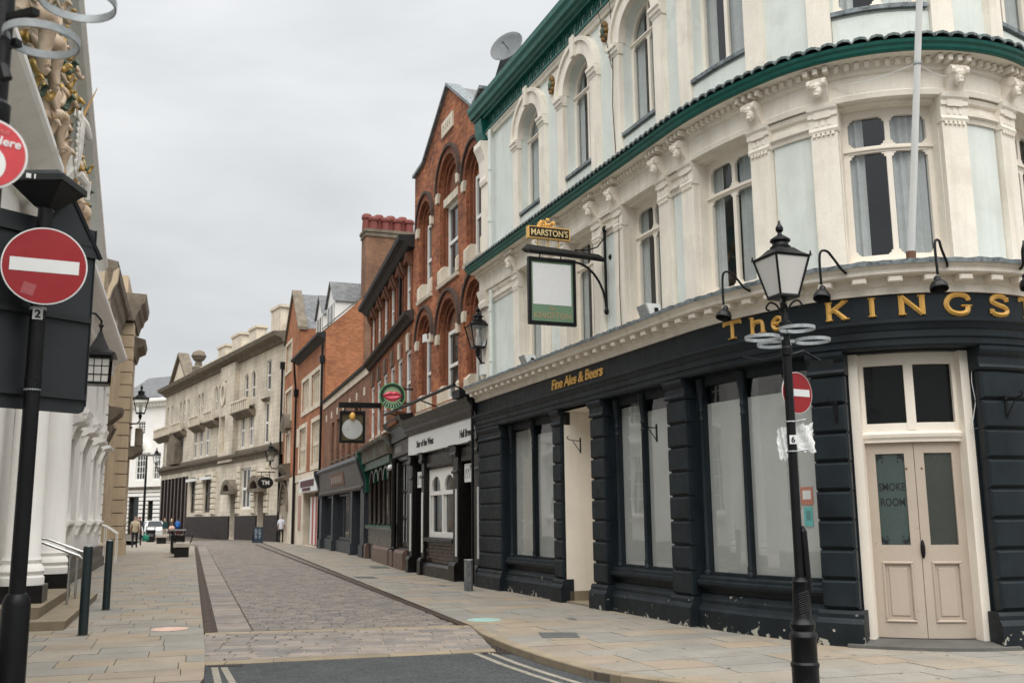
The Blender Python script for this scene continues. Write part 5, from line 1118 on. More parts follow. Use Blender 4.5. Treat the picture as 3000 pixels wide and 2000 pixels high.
# ------------------------------------------------------------ long stone bank
F = BANK; BU = lambda x, y=900: F.pix(x, y)[0]
bank = thing('stone_bank_building', 'long sooty pale stone bank with balconies, arched upper windows and parapet', 'building', (*F.P(20, 0, 0)[:2], 0))
ups, mids, gfs = [], [], []
for x in (566, 582, 498, 506, 459, 467, 418, 426, 435, 390, 399): u = BU(x, 880); h = .52 if x > 560 else .42; ups.append((u-h, u+h, 10.9, 13.1))
ur = BU(618, 850); ups.append((ur-.55, ur+.55, 11.1, 13.4))
uo = BU(525, 890)
for x in (558, 577): u = BU(x, 980); mids.append((u-.55, u+.55, 7.15, 10.0))
u = BU(612, 970); mids.append((u-.5, u+.5, 7.15, 10.2)); u = BU(528, 970); mids.append((u-.6, u+.6, 7.15, 9.6))
for x in (503, 477, 463, 450, 420, 400, 388): u = BU(x, 990); mids.append((u-.6, u+.6, 7.15, 9.9))
arcs = [(a, b, z1-(b-a)/2, z1) for a, b, z0, z1 in ups[:-1]]
u1, u2 = BU(556, 1120), BU(583, 1120); gfs.append((u1, u2, 2.35, 5.5)); ua, ub = BU(472, 1130), BU(490, 1130); gfs.append((ua, ub, 2.2, 5.4)); uc, ud = BU(440, 1130), BU(455, 1130); gfs.append((uc, ud, 2.2, 5.4))
ue_, uf = BU(376, 1130), BU(432, 1130); 
part('ashlar_wall', wall(F, 0, F.len, 6.2, 14.3, ups+mids, 0, .35, arches=arcs), STONE, bank)
for i, (a, b, z0, z1) in enumerate(ups): window(F, a, b, z0, z1, -.10, bank, WHITEP, PANE, 1, 2, w=.09, d=.1, bar=.07, arch=None if i == len(ups)-1 else z1-(b-a)/2)
for a, b, z0, z1 in mids: window(F, a, b, z0, z1, -.09, bank, WHITEP, PANE, 2 if b-a > 1.1 else 1, 2, w=.1, d=.1, bar=.1)
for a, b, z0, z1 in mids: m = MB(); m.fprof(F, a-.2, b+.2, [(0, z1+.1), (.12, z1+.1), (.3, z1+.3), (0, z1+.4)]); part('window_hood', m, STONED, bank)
m = MB(); m.farc(F, uo, 12.0, .45, .7, 0, 2*math.pi, -.02, .5, 20, 1.5); part('oval_surround', m, STONEP, bank)
# projecting pavilions
pa, pb = BU(517, 900), BU(549, 900)
m = MB(); m.fbox(F, pa, pb, 6.2, 14.3, -.05, .35) if False else m.fbox(F, pa, uo-.75, 6.2, 14.3, -.02, .4); m.fbox(F, uo+.75, pb, 6.2, 14.3, -.02, .4); m.fbox(F, uo-.75, uo+.75, 6.2, 7.0, -.02, .4); m.fbox(F, uo-.75, uo+.75, 10.1, 11.0, -.02, .4); m.fbox(F, uo-.75, uo+.75, 13.05, 14.3, -.02, .4); part('pavilion', m, STONE, bank)
ob = MB(); ob.add([F.P(uo+.48*math.cos(t*math.pi/10), 12.0+.72*math.sin(t*math.pi/10), .06) for t in range(20)], [tuple(range(20))]); part('oval_window', ob, PANE, bank, smooth='keep')
# balconies with balusters
def balcony(a, b, z, o=.75):
    m = MB(); m.fprof(F, a, b, [(0, z-.5), (.2, z-.5), (o-.1, z-.12), (o, z-.1), (o, z), (0, z)]); bl = part('balcony', m, STONED, bank)
    m = MB(); m.fbox(F, a, b, z+.75, z+.9, o-.25, o); part('balcony_rail', m, STONEP, bl)
    n = max(3, int((b-a)/.55))
    for k in range(n+1):
        u = a+.12+(b-a-.24)*k/n; m = MB(); m.fbox(F, u-.13, u+.13, z, z+.75, o-.22, o-.04); part('baluster', m, STONEP, bl)
for xa, xb in ((549, 588), (486, 506), (452, 474), (412, 432), (372, 405)): balcony(BU(xa, 930), BU(xb, 930), 10.0)
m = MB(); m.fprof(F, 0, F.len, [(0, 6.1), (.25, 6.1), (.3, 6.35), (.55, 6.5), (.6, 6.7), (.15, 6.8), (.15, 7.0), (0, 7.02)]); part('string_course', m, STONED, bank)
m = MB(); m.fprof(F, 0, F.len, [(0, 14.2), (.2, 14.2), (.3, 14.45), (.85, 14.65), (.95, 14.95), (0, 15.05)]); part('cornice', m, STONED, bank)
m = MB(); m.fbox(F, BU(455, 860), F.len, 15.0, 15.75, -.5, -.2); part('parapet', m, STONEP, bank)
for xa, xb, z1 in ((502, 518, 16.3), (533, 552, 16.6), (572, 590, 16.4), (622, 643, 17.0)): m = MB(); m.fbox(F, BU(xa, 850), BU(xb, 850), 15.0, z1, -.7, .1); m.fbox(F, BU(xa, 850)-.15, BU(xb, 850)+.15, z1, z1+.2, -.8, .2); part('parapet_block', m, STONEP, bank)
g0, g1 = BU(399, 880), BU(434, 880); gc = (g0+g1)/2
m = MB(); m.fprism(F, [(g0, 15.0), (g1, 15.0), (gc, 17.6)], -.6, .15); gp = part('gable_pediment', m, STONEP, bank)
for p, q in (((g0-.2, 15.0), (gc, 17.75)), ((gc, 17.75), (g1+.2, 15.0))): m = MB(); m.rings([[F.P(x, z, .45), F.P(x, z+.3, .45), F.P(x, z+.3, -.6), F.P(x, z, -.6)] for x, z in (p, q)]); part('raking_cornice', m, STONED, gp)
fu = BU(450, 860); m = MB(); m.lathe([(.6, 15.0), (.6, 15.8), (.35, 16.0), (.3, 16.4), (.5, 16.5), (.72, 16.9), (.5, 17.3), (.1, 17.5)], F.P(fu, 0, -.2), 12); part('urn_finial', m, STONED, bank, smooth=True)
# ground floor
gh = gfs+[(ue_, uf, .25, 5.6)]; d1, d2 = BU(531, 1180), BU(546, 1180); d3, d4 = BU(594, 1180), BU(613, 1180)
gh += [(d1, d2, .05, 3.6), (d3, d4, .05, 3.7)]
part('ground_floor_wall', wall(F, 0, F.len, 0, 6.25, gh, .12, .5), STONE, bank)
for a, b, z0, z1 in gfs: window(F, a, b, z0, z1, -.02, bank, WHITEP if a == u1 else BROWNP, PANE, 3 if a == u1 else 2, 2, w=.15, d=.12, bar=.14)
m = MB(); m.fbox(F, ue_, uf, .25, 5.6, -.4, -.34); part('shop_glass', m, PANE, bank)
n = 7
for k in range(n+1): m = MB(); u = ue_+(uf-ue_)*k/n; m.fbox(F, u-.22, u+.22, .25, 5.6, -.34, .26); part('dark_pier', m, mat('oxblood_granite', (.035, .02, .018), .35, .3, 6), bank)
for a, b in ((d1, d2), (d3, d4)):
    m = MB(); m.fbox(F, a, b, .05, 3.7, -.42, -.36); part('door', m, BROWNP, bank)
    m = MB(); m.farc(F, (a+b)/2, 3.7, (b-a)/2, (b-a)/2+.55, 0, math.pi, .0, .8, 12, .7); m.fbox(F, a-.6, b+.6, 3.55, 3.8, .0, .8); part('door_hood', m, STONED, bank)
u0_ = uf
for a, b in sorted([(d1, d2), (d3, d4), (F.len, F.len)]):
    m = MB(); m.fbox(F, u0_, a, 0, 1.85, .1, .24); part('granite_plinth', m, mat('dark_granite', (.033, .022, .02), .6, .35, 3, brick=dict(w=1.4, h=.6, m=.02, c2=(.024, .017, .016), mc=(.008, .007, .007), b=.3)), bank); u0_ = b
nr_ = 12
for xa, xb in ((548, 556), (583, 592), (455, 472), (490, 500), (613, 622)):
    a, b = BU(xa, 1120), BU(xb, 1120)
    for k in range(8): m = MB(); m.fblock(F, a, b, 2.0+k*.46, 2.0+k*.46+.4, .1, .26, .05); part('block', m, STONEP, bank)
for a, b in ((ua-.4, ub+.4), (uc-.4, ud+.4)): m = MB(); m.fbox(F, a, b, 5.0, 5.25, .2, .5); part('white_blind_box', m, SIGNW, bank)
n1 = BU(409, 1030); m = MB(); m.fprism(F, [(n1-1.6, 6.9), (n1+1.6, 6.9), (n1+1.6, 9.0), (n1, 10.2), (n1-1.6, 9.0)], .0, .7); part('carved_niche', m, STONED, bank)
backing(F, bank, 14.3, -9, STONE, SLATE, 16.4)
for x, z1, n in ((388, 18.2, 3),): stack(BU(x, 880), -6.0, 14.5, z1, 2.2, 1.0, n, bank, BRICKB, F=BANK)
# ------------------------------------------------------------ white building closing the street
ey = 118.0
eL, eR = ydep(300, 1500, ey), ydep(560, 1500, ey-6)
F = END = Fac([eL[:2], eR[:2]]); EU = lambda x: F.pix(x, 1100)[0]
endb = thing('white_corner_building', 'white stucco building with striped ground floor closing the far end of the street', 'building', (*F.P(F.len/2, 0, 0)[:2], 0))
ez = lambda y: F.pix(330, y)[1]
op = [(EU(308), EU(327), ez(997), ez(968)), (EU(310), EU(331), ez(1102), ez(1040)), (EU(350), EU(366), ez(1102), ez(1040))]
zg = ez(1122); ze = ez(925)
part('stucco_wall', wall(F, 0, F.len, zg, ze, op, 0, .3), WHITE, endb)
for i, (a, b, z0, z1) in enumerate(op): window(F, a, b, z0, z1, -.15, endb, WHITEP, PANE, 3, 4, w=.12, d=.1, bar=.08)
m = MB(); m.fprof(F, 0, F.len, [(0, ze-.6), (.2, ze-.6), (.6, ze-.1), (.9, ze), (.9, ze+.3), (0, ze+.6)]); part('cornice', m, WHITE, endb)
for k in range(26): m = MB(); u = .3+k*F.len/26; m.fbox(F, u, u+.22, ze-.5, ze-.15, .15, .5); part('modillion', m, WHITE, endb)
m = MB(); m.quad(F.P(0, ze+.5, .6), F.P(F.len, ze+.5, .6), F.P(F.len, ze+4.2, -7), F.P(0, ze+4.2, -7)); part('roof', m, SLATE, endb, smooth='keep')
c = (op[1][0]+op[1][1])/2; m = MB(); m.farc(F, c, op[1][3], 1.0, 1.5, 0, math.pi, 0, .3, 14); part('window_arch', m, WHITE, endb)
gd = [(EU(300), EU(323), .1, ez(1065+75)), (EU(344), EU(356), ez(1190), ez(1150))]
part('ground_floor_wall', wall(F, 0, F.len, 0, zg, gd, 0, .4), mat('soot_joint', (.05, .045, .035), .9), endb)
nst = 11; hs = zg/nst
for k in range(nst):
    z0, z1 = k*hs+.05, (k+1)*hs-.05; u = 0
    for a, b, za, zb in sorted(gd)+[(F.len, F.len, 0, 99)]:
        if za < z1 and zb > z0 or a == F.len:
            if a-u > .1: m = MB(); m.fblock(F, u, a, z0, z1, 0, .14, .03); part('rusticated_course', m, WHITE, endb)
            u = b
for a, b, z0, z1 in gd: m = MB(); m.fbox(F, a, b, z0, z1, -.4, -.35); part('dark_opening', m, PANE, endb)
m = MB(); m.fprof(F, 0, F.len, [(0, zg-.1), (.3, zg-.05), (.35, zg+.2), (0, zg+.25)]); part('string_course', m, STONED, endb)
backing(F, endb, ze, -12, WHITE, SLATE, ze+4)
# tall stack standing on the flank of the orange brick building
F = BRF; us_ = F.len-.55
def oneg(x, z, lo=-25.0, hi=-.5):
    def px(o):
        v = np.array(F.P(us_, z, o))-CAM; return (1500+FPX*v.dot(_R)/v.dot(_F))/K
    for _ in range(60):
        m_ = (lo+hi)/2
        if px(m_) > x: lo = m_
        else: hi = m_
    return (lo+hi)/2
oa_, ob_ = oneg(834, 15), oneg(944, 15)
def zpt(P_, y):
    d_ = ray(0, 0); lo, hi = 0.0, 40.0
    for _ in range(50):
        m_ = (lo+hi)/2; v = np.array((P_[0], P_[1], m_))-CAM
        if (1000-FPX*v.dot(_U)/v.dot(_F))/K > y: lo = m_
        else: hi = m_
    return (lo+hi)/2
z1 = zpt(F.P(us_, 0, (oa_+ob_)/2), 541)
chs = thing('chimney_stack', 'massive weathered brick chimney stack with eight red pots behind the low shop', 'chimney', (*F.P(us_, 0, (oa_+ob_)/2)[:2], 0))
m = MB(); m.fbox(F, us_-.6, us_+.62, 6.0, z1-.3, ob_, oa_); part('stack_body', m, mat('sooted_brick', (.27, .135, .08), .9, .35, .8, brick=dict(w=.225, h=.075, m=.006, c2=(.18, .09, .055), mc=(.2, .15, .1), b=.4), streak=.6, streakcol=(.10, .075, .055)), chs)
m = MB(); m.fbox(F, us_-.66, us_+.68, z1-.3, z1-.05, ob_-.06, oa_+.06); m.fbox(F, us_-.72, us_+.74, z1-.05, z1+.12, ob_-.12, oa_+.12); part('stack_cap', m, STONED, chs)
for k in range(8):
    o = oa_+(ob_-oa_)*(k+.5)/8; h = (1.2 if k % 2 == 0 else 1.0); m = MB(); m.lathe([(.29, z1+.1), (.25, z1+h*.72), (.31, z1+h*.76), (.31, z1+h*.9), (.23, z1+h)], F.P(us_+(.15 if k % 2 else -.1), 0, o), 12); part('chimney_pot', m, mat('terracotta_pot', (.17, .042, .034), .7, .2, 5), chs, smooth=.6)
# ============================================================ LEFT SIDE: WHITE PEDIMENTED HOUSE AND STONE OFFICES
F = LEFT
tri = thing('white_pedimented_building', 'white stucco classical building with carved pediment, columns and black plinth', 'building', (*F.P(LU(10), 0, 0)[:2], 0))
UA, UB = LU(-8), LU(29.6)
wc = [LU(c) for c in (-6.5, -2.8, .9, 4.6, 14.2, 17.9, 21.4, 25.2, 28.2)]
ops = [(c-.55, c+.55, 1.62, 3.75) for c in wc]+[(c-.5, c+.5, 4.85, 6.45) for c in wc]+[(LU(8.6), LU(10.0), .35, 3.6)]
part('stucco_wall', wall(F, UA, UB, .6, 7.05, ops, 0, .25), WHITE, tri)
for a, b, z0, z1 in ops[:-1]:
    window(F, a, b, z0, z1, -.14, tri, WHITEP, PANE, 3, 4, w=.06, d=.08, bar=.03)
    m = MB(); m.fprof(F, a-.2, b+.2, [(0, z0-.16), (.14, z0-.16), (.18, z0-.1), (.18, z0-.03), (0, z0)]); part('sill', m, WHITE, tri)
    for u in (a-.08, b+.08): m = MB(); m.fprof(F, u-.07, u+.07, [(0, z0-.42), (.05, z0-.42), (.12, z0-.25), (.14, z0-.16), (0, z0-.16)]); part('sill_bracket', m, WHITE, tri)
    if z0 < 2:
        m = MB(); m.fbox(F, a-.16, a, z0, z1+.2, 0, .06); m.fbox(F, b, b+.16, z0, z1+.2, 0, .06); m.fbox(F, a, b, z1, z1+.2, 0, .058); part('architrave', m, WHITE, tri)
        m = MB(); m.fprof(F, a-.26, b+.26, [(0, 4.02), (.1, 4.02), (.2, 4.1), (.36, 4.14), (.38, 4.22), (0, 4.3)]); part('window_hood', m, WHITE, tri)
        for u in (a-.14, b+.14): m = MB(); m.fprof(F, u-.07, u+.07, [(0, 3.55), (.06, 3.55), (.14, 3.8), (.22, 4.02), (0, 4.02)]); part('hood_bracket', m, WHITE, tri)
m = MB(); m.fbox(F, LU(8.6), LU(10.0), .35, 3.6, -.24, -.18); part('entrance_door', m, BROWNP, tri)
m = MB(); m.fprof(F, LU(12.2), UB, [(0, 0), (.24, 0), (.24, .26), (.19, .32), (.16, .34), (.16, .56), (.20, .60), (.16, .68), (0, .69)]); part('black_plinth', m, BLACKP, tri)
m = MB(); m.fprof(F, UA, LU(6.2), [(0, 0), (.24, 0), (.24, .26), (.16, .34), (.16, .56), (.20, .60), (.16, .68), (0, .69)]); part('black_plinth', m, BLACKP, tri)
for u, n in ((LU(16.4), 1), (UB-.02, -1)):      # quoins
    for k in range(17):
        w_ = .34 if k % 2 else .24; a, b = (u, u+w_) if n > 0 else (u-w_, u); m = MB(); m.fblock(F, a, b, .72+k*.37, .72+k*.37+.33, -.01, .07, .02); part('quoin', m, WHITE, tri)
for u in (LU(11.3), LU(7.6)):
    c = F.P(u, 0, .42); m = MB(); m.fbox(F, u-.36, u+.36, 0, .58, -.05, .80); cl = part('column_pedestal', m, BLACKP, tri)
    m = MB(); m.lathe([(.36, .58), (.36, .70), (.33, .74), (.36, .80), (.34, .86), (.29, .92), (.31, .98), (.275, 1.05), (.27, 2.5), (.235, 6.55), (.27, 6.6), (.24, 6.68), (.30, 6.8), (.36, 6.9), (.36, 7.05)], c, 20); part('column', m, WHITE, cl, smooth=.5)
# entablature all along
m = MB(); m.fprof(F, UA, UB, [(0, 7.0), (.16, 7.0), (.18, 7.18), (.22, 7.2), (.22, 7.42), (.28, 7.46), (.40, 7.52), (.58, 7.58), (.62, 7.66), (.62, 7.76), (0, 7.82)]); part('entablature', m, WHITE, tri)
m = MB(); m.fprof(F, LU(-4), LU(16.2), [(.1, 7.0), (.62, 7.0), (.64, 7.18), (.68, 7.2), (.68, 7.42), (.74, 7.46), (.86, 7.54), (.9, 7.66), (.9, 7.76), (.1, 7.82)]) if False else None
# pediment
AP, EV = (LU(5.6), 12.35), (LU(17.6), 8.35); EL = (LU(-6.4), 8.35)
m = MB(); m.fprism(F, [(EL[0], 7.8), (EV[0]-.4, 7.8), (EV[0]-.4, 8.2), (AP[0], 12.2), (EL[0], 8.2)], -.3, .12); part('tympanum', m, mat('teal_plaster', (.28, .47, .50), .8, .1, 2), tri)
for p, q in ((AP, EV), (AP, EL)):
    m = MB(); prof = [(.0, -.42), (.14, -.42), (.20, -.30), (.34, -.26), (.40, -.14), (.58, -.1), (.66, .0), (.66, .10), (0, .12)]
    m.rings([[F.P(x, z+dz, o) for o, dz in prof] for x, z in (p, q)]); part('raking_cornice', m, WHITE, tri)
m = MB(); m.quad(F.P(AP[0], AP[1]+.1, .6), F.P(EV[0], EV[1]+.1, .6), F.P(EV[0], EV[1]+.1, -8), F.P(AP[0], AP[1]+.1, -8)); m.quad(F.P(AP[0], AP[1]+.1, .6), F.P(EL[0], EL[1]+.1, .6), F.P(EL[0], EL[1]+.1, -8), F.P(AP[0], AP[1]+.1, -8)); part('roof', m, SLATE, tri, smooth='keep')
m = MB(); m.fbox(F, EV[0], UB, 7.7, 7.95, -8, .3); part('wing_roof', m, LEAD, tri)
s_ = MB()
for u in (UA, UB-.01): s_.quad(F.P(u, 0, 0), F.P(u, 0, -9), F.P(u, 7.8, -9), F.P(u, 7.8, 0))
part('side_walls', s_, WHITE, tri, smooth='keep')
# carved figures: limbs and folds of a reclining group, gilded scrolls, a white unicorn
GILT = mat('gilded_carving', (.56, .36, .10), .45, .4, 9, metal=.25, bump=.6, bscale=22, mottle=((.35, .24, .12), 6)); FLESH = mat('painted_carving', (.60, .46, .34), .6, .25, 7, bump=.4, bscale=25, mottle=((.42, .3, .18), 8)); UNI = mat('white_carving', (.66, .64, .60), .6, .15, 6)
rr = random.Random(3)
def cap3(m, a, b, ra, rb): m.tube([a, tuple((np.array(a)*.5+np.array(b)*.5)+np.array([0, 0, .02])), b], [ra, (ra+rb)/2*1.08, rb], 9)
def limb(m, pts, rs):
    P_ = [np.array(p) for p in pts]; Q, S = [], []
    for i in range(len(P_)-1):
        p0, p1, p2, p3 = P_[max(i-1, 0)], P_[i], P_[i+1], P_[min(i+2, len(P_)-1)]
        for t in (0, .25, .5, .75): Q.append(.5*((2*p1)+(-p0+p2)*t+(2*p0-5*p1+4*p2-p3)*t*t+(-p0+3*p1-3*p2+p3)*t**3)); S.append(rs[i]+(rs[i+1]-rs[i])*t)
    m.tube(Q+[P_[-1]], S+[rs[-1]], 10)
for (u, z, s_) in ((3.5, 8.5, 1.1), (4.9, 8.75, 1.0), (6.5, 8.2, .85), (7.6, 8.05, .7)):
    m = MB(); q = lambda du, dz, do: F.P(LU(u+du*s_), z+dz*s_, .35+do*s_)
    limb(m, [q(-.1, -.1, .05), q(0, .2, .12), q(.02, .5, .12), q(.03, .7, .1)], [.2*s_, .22*s_, .24*s_, .1*s_]); m.ell(q(.03, .88, .12), .12*s_, .12*s_, .15*s_, 12, 9)
    limb(m, [q(.0, .0, .15), q(.3, .12, .3), q(.45, .0, .34), q(.5, -.4, .3), q(.55, -.5, .38)], [.17*s_, .14*s_, .11*s_, .07*s_, .05*s_]); limb(m, [q(-.1, .0, .15), q(.1, .05, .4), q(.2, -.3, .36), q(.22, -.55, .4)], [.16*s_, .13*s_, .08*s_, .05*s_]); limb(m, [q(.1, .62, .12), q(.3, .42, .28), q(.45, .6, .34), q(.5, .78, .3)], [.09*s_, .07*s_, .05*s_, .045*s_]); limb(m, [q(-.1, .62, .12), q(-.28, .38, .2), q(-.2, .1, .3)], [.09*s_, .07*s_, .045*s_]); part('carved_figure', m, FLESH, tri, smooth=1.2)
for k in range(190):
    u = rr.uniform(3.8, 12.2); top = 12.0-(abs(u-5.6))*.345; z = rr.uniform(7.9, max(8.05, top-.75)); r = rr.uniform(.05, .15); m = MB(); n = 14; ph = rr.random()*6; sp = rr.uniform(.8, 1.7); oo = rr.uniform(.16, .5)
    pts = [F.P(LU(u+r*(1-.06*i)*math.cos(ph+i*.52)), z+r*sp*(1-.06*i)*math.sin(ph+i*.52), oo+.018*i) for i in range(n)]
    m.tube(pts, [.018+.036*math.sin(math.pi*(i+.6)/n) for i in range(n)], 8); part('gilt_scroll', m, (GILT, GILT, FLESH, GILT, FLESH, MATS['crest_green'])[k % 6] if k % 11 else FLESH, tri, smooth=1.2)
m = MB(); hu, hz = 9.0, 9.05; q = lambda du, dz, do=.0: F.P(LU(hu+du), hz+dz, .62+do)
limb(m, [q(-.3, -1.2, -.25), q(-.1, -.9, -.1), q(.0, -.5), q(-.02, -.2, .04), q(.0, .12, .06)], [.24, .2, .15, .12, .11]); limb(m, [q(-.03, .17, .02), q(.08, .06, .12), q(.18, -.1, .2), q(.22, -.17, .24)], [.10, .11, .075, .05]); m.tube([q(-.05, .2, .08), q(-.06, .36, .1)], [.04, .008], 6); m.tube([q(.04, .2, -.04), q(.05, .36, -.04)], [.04, .008], 6); m.tube([q(.05, -.95, .1), q(.2, -1.1, .25), q(.22, -1.4, .25)], [.1, .07, .05], 8); un = part('unicorn', m, UNI, tri, smooth=True)
m = MB(); m.tube([q(.03, .2, .1), q(.32, .95, .3)], [.035, .006], 7); part('horn', m, mat('horn_gold', (.42, .24, .09), .5), un, smooth=True)
m = MB()
for k in range(9): limb(m, [q(-.06, .2-k*.13, .02), q(-.14-.05*rr.random(), .2-k*.13, .06), q(-.2-.06*rr.random(), .08-k*.13, .06), q(-.12-.1*rr.random(), -.06-k*.13, .1)], [.03, .04, .03, .008])
part('mane', m, UNI, un, smooth=1.2)
for (u, z) in ((10.2, 8.15), (11.2, 7.98), (12.3, 7.95)): m = MB(); [m.ell(F.P(LU(u+rr.uniform(-.4, .4)), z+rr.uniform(0, .5)*(1 if u < 11 else .6), .4+rr.uniform(0, .15)), .2, .17, .2, 9, 7) for k in range(5)]; part('carved_figure', m, FLESH, tri, smooth=True)
# steps and hand rails
st = thing('stone_steps', 'two worn stone steps in front of the white columns', 'steps', (*F.P(LU(9.3), 0, .6)[:2], 0))
m = MB(); m.fprof(F, LU(5.9), LU(12.05), [(.02, 0), (1.28, 0), (1.30, .13), (.02, .14)]); part('step', m, KERB, st); m = MB(); m.fprof(F, LU(6.4), LU(11.0), [(.02, .14), (.86, .14), (.88, .30), (.02, .31)]); part('step', m, KERB, st)
STEEL = mat('brushed_steel', (.45, .45, .44), .3, .15, 20, metal=.9)
for u in (10.55, 9.1):
    m = MB(); p = lambda o, z: F.P(LU(u), z, o); m.tube([p(.15, 1.30), p(.45, 1.26), p(.95, 1.06), p(1.15, .98), p(1.22, .90), p(1.22, .78)], .028, 8); m.tube([p(1.0, 1.04), p(1.0, .13)], .024, 8); m.tube([p(.3, 1.28), p(.3, .31)], .024, 8)
    one('hand_rail', m, STEEL, 'brushed steel hand rail on the stone steps %s' % ('by the black pedestal' if u > 10 else 'near the door'), 'hand rail', (*F.P(LU(u), 0, 1.0)[:2], .13), None, .6)
# ------------------------------------------------------------ tan stone offices beyond
F = Fac([LEFT.P(LU(29.6), 0, -.35)[:2], LEFT.P(LU(39.4), 0, -.35)[:2]])
ta = thing('tan_stone_building', 'tan stone office front with heavy bracketed cornice next to the white building', 'building', (*F.P(4, 0, 0)[:2], 0))
ops = [(3.0, 4.3, 1.6, 4.2), (7.0, 8.3, 1.6, 4.2), (3.0, 4.3, 6.2, 9.0), (7.0, 8.3, 6.2, 9.0)]
part('ashlar_wall', wall(F, 0, F.len, 0, 10.6, ops, 0, .3), TAN, ta)
for a, b, z0, z1 in ops: window(F, a, b, z0, z1, -.18, ta, WHITEP, PANE, 2, 2, w=.08, d=.08, bar=.06, sill=.08, sm=TAN)
for u in (1.0, 5.6, 9.3):
    m = MB(); m.fbox(F, u-.45, u+.45, .3, 10.2, -.02, .16); part('pilaster', m, TAN, ta)
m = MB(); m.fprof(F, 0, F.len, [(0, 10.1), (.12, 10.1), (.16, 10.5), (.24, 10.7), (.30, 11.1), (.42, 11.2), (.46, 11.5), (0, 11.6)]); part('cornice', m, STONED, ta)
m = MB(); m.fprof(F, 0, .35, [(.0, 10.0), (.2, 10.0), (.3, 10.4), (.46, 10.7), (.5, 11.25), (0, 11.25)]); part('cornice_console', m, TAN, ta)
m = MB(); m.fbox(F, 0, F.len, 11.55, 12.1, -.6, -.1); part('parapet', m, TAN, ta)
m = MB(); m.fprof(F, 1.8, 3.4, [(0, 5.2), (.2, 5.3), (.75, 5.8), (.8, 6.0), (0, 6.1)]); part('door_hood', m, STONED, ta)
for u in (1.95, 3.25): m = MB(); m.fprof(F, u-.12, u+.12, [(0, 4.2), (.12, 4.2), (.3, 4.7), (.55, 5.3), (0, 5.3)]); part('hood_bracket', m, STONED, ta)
m = MB(); m.fprof(F, 0, F.len, [(0, 0), (.2, 0), (.2, .6), (.1, .7), (0, .7)]); part('plinth', m, TAN, ta)
s_ = MB()
for u in (.01, F.len-.01): s_.quad(F.P(u, 0, 0), F.P(u, 0, -9), F.P(u, 11.5, -9), F.P(u, 11.5, 0))
s_.quad(F.P(0, 11.5, 0), F.P(F.len, 11.5, 0), F.P(F.len, 11.5, -9), F.P(0, 11.5, -9)); part('side_walls', s_, TAN, ta, smooth='keep')
m = MB(); tl_ = F.P(.8, 0, .3)
F0_ = F
for k, u in enumerate((.5, 1.5)):
    m = MB(); p = lambda o, z: F0_.P(u, z, o); m.tube([p(.3, 1.45), p(.5, 1.4), p(.95, 1.1)], .025, 8); m.tube([p(.5, 1.38), p(.5, 0)], .02, 8); m.tube([p(.92, 1.13), p(.92, 0)], .02, 8)
    one('hand_rail', m, WHITEP, 'white painted hand rail beside the white building corner' if k == 0 else 'white painted hand rail under the bracketed stone door hood', 'hand rail', (*F.P(u, 0, 1.0)[:2], 0), None, .6)
# projecting rusticated block
q0, q1 = LEFT.P(LU(39.4), 0, .25)[:2], LEFT.P(LU(43.6), 0, .25)[:2]
F = Fac([q0, q1]); tb = thing('rusticated_stone_building', 'tall tan building with banded stone pier and two deep cornices stepping into the street', 'building', (*F.P(6, 0, 0)[:2], 0))
ops = [(3+k*3.4, 4.4+k*3.4, z0, z1) for k in range(0) for z0, z1 in ((1.5, 4.5), (5.8, 8.8))]+[(1.6, 2.8, 1.5, 4.0), (1.6, 2.8, 6.2, 8.8)]
part('ashlar_wall', wall(F, 0, F.len, 0, 11.0, ops, 0, .3), TAN, tb)
for a, b, z0, z1 in ops: window(F, a, b, z0, z1, -.18, tb, WHITEP, PANE, 2, 2, w=.08, d=.08, bar=.06, sill=.1, sm=TAN)
s_ = MB(); s_.fbox(F, 0, F.len, 0, 11.0, -9, -.35); part('body', s_, TAN, tb)
for k in range(17):      # banded pier wraps the corner
    z0 = .75+k*.6; m = MB(); m.fblock(F, -.06, .9, z0, z0+.56, -.62, .07, .025); part('block', m, TAN, tb)
m = MB(); m.fprof(F, -.15, 1.0, [(-.65, 0), (.2, 0), (.2, .55), (.12, .72), (-.65, .72)]); part('pier_base', m, TAN, tb)
m = MB(); m.fprof(F, -.35, F.len, [(-.8, 11.0), (.1, 11.0), (.2, 11.4), (.3, 11.5), (.36, 11.75), (.5, 11.9), (.56, 12.3), (-.8, 12.35)]); part('cornice', m, STONED, tb)
m = MB(); m.fbox(F, -.2, F.len, 12.3, 13.2, -.9, -.3); part('parapet', m, TAN, tb)
m = MB(); m.fprof(F, 1.2, F.len, [(0, 9.5), (.1, 9.5), (.2, 9.9), (.5, 10.05), (.56, 10.35), (0, 10.5)]); part('lower_cornice', m, STONED, tb)
m = MB(); m.fprof(F, 1.3, 3.6, [(0, 4.6), (.2, 4.6), (.6, 4.9), (.65, 5.1), (0, 5.15)]); part('balcony', m, STONED, tb); m = MB(); m.fbox(F, 1.4, 3.5, 5.15, 6.0, .3, .6); part('balcony_parapet', m, STONED, tb)
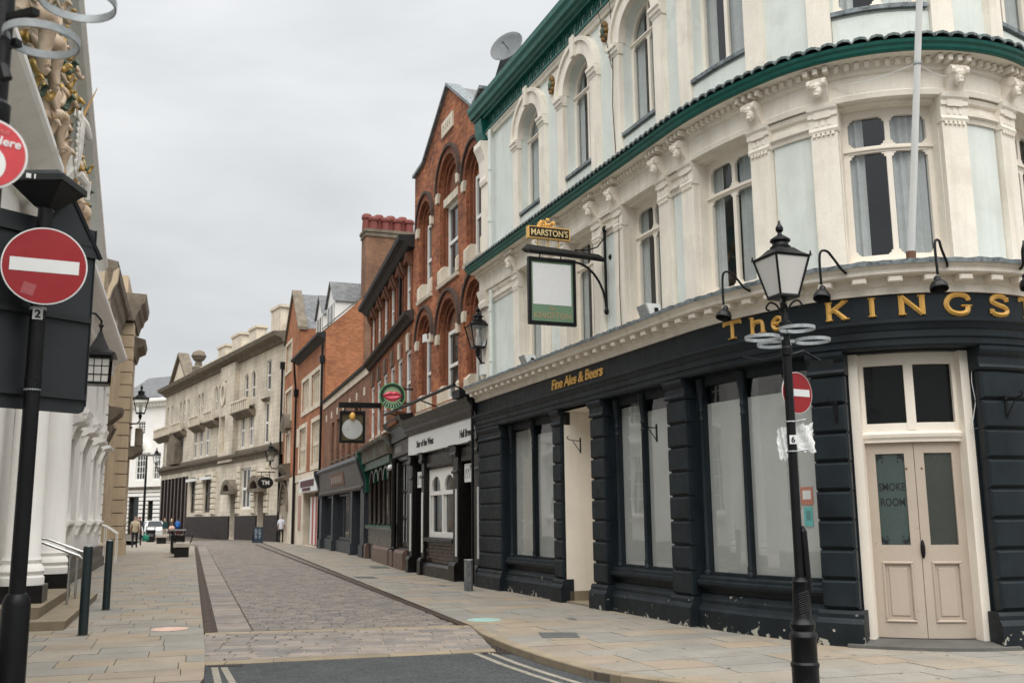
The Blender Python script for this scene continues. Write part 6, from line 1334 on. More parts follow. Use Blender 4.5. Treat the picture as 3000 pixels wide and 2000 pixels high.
# ============================================================ STREET FURNITURE, SIGNS, LAMPS
def projx(P_):
    v = np.array(P_, float)-CAM; k = FPX/v.dot(_F); return (1500+k*v.dot(_R))/K, (1000-k*v.dot(_U))/K
def o_for(F, u, x, z=5.0, lo=0.0, hi=4.0):      # how far out from the wall at u a thing seen at column x stands
    f = lambda o: projx(F.P(u, z, o))[0]-x
    for _ in range(50):
        m = (lo+hi)/2
        if f(lo)*f(m) <= 0: hi = m
        else: lo = m
    return (lo+hi)/2
def z_at(P_, y):                                # height over a plan point of the pixel row y (2352 px scale)
    lo, hi = -2, 30
    for _ in range(50):
        m = (lo+hi)/2
        if projx((P_[0], P_[1], m))[1] > y: lo = m
        else: hi = m
    return (lo+hi)/2
def hang(F, u, o, z):                            # frame of a board standing out from the wall, read from the near side
    i = F.seg(u); n = F.n[i]; t = F.t[i]; p = F.P(u, z, o)
    return Matrix(((-n[0], 0, t[0], p[0]), (-n[1], 0, t[1], p[1]), (0, 1, 0, p[2]), (0, 0, 0, 1)))
def facing(p, yaw=None):                         # frame at p whose z axis looks at the camera in plan
    d = np.array([CAM[0]-p[0], CAM[1]-p[1]]); d /= np.linalg.norm(d)
    if yaw: c, s = math.cos(yaw), math.sin(yaw); d = np.array([d[0]*c-d[1]*s, d[0]*s+d[1]*c])
    return Matrix(((-d[1], 0, d[0], p[0]), (d[0], 0, d[1], p[1]), (0, 1, 0, p[2]), (0, 0, 0, 1)))
def tbox(M_, x0, x1, y0, y1, z0, z1): m = MB(); m.box(x0, x1, y0, y1, z0, z1); m.v = [tuple(M_ @ Vector(v)) for v in m.v]; return m
def tdisc(M_, r, z0, z1, n=40, cx=0, cy=0, sx=1.0):
    m = MB(); R = [[tuple(M_ @ Vector((cx+r*sx*math.cos(2*math.pi*i/n), cy+r*math.sin(2*math.pi*i/n), z))) for i in range(n)] for z in (z0, z1)]; m.rings(R); return m
def ttube(M_, pts, r, n=8): m = MB(); m.tube([tuple(M_ @ Vector(p)) for p in pts], r, n); return m
OPAL = mat('opal_lamp_glass', (.62, .61, .58), .35, .06, 2, spec=.5, fine=0)
LANTG = glassmat('lantern_glass', (.92, .93, .92), .10)
def lantern(root, c, s=1.0, opal=False, bowl=False):
    """four sided tapered street lantern on its bracket at c (bottom of the glass)"""
    x, y, z = c; a = root
    fr = MB(); rb, rt, h = .125*s, .245*s, .45*s; ro = math.pi/4
    for k in range(4):
        t = ro+k*math.pi/2+.35; p = (x+rb*1.41*math.cos(t), y+rb*1.41*math.sin(t), z); q = (x+rt*1.3*math.cos(t), y+rt*1.3*math.sin(t), z+h); fr.tube([p, q], .014*s, 6)
    fr.lathe([(rb*1.45, z-.03*s), (rb*1.5, z-.015*s), (rb*1.42, z+.01*s)], (x, y, 0), 4, None, ro+.35); fr.lathe([(rt*1.30, z+h-.012*s), (rt*1.38, z+h+.012*s), (rt*1.30, z+h+.02*s)], (x, y, 0), 4, None, ro+.35)
    part('lantern_frame', fr, IRON, a)
    rf = MB(); rf.lathe([(rt*1.36, z+h+0.0080*s), (rt*.95, z+h+0.0600*s), (rt*.62, z+h+0.1200*s)], (x, y, 0), 4, None, ro+.35); rf.lathe([(.12*s, z+h+0.1120*s), (.125*s, z+h+0.1360*s), (.10*s, z+h+0.1520*s), (.09*s, z+h+0.2000*s), (.12*s, z+h+0.2080*s), (.118*s, z+h+0.2280*s), (.07*s, z+h+0.2640*s), (.03*s, z+h+0.2880*s), (.022*s, z+h+0.3120*s), (.045*s, z+h+0.3440*s), (.045*s, z+h+0.3760*s), (.022*s, z+h+0.4160*s), (.008*s, z+h+0.4640*s)], (x, y, 0), 14); part('lantern_roof', rf, IRON, a, smooth=.5)
    for k in range(4):
        t = ro+k*math.pi/2+.35; m = MB(); m.tube([(x+rt*1.36*math.cos(t), y+rt*1.36*math.sin(t), z+h), (x+rt*1.36*math.cos(t), y+rt*1.36*math.sin(t), z+h+.06*s)], [.018*s, .006*s], 6); part('corner_finial', m, IRON, a)
    g = MB(); g.lathe([(rb*1.38, z), (rt*1.27, z+h)], (x, y, 0), 4, None, ro+.35); part('lantern_glass', g, OPAL if opal else LANTG, a)
    if not opal: b = MB(); b.lathe([(.03*s, z), (.05*s, z+.05*s), (.055*s, z+.2*s), (.02*s, z+.27*s)], (x, y, 0), 10); part('bulb', b, OPAL, a, smooth=True)
def ringshelf(root, c, r=.165, h=.032, name='basket_ring'):
    m = MB(); n = 36; R = []
    for i in range(n): t = 2*math.pi*i/n; cs, sn = math.cos(t), math.sin(t); R.append([(c[0]+r*cs, c[1]+r*sn, c[2]-h/2), (c[0]+r*cs, c[1]+r*sn, c[2]+h/2), (c[0]+(r-.007)*cs, c[1]+(r-.007)*sn, c[2]+h/2), (c[0]+(r-.007)*cs, c[1]+(r-.007)*sn, c[2]-h/2)])
    m.rings(R, close=True); return part(name, m, GALV, root, smooth=.6)
# ------------------------------------------------------------ lamp post by the pub corner
LB = gpt(1853*K, 1592*K); LP = (float(LB[0]), float(LB[1]))
lp = thing('lamp_post', 'black cast iron lamp post with frosted lantern and steel basket rings outside the pub', 'lamp post', (*LP, 0))
zz = lambda y: z_at(LP, y/K)
m = MB(); zb = zz(1862); zs = zz(1702)
m.lathe([(.135, 0), (.135, .03), (.12, .06), (.12, zb-.28), (.128, zb-.26), (.128, zb-.24), (.115, zb-.22), (.115, zb-.03), (.13, zb), (.12, zb+.03), (.10, zb+.05), (.115, zb+.08), (.115, zb+.11), (.095, zb+.14), (.085, zb+.16), (.072, zs-.02), (.08, zs), (.066, zs+.02), (.062, zs+.04)], (*LP, 0), 24); part('base', m, IRON, lp, smooth=.5)
for k in range(10):
    m = MB(); z0 = zb+.2+k*(zs-zb-.3)/10; m.tube([(LP[0]+(.083-.0009*k)*math.cos(t), LP[1]+(.083-.0009*k)*math.sin(t), z0+.05*(t+2.4)/2) for t in np.linspace(-2.4, -.4, 7)], .007, 5); part('spiral_rib', m, IRON, lp)
zr_ = zz(990); zl = zz(868)
m = MB(); m.lathe([(.045, zs), (.043, zz(1045)), (.055, zz(1040)), (.055, zz(1020)), (.042, zz(1015)), (.04, zz(960)), (.06, zz(955)), (.06, zz(945)), (.035, zz(940)), (.028, zz(905)), (.04, zz(900)), (.024, zz(893)), (.02, zl-.03)], (*LP, 0), 14); part('shaft', m, IRON, lp, smooth=.5)
m = MB(); m.tube([(LP[0]+.075, LP[1]-.02, zs-.1), (LP[0]+.055, LP[1]-.02, zs+.45), (LP[0]+.05, LP[1]-.02, zs+.5)], [.03, .03, .01], 8); part('cable_box', m, IRON, lp)
lantern(lp, (*LP, zl), .83, opal=True)
for k in range(4):
    t = .35+math.pi/4+k*math.pi/2; m = MB(); d = (math.cos(t), math.sin(t)); m.tube(smooth_path([(LP[0]+d[0]*r, LP[1]+d[1]*r, z) for r, z in ((.03, zl-.16), (.07, zl-.08), (.13, zl-.05), (.17, zl-.10), (.14, zl-.13))]), .010, 6); part('scroll', m, IRON, lp)
m = MB()
for dx, dy, dz, rr_ in ((-.24, -.06, -.005, .165), (.24, -.05, -.035, .165), (.05, -.22, .05, .165), (-.05, .24, -.02, .165)):
    ringshelf(lp, (LP[0]+dx, LP[1]+dy, zr_+dz)); m = MB(); m.bar((LP[0], LP[1], zr_+dz), (LP[0]+dx*.4, LP[1]+dy*.4, zr_+dz), .04, .03); part('ring_clamp', m, GALV, lp)
m = MB(); m.tube([(LP[0]+.03, LP[1], zz(1040)), (LP[0]+.16, LP[1]+.02, zz(1028)), (LP[0]+.3, LP[1]+.05, zz(1050)), (LP[0]+.4, LP[1]+.06, zz(1065))], .014, 6); m.tube([(LP[0]-.03, LP[1], zz(1040)), (LP[0]-.22, LP[1]+.05, zz(1052)), (LP[0]-.4, LP[1]+.1, zz(1038))], .006, 5); part('cables', m, IRON, lp)
m = tbox(facing((LP[0]+.33, LP[1]+.05, zz(1060))), -.10, .12, -.025, .02, -.04, .03); part('spotlight', m, IRON, lp)
M6 = facing((LP[0]-.0, LP[1]-.048, zz(1288))); part('number_plate', tbox(M6, -.032, .032, -.042, .042, -.004, .004), SIGNW, lp); part('lettering', text_at('6', M6 @ Matrix.Translation((0, -.027, .005)), .075, .002, .001), BLK, lp)
def noentry(name, p, r, yaw, label, group=None, parent=None, tilt=0):
    M_ = facing(p, yaw); root = thing(name, label, 'road sign', p, group)
    part('sign_disc', tdisc(M_, r, -.006, 0, 56), SIGNW, root); part('red_disc', tdisc(M_, r*.965, .001, .003, 56), SIGNR, root); part('white_bar', tbox(M_, -r*.80, r*.80, -r*.17, r*.17, .0035, .0055), SIGNW, root)
    m = tbox(M_, -.04, .04, r*.35, r*.42, -.05, -.007); m.join(tbox(M_, -.04, .04, -r*.42, -r*.35, -.05, -.007)); part('fixing_rail', m, GALV, root); return root, M_
np_ = (LP[0]+.105, LP[1]+.09, zz(1147)); noentry('no_entry_sign', np_, .20, .82, 'small round red no entry sign turned sideways behind the frosted lamp post')
m = MB(); M_ = facing((LP[0]+.14, LP[1]+.07, zz(1290)), .5)
def rag(M_, x0, x1, y0, y1, seed, n=9):
    rr = random.Random(seed); m = MB(); V = [[None]*(n+1) for _ in range(n+1)]
    for i in range(n+1):
        for j in range(n+1):
            x = x0+(x1-x0)*i/n; y = y0+(y1-y0)*j/n
            if i in (0, n): x += rr.uniform(-.012, .012)
            if j in (0, n): y += rr.uniform(-.02, .02)
            V[i][j] = tuple(M_ @ Vector((x, y, .015*math.sin(i*.9+j*.5)+rr.uniform(-.004, .004))))
    for i in range(n):
        for j in range(n): m.quad(V[i][j], V[i+1][j], V[i+1][j+1], V[i][j+1])
    return m
pa = thing('torn_paper_notice', 'torn white paper notice tied round the lamp post below the small sign', 'notice', M_.to_translation()); PAPER = mat('creased_paper', (.70, .71, .70), .8, .08, 12, bump=.5, bscale=20)
part('sheet', rag(M_, -.10, .10, -.10, .16, 4), PAPER, pa, smooth=True); part('sheet', rag(facing((LP[0]-.075, LP[1]+.03, zz(1300)), -.3), -.05, .04, -.14, .16, 5), PAPER, pa, smooth=True)
for y in (1235, 1322): m = MB(); m.lathe([(.052, -.006), (.056, 0), (.052, .006)], (*LP, zz(y)), 14); m.tube([(LP[0]+.04, LP[1]-.03, zz(y)), (LP[0]+.14, LP[1]-.02, zz(y-6))], .008, 5); part('band_clip', m, GALV, pa)
# ------------------------------------------------------------ sign post on the left
SPp = ydep(105, 1000, 7.45); SX, SY = float(SPp[0]), float(SPp[1]); zs2 = lambda y: z_at((SX, SY), y/K)
sp = thing('sign_post', 'black round sign post with wide base carrying road signs', 'sign post', (SX, SY, 0))
zc_ = zs2(1745); m = MB(); m.lathe([(.098, 0), (.098, zc_-.06), (.09, zc_-.02), (.07, zc_+.015), (.06, zc_+.02)], (SX, SY, 0), 24); part('wide_base', m, IRON, sp, smooth=.5)
m = MB(); m.lathe([(.058, zc_-.02), (.058, zs2(1150)), (.061, zs2(1149)), (.061, zs2(1105)), (.058, zs2(1104)), (.055, zs2(600))], (SX, SY, 0), 20); part('shaft', m, IRON, sp, smooth=.5)
for y in (905, 1142): m = MB(); m.lathe([(.0595, zs2(y)-.012), (.062, zs2(y)), (.0595, zs2(y)+.012)], (SX, SY, 0), 18); part('band_clip', m, GALV, sp)
M2 = facing((SX+.0, SY-.063, zs2(923)), 0.0); M2 = facing((SX+.026, SY-.056, zs2(923))); part('number_plate', tbox(M2, -.036, .036, -.043, .043, -.004, .003), SIGNW, sp); part('lettering', text_at('2', M2 @ Matrix.Translation((0, -.03, .004)), .085, .003, .001), BLK, sp)
zt_ = zs2(600); m = MB(); m.cbox(SX, SY, zt_-.03, .12, .12, .16, 3.4); part('lamp_cone', m, IRON, sp)
m = MB(); m.cbox(SX, SY, zt_+.13, .44, .44, .05, 1.0); m.cbox(SX, SY, zt_+.18, .40, .40, .05, .8); part('lamp_head', m, mat('matt_black', (.02, .024, .026), .5), sp)
for dx in (-.035, .02): m = MB(); m.v = []; q = tbox(facing((SX, SY-.22, zt_+.155)), dx-.02, dx+.015, -.018, .018, -.002, .006); part('reflector', q, SIGNW, sp)
d0 = ydep(131, 779, 7.30); noentry('no_entry_sign', (float(d0[0]), float(d0[1]), float(d0[2])), .300, 0.0, 'large round red no entry sign facing out on the black sign post')
M_ = facing(d0); st_ = thing('faded_sticker', 'small faded pink square sticker on the large red disc', 'sticker', d0); part('sheet', tbox(M_ @ Matrix.Translation((-.10, -.185, 0)) @ Matrix.Rotation(-.25, 4, 'Z'), -.045, .045, -.045, .045, .0035, .005), mat('faded_pink', (.36, .08, .085), .5), st_)
# large sign seen from behind
dd = np.array([.58, .81]); dd /= np.linalg.norm(dd); E_ = ydep(264, 950, 7.95); zE = lambda y: z_at(E_, y/K)
nn = np.array([dd[1], -dd[0]]); MS = Matrix(((dd[0], 0, nn[0], E_[0]), (dd[1], 0, nn[1], E_[1]), (0, 1, 0, 0), (0, 0, 0, 1)))
bs_ = thing('direction_sign', 'large dark grey road sign seen from its ribbed back', 'road sign', (E_[0], E_[1], zE(1213)))
z0, z1 = zE(1213), zE(677); m = MB(); pl = [(-1.25, z0), (-.05, z0), (-.015, z0+.015), (0, z0+.05), (0, z1), (-1.25, z1)]
m.rings([[tuple(MS @ Vector((x, z, d))) for x, z in pl] for d in (-.02, 0)]); part('sign_plate', m, SIGNBK, bs_)
for y in (722, 942, 1166): part('back_rail', tbox(MS, -1.25, -.01, zE(y)-.022, zE(y)+.022, .0, .035), mat('rail_black', (.018, .02, .022), .5), bs_)
part('border_fold', tbox(MS, -.004, .004, z0+.06, z1, -.02, .012), SIGNBK, bs_)
tr = thing('warning_sign', 'dark triangular road sign back showing above the large ribbed sign', 'road sign', (SX, SY, zs2(600))); zt0 = zE(760)
tp = MS @ Vector((-.26, 0, .02)); m = MB(); zc2 = z_at((tp[0], tp[1]), 566/K)
m.rings([[tuple(MS @ Vector((-.26+x, zc2+z, d))) for x, z in ((0, 0), (-.30, -.50), (.30, -.50))] for d in (.02, .03)]); part('sign_plate', m, SIGNBK, tr)
for a, b in (((0, 0), (-.30, -.50)), ((0, 0), (.30, -.50))): m = MB(); m.bar(tuple(MS @ Vector((-.26+a[0], zc2+a[1], .03))), tuple(MS @ Vector((-.26+b[0], zc2+b[1], .03))), .02, .03); part('rim', m, IRON, tr)
# ------------------------------------------------------------ nearer lamp post standing just outside the picture, its rings and roundel in view
NP = ydep(2, 150, 4.1); NX, NY = float(NP[0]), float(NP[1])
nl = thing('lamp_post', 'black lamp post with large steel basket rings and a red roundel near the white pediment', 'lamp post', (NX, NY, 0))
m = MB(); m.lathe([(.13, 0), (.13, .9), (.09, 1.0), (.08, 1.1), (.055, 1.3), (.05, 3.3), (.06, 3.32), (.06, 3.4), (.045, 3.42), (.04, 4.3)], (NX, NY, 0), 18); part('shaft', m, IRON, nl, smooth=.5)
for x, y, D in ((122, 116, 4.05), (228, 5, 3.95)):
    c = ydep(x, y, D); ringshelf(nl, tuple(c), .157, .036); m = MB(); v = np.array([NX, NY, c[2]])-c; m.bar(tuple(c+v*.55), (NX, NY, float(c[2])), .04, .03); part('ring_clamp', m, IRON, nl)
m = MB(); c = ydep(22, 215, 4.0); m.tube([(NX, NY, float(c[2])+.25), tuple(ydep(14, 120, 4.0)), tuple(ydep(8, 190, 4.0)), tuple(ydep(20, 232, 4.0))], [.03, .025, .02, .024], 7); part('scroll', m, IRON, nl)
lantern(nl, (NX, NY, 4.35), .92, opal=True)
rd = ydep(-40, 448, 3.9); M_ = facing(rd); ro_ = thing('red_roundel', 'round red sign with white border and the word Here by the left lamp post', 'sign', tuple(rd))
part('sign_disc', tdisc(M_, .155, -.004, 0, 48), SIGNW, ro_); PINKR = mat('roundel_red', (.55, .045, .055), .4, .08, 3); part('red_disc', tdisc(M_, .146, .001, .003, 48), PINKR, ro_)
part('lettering', text_at('Here', M_ @ Matrix.Translation((.125, .035, .0045)) @ Matrix.Rotation(-.12, 4, 'Z'), .052, .001, .001, 1, 'RIGHT'), SIGNW, ro_); part('lettering', text_at('Hull', M_ @ Matrix.Translation((.055, .092, .0045)) @ Matrix.Rotation(-.1, 4, 'Z'), .028, 0, .001, 1), mat('pale_pink', (.6, .2, .2), .5), ro_)
m = MB(); R = []
for i in range(17): t = -math.pi/2*.95+i*math.pi*1.9/2/16*1.25; R.append([tuple(M_ @ Vector(((r)*math.cos(t)+.0, -.045+r*1.1*math.sin(t), .0045))) for r in (.045, .075)])
for a, b in zip(R[:-1], R[1:]): m.quad(a[0], b[0], b[1], a[1])
part('white_ring', m, SIGNW, ro_)
# ------------------------------------------------------------ pub sign on its bracket
ub = PUB.pix(1388, 620, .12)[0]; oL, oR = o_for(PUB, ub, 1213, 5.5), o_for(PUB, ub, 1321, 5.5)
zo = lambda o, y: z_at(PUB.P(ub, 0, o), y)
zt1, zb1 = zo((oL+oR)/2, 594), zo((oL+oR)/2, 747)
HS = hang(PUB, ub, (oL+oR)/2, 0); W2 = (oL-oR)/2
ps = thing('pub_sign', 'hanging green and white pub sign on black iron bracket at the pub front', 'pub sign', PUB.P(ub, zb1, (oL+oR)/2))
m = tbox(HS, -W2, -W2+.05, zb1, zt1, -.04, .04); m.join(tbox(HS, W2-.05, W2, zb1, zt1, -.04, .04)); m.join(tbox(HS, -W2+.05, W2-.05, zb1, zb1+.06, -.04, .039)); m.join(tbox(HS, -W2+.05, W2-.05, zt1-.06, zt1, -.04, .039)); part('frame', m, IRON, ps)
part('green_board', tbox(HS, -W2+.05, W2-.05, zb1+.06, zt1-.06, -.02, .012), mat('sage_green', (.14, .235, .15), .5, .08, 3), ps)
zw = zb1+(zt1-zb1)*.30; part('white_panel', tbox(HS, -W2+.085, W2-.085, zw, zt1-.10, .012, .016), mat('faded_picture', (.66, .67, .68), .45, .02, 2), ps)
FG = mat('faded_gilt', (.36, .27, .15), .5, .3, 20); h_ = (zt1-zb1)
for tx, zf, sz in (('The', .22, .09), ('KINGSTON', .10, .15)):
    tm = text_mesh(tx, sz, .001, .002, 1, 'CENTER'); wd = max(v[0] for v in tm.v)*2; k = min(1.0, (2*W2-.2)/wd) if tx[0] == 'K' else .9
    tm.v = [tuple(HS @ Vector((x*k, zb1+h_*zf+y, .015+d))) for x, y, d in tm.v]; part('lettering', tm, FG, ps)
zbm = zo(oL, 577); part('beam', ttube(HS, [(-W2-.0, zbm, .06), (W2*.9, zbm-.02, .06), (W2+oR-.15, zbm-.04, .02)], .035, 10), IRON, ps)
m = MB(); q = [(-W2-.08, zbm+.05), (-W2-.03, zbm+.12), (W2+oR-.25, zbm+.05), (W2+oR-.12, zbm-.02), (W2+oR-.25, zbm-.03), (-W2, zbm+.0)]; m.rings([[tuple(HS @ Vector((x, y, d))) for x, y in q] for d in (-.10, .05)]); part('trough_light', m, mat('weathered_black', (.035, .035, .033), .6, .4, 8), ps)
xw = (oL+oR)/2-.1
part('wall_bar', tbox(HS, xw-.02, xw+.02, zo(.1, 715), zo(.1, 527), -.02, .02), IRON, ps)
for y in (527, 715): m = MB(); m.ell(tuple(HS @ Vector((xw, zo(.1, y), 0))), .045, .045, .07, 8, 6); part('bar_finial', m, IRON, ps, smooth=True)
part('brace', ttube(HS, [(xw-.62+.62*(math.sin(t)), zbm-.12-.85*(1-math.cos(t)), 0) for t in np.linspace(0, math.pi/2, 8)], .022, 7), IRON, ps); part('upper_scroll', ttube(HS, [(xw, zo(.1, 545), 0), (xw-.15, zbm+.2, 0), (xw-.35, zbm+.12, 0), (xw-.6, zbm+.1, 0)], .014, 6), IRON, ps)
m = MB(); m.ell(tuple(HS @ Vector((xw+.10, zbm+.02, .06))), .06, .06, .06, 8, 6); part('knob', m, IRON, ps, smooth=True)
for x in (-W2*.5, W2*.4): part('hanger', ttube(HS, [(x, zt1, 0), (x, zbm-.02, .03)], .014, 6), IRON, ps)
zm0, zm1 = zo(oL, 546), zo(oL, 519); oM0, oM1 = o_for(PUB, ub, 1211, zm0), o_for(PUB, ub, 1306, zm0); HM = hang(PUB, ub, (oM0+oM1)/2, 0); WM = (oM0-oM1)/2
part('name_board', tbox(HM, -WM, WM, zm0, zm1, -.05, .06), GOLD, ps); part('name_panel', tbox(HM, -WM+.02, WM-.02, zm0+.018, zm1-.018, .06, .066), mat('oxblood_black', (.014, .008, .006), .4), ps)
tm = text_mesh("MARSTON'S", 1.0, .012, .0, 1.0, 'CENTER'); wd = max(v[0] for v in tm.v)*2; k = (2*WM-.09)/wd; ky = (zm1-zm0-.10)/.72
tm.v = [tuple(HM @ Vector((x*k, zm0+.05+y*ky, .070))) for x, y, d in tm.v]; part('lettering', tm, mat('pale_gilt', (.72, .58, .28), .4), ps)
m = MB(); rr = random.Random(2)
for k in range(30):
    t = math.pi*rr.random(); q_ = rr.random()**.5; m.ell(tuple(HM @ Vector((-.02+.17*q_*math.cos(t), zm1+.015+.15*q_*math.sin(t), rr.uniform(-.03, .03)))), rr.uniform(.014, .03), .02, rr.uniform(.016, .036), 7, 5)
part('gilt_crest', m, GOLD, ps, smooth=True)
for x in (-.2, 0, .2): part('board_stay', ttube(HM, [(x, zm0, 0), (x, zbm+.08, 0)], .012, 5), GOLD, ps)
# ------------------------------------------------------------ swan neck lamps, floodlights, flagpole, dish
def swan(x, y, label):
    u = PUB.pix(x, y, .8)[0]; z = PUB.pix(x, y, .8)[1]; t_ = thing('swan_neck_lamp', label, 'lamp', PUB.P(u, 4.6, .5), 'swan neck lamps over the pub fascia')
    m = MB(); u2 = u+.12; m.tube(smooth_path([PUB.P(u2+.06, 4.56, .48), PUB.P(u2+.03, 4.60, .56), PUB.P(u2-.03, 4.74, .64), PUB.P(u+.05, 4.82, .73), PUB.P(u, 4.77, .79), PUB.P(u, z+.13, .80)]), .016, 8); part('arm', m, IRON, t_, smooth=True)
    m = MB(); ax = Vector((PUB.n[PUB.seg(u)][0]*-.35, PUB.n[PUB.seg(u)][1]*-.35, 1)).normalized(); m.lathe([(.018, .14), (.038, .12), (.042, .08), (.078, .05), (.104, .0), (.108, -.045), (.10, -.05), (.065, .025), (.0, .04)], PUB.P(u, z-.01, .80), 16, tuple(ax)); part('shade', m, IRON, t_, smooth=.7)
    m = MB(); m.ell(PUB.P(u2, 4.61, .45), .04, .04, .03, 8, 6); part('wall_boss', m, IRON, t_, smooth=True)
for x, y, l in ((1663, 722, 'black swan neck lamp on the pub cornice above the letter T'), (1888, 677, 'black swan neck lamp on the pub cornice above the letter K'), (2156, 655, 'black swan neck lamp on the pub cornice between the letters N and G'), (2362, 650, 'black swan neck lamp on the pub cornice above the letter S')): swan(x, y, l)
for x, y, l in ((1492, 716, 'white box floodlight on the pub cornice between hanging sign and corner'), (1213, 828, 'white box floodlight on the pub cornice by the party wall')):
    u, z = PUB.pix(x, y, .35); t_ = thing('floodlight', l, 'floodlight', PUB.P(u, z, .35)); m = MB(); m.fprof(PUB, u-.17, u+.17, [(.22, z-.06), (.42, z-.10), (.50, z+.10), (.26, z+.10)]); part('housing', m, SIGNW, t_); m = MB(); m.fprof(PUB, u-.14, u+.14, [(.425, z-.08), (.435, z-.085), (.512, z+.09), (.50, z+.09)]); part('lens', m, mat('grey_lens', (.4, .42, .42), .2), t_); m = MB(); m.fbox(PUB, u+.17, u+.20, z-.12, z+.03, .3, .36); part('bracket', m, IRON, t_)
fb0 = PUB.pix(2093, 603, .12); u = fb0[0]; p0 = Vector(PUB.P(u, 4.80, .14)); tgt = ydep(2112*K, 0, 11.35); p1 = Vector(tgt); p1 = p0+(p1-p0)*1.35
fp = thing('flagpole', 'leaning white flagpole fixed above the corner door of the pub', 'flagpole', tuple(p0)); m = MB(); m.tube([p0, p0+(p1-p0)*.5, p1], [.045, .042, .036], 12); part('pole', m, SIGNW, fp, smooth=True)
pm = p0+(p1-p0)*(.56); m = MB(); m.lathe([(.052, -.015), (.052, .015)], tuple(pm), 10); part('collar', m, GALV, fp)
for du in (-.75, .68): m = MB(); e = Vector(PUB.P(u+du, 7.2, .14)); m.tube(smooth_path([pm, (pm+e)/2-Vector((0, 0, .05)), e]), .006, 5); part('stay_wire', m, SIGNW, fp)
m = MB(); m.tube([p0-Vector((0, 0, .12)), p0+Vector((0, 0, .05))], .06, 10); part('foot', m, mat('rusty_iron', (.14, .07, .045), .8), fp)
c = Vector(PUB.P(2.02, 12.50, .08)); q = Vector((0, 0, 1)).rotation_difference(Vector((-.45, -.75, .35)).normalized()); dsh = thing('satellite_dish', 'grey satellite dish on the pub roof edge', 'satellite dish', tuple(c))
m = MB(); R = []
for r, z in ((.02, .0), (.2, .015), (.36, .05), (.46, .09), (.47, .085), (.36, .04), (.2, .005), (.02, -.01)): R.append([tuple(c+q @ Vector((r*.92*math.cos(2*math.pi*i/24), r*math.sin(2*math.pi*i/24), z))) for i in range(24)])
m.rings(R); part('dish', m, mat('dish_grey', (.13, .14, .145), .7), dsh, smooth=.9); m = MB(); m.tube([tuple(c), tuple(c+q @ Vector((0, -.3, .4)))], .012, 6); m.ell(tuple(c+q @ Vector((0, -.3, .42))), .03, .03, .05, 8, 6); part('feed_arm', m, PINE, dsh); m = MB(); m.tube([tuple(c-q @ Vector((0, 0, .02))), (c.x, c.y, c.z-.9)], .025, 8); part('mast', m, PINE, dsh)
# posters in the pub window
for x0, x1, y0, y1, col, l in ((1838, 1868, 1118, 1158, (.5, .12, .05), 'orange and white poster inside the pub window behind the lamp post'), (1846, 1868, 1164, 1208, (.03, .42, .40), 'turquoise poster inside the pub window below the orange one')):
    a, z1 = PUB.pix(x0, y0, -.075); b, z0 = PUB.pix(x1, y1, -.075); m = MB(); m.fbox(PUB, a, b, z0, z1, -.084, -.076); t_ = thing('window_poster', l, 'poster', PUB.P(a, z0, -.14)); part('sheet', m, mat('poster%d' % y0, col, .6), t_); m = MB(); m.fbox(PUB, a+.03, b-.03, z0+(z1-z0)*.3, z1-(z1-z0)*.2, -.076, -.0745); part('print', m, SIGNW if y0 < 1150 else mat('dark_teal', (.01, .18, .18), .6), t_)
# ------------------------------------------------------------ wall lanterns
def wall_lantern(F, u, x, y, s, label, drop=.15):
    o = o_for(F, u, x, 5, .1, 3.0); z = z_at(F.P(u, 0, o), y); c = F.P(u, z, o); t_ = thing('wall_lantern', label, 'lantern', F.P(u, z-.3*s, 0))
    lantern(t_, c, s); m = MB(); m.tube([c, F.P(u, z-.22*s, o), F.P(u, z-.34*s, o-.1), F.P(u, z-.36*s, .02)], .025*s, 8); m.fbox(F, u-.04, u+.04, z-.6*s, z-.12*s, 0, .04); part('bracket', m, IRON, t_); m = MB(); m.lathe([(.05*s, z-.05*s), (.06*s, z-.1*s), (.035*s, z-.2*s)], (c[0], c[1], 0), 10); part('stem', m, IRON, t_, smooth=True)
wall_lantern(PUB, .20, 1098, 797, 1.12, 'four sided black lantern on a wall bracket between the pub and the gabled brick building')
m = MB(); m.fbox(PUB, .10, .32, 4.95, 5.2, .02, .16); one('junction_box', m, SIGNW, 'white junction box under the lantern between pub and brick gable', 'junction box', PUB.P(.2, 4.95, .05))
wall_lantern(Fac([LEFT.P(LU(39.4), 0, .25)[:2], LEFT.P(LU(43.6), 0, .25)[:2]]), .6, 318, 948, 1.5, 'black lantern on a wall bracket at the banded stone pier')
wall_lantern(BANK, BANK.len-.4, 620, 1058, 1.5, 'black lantern on a wall bracket beside the arched doorway of the stone bank')
wall_lantern(BANK, .4, 356, 1062, 1.7, 'black lantern on a wall bracket at the far corner of the stone bank')
# big black lantern on the white building
F = LEFT; u = LU(15.6); o = o_for(F, u, 226, 5.2, .1, 2.0); c0 = F.P(u, 0, o); zB, zTp, zR = z_at(c0, 884), z_at(c0, 824), z_at(c0, 775); c = (c0[0], c0[1])
bl = thing('wall_lantern', 'large black lantern with gridded white panes hanging on the white building', 'lantern', (c[0], c[1], zB))
rot_ = F.rot(u); hw_ = .27
def rbox(cx, cy, z0, z1, w0, w1):
    R = []
    for z, w_ in ((z0, w0), (z1, w1)): R.append([(cx+w_*(math.cos(rot_)*a-math.sin(rot_)*b), cy+w_*(math.sin(rot_)*a+math.cos(rot_)*b), z) for a, b in ((-1, -1), (1, -1), (1, 1), (-1, 1))])
    return R
m = MB(); m.rings(rbox(*c, zB+.05, zTp, hw_*.93, hw_)); part('lantern_glass', m, OPAL, bl)
m = MB(); m.rings(rbox(*c, zB, zB+.06, hw_*.97, hw_*.97)); m.rings(rbox(*c, zTp-.03, zTp+.08, hw_*1.1, hw_*1.1)); part('lantern_frame', m, IRON, bl)
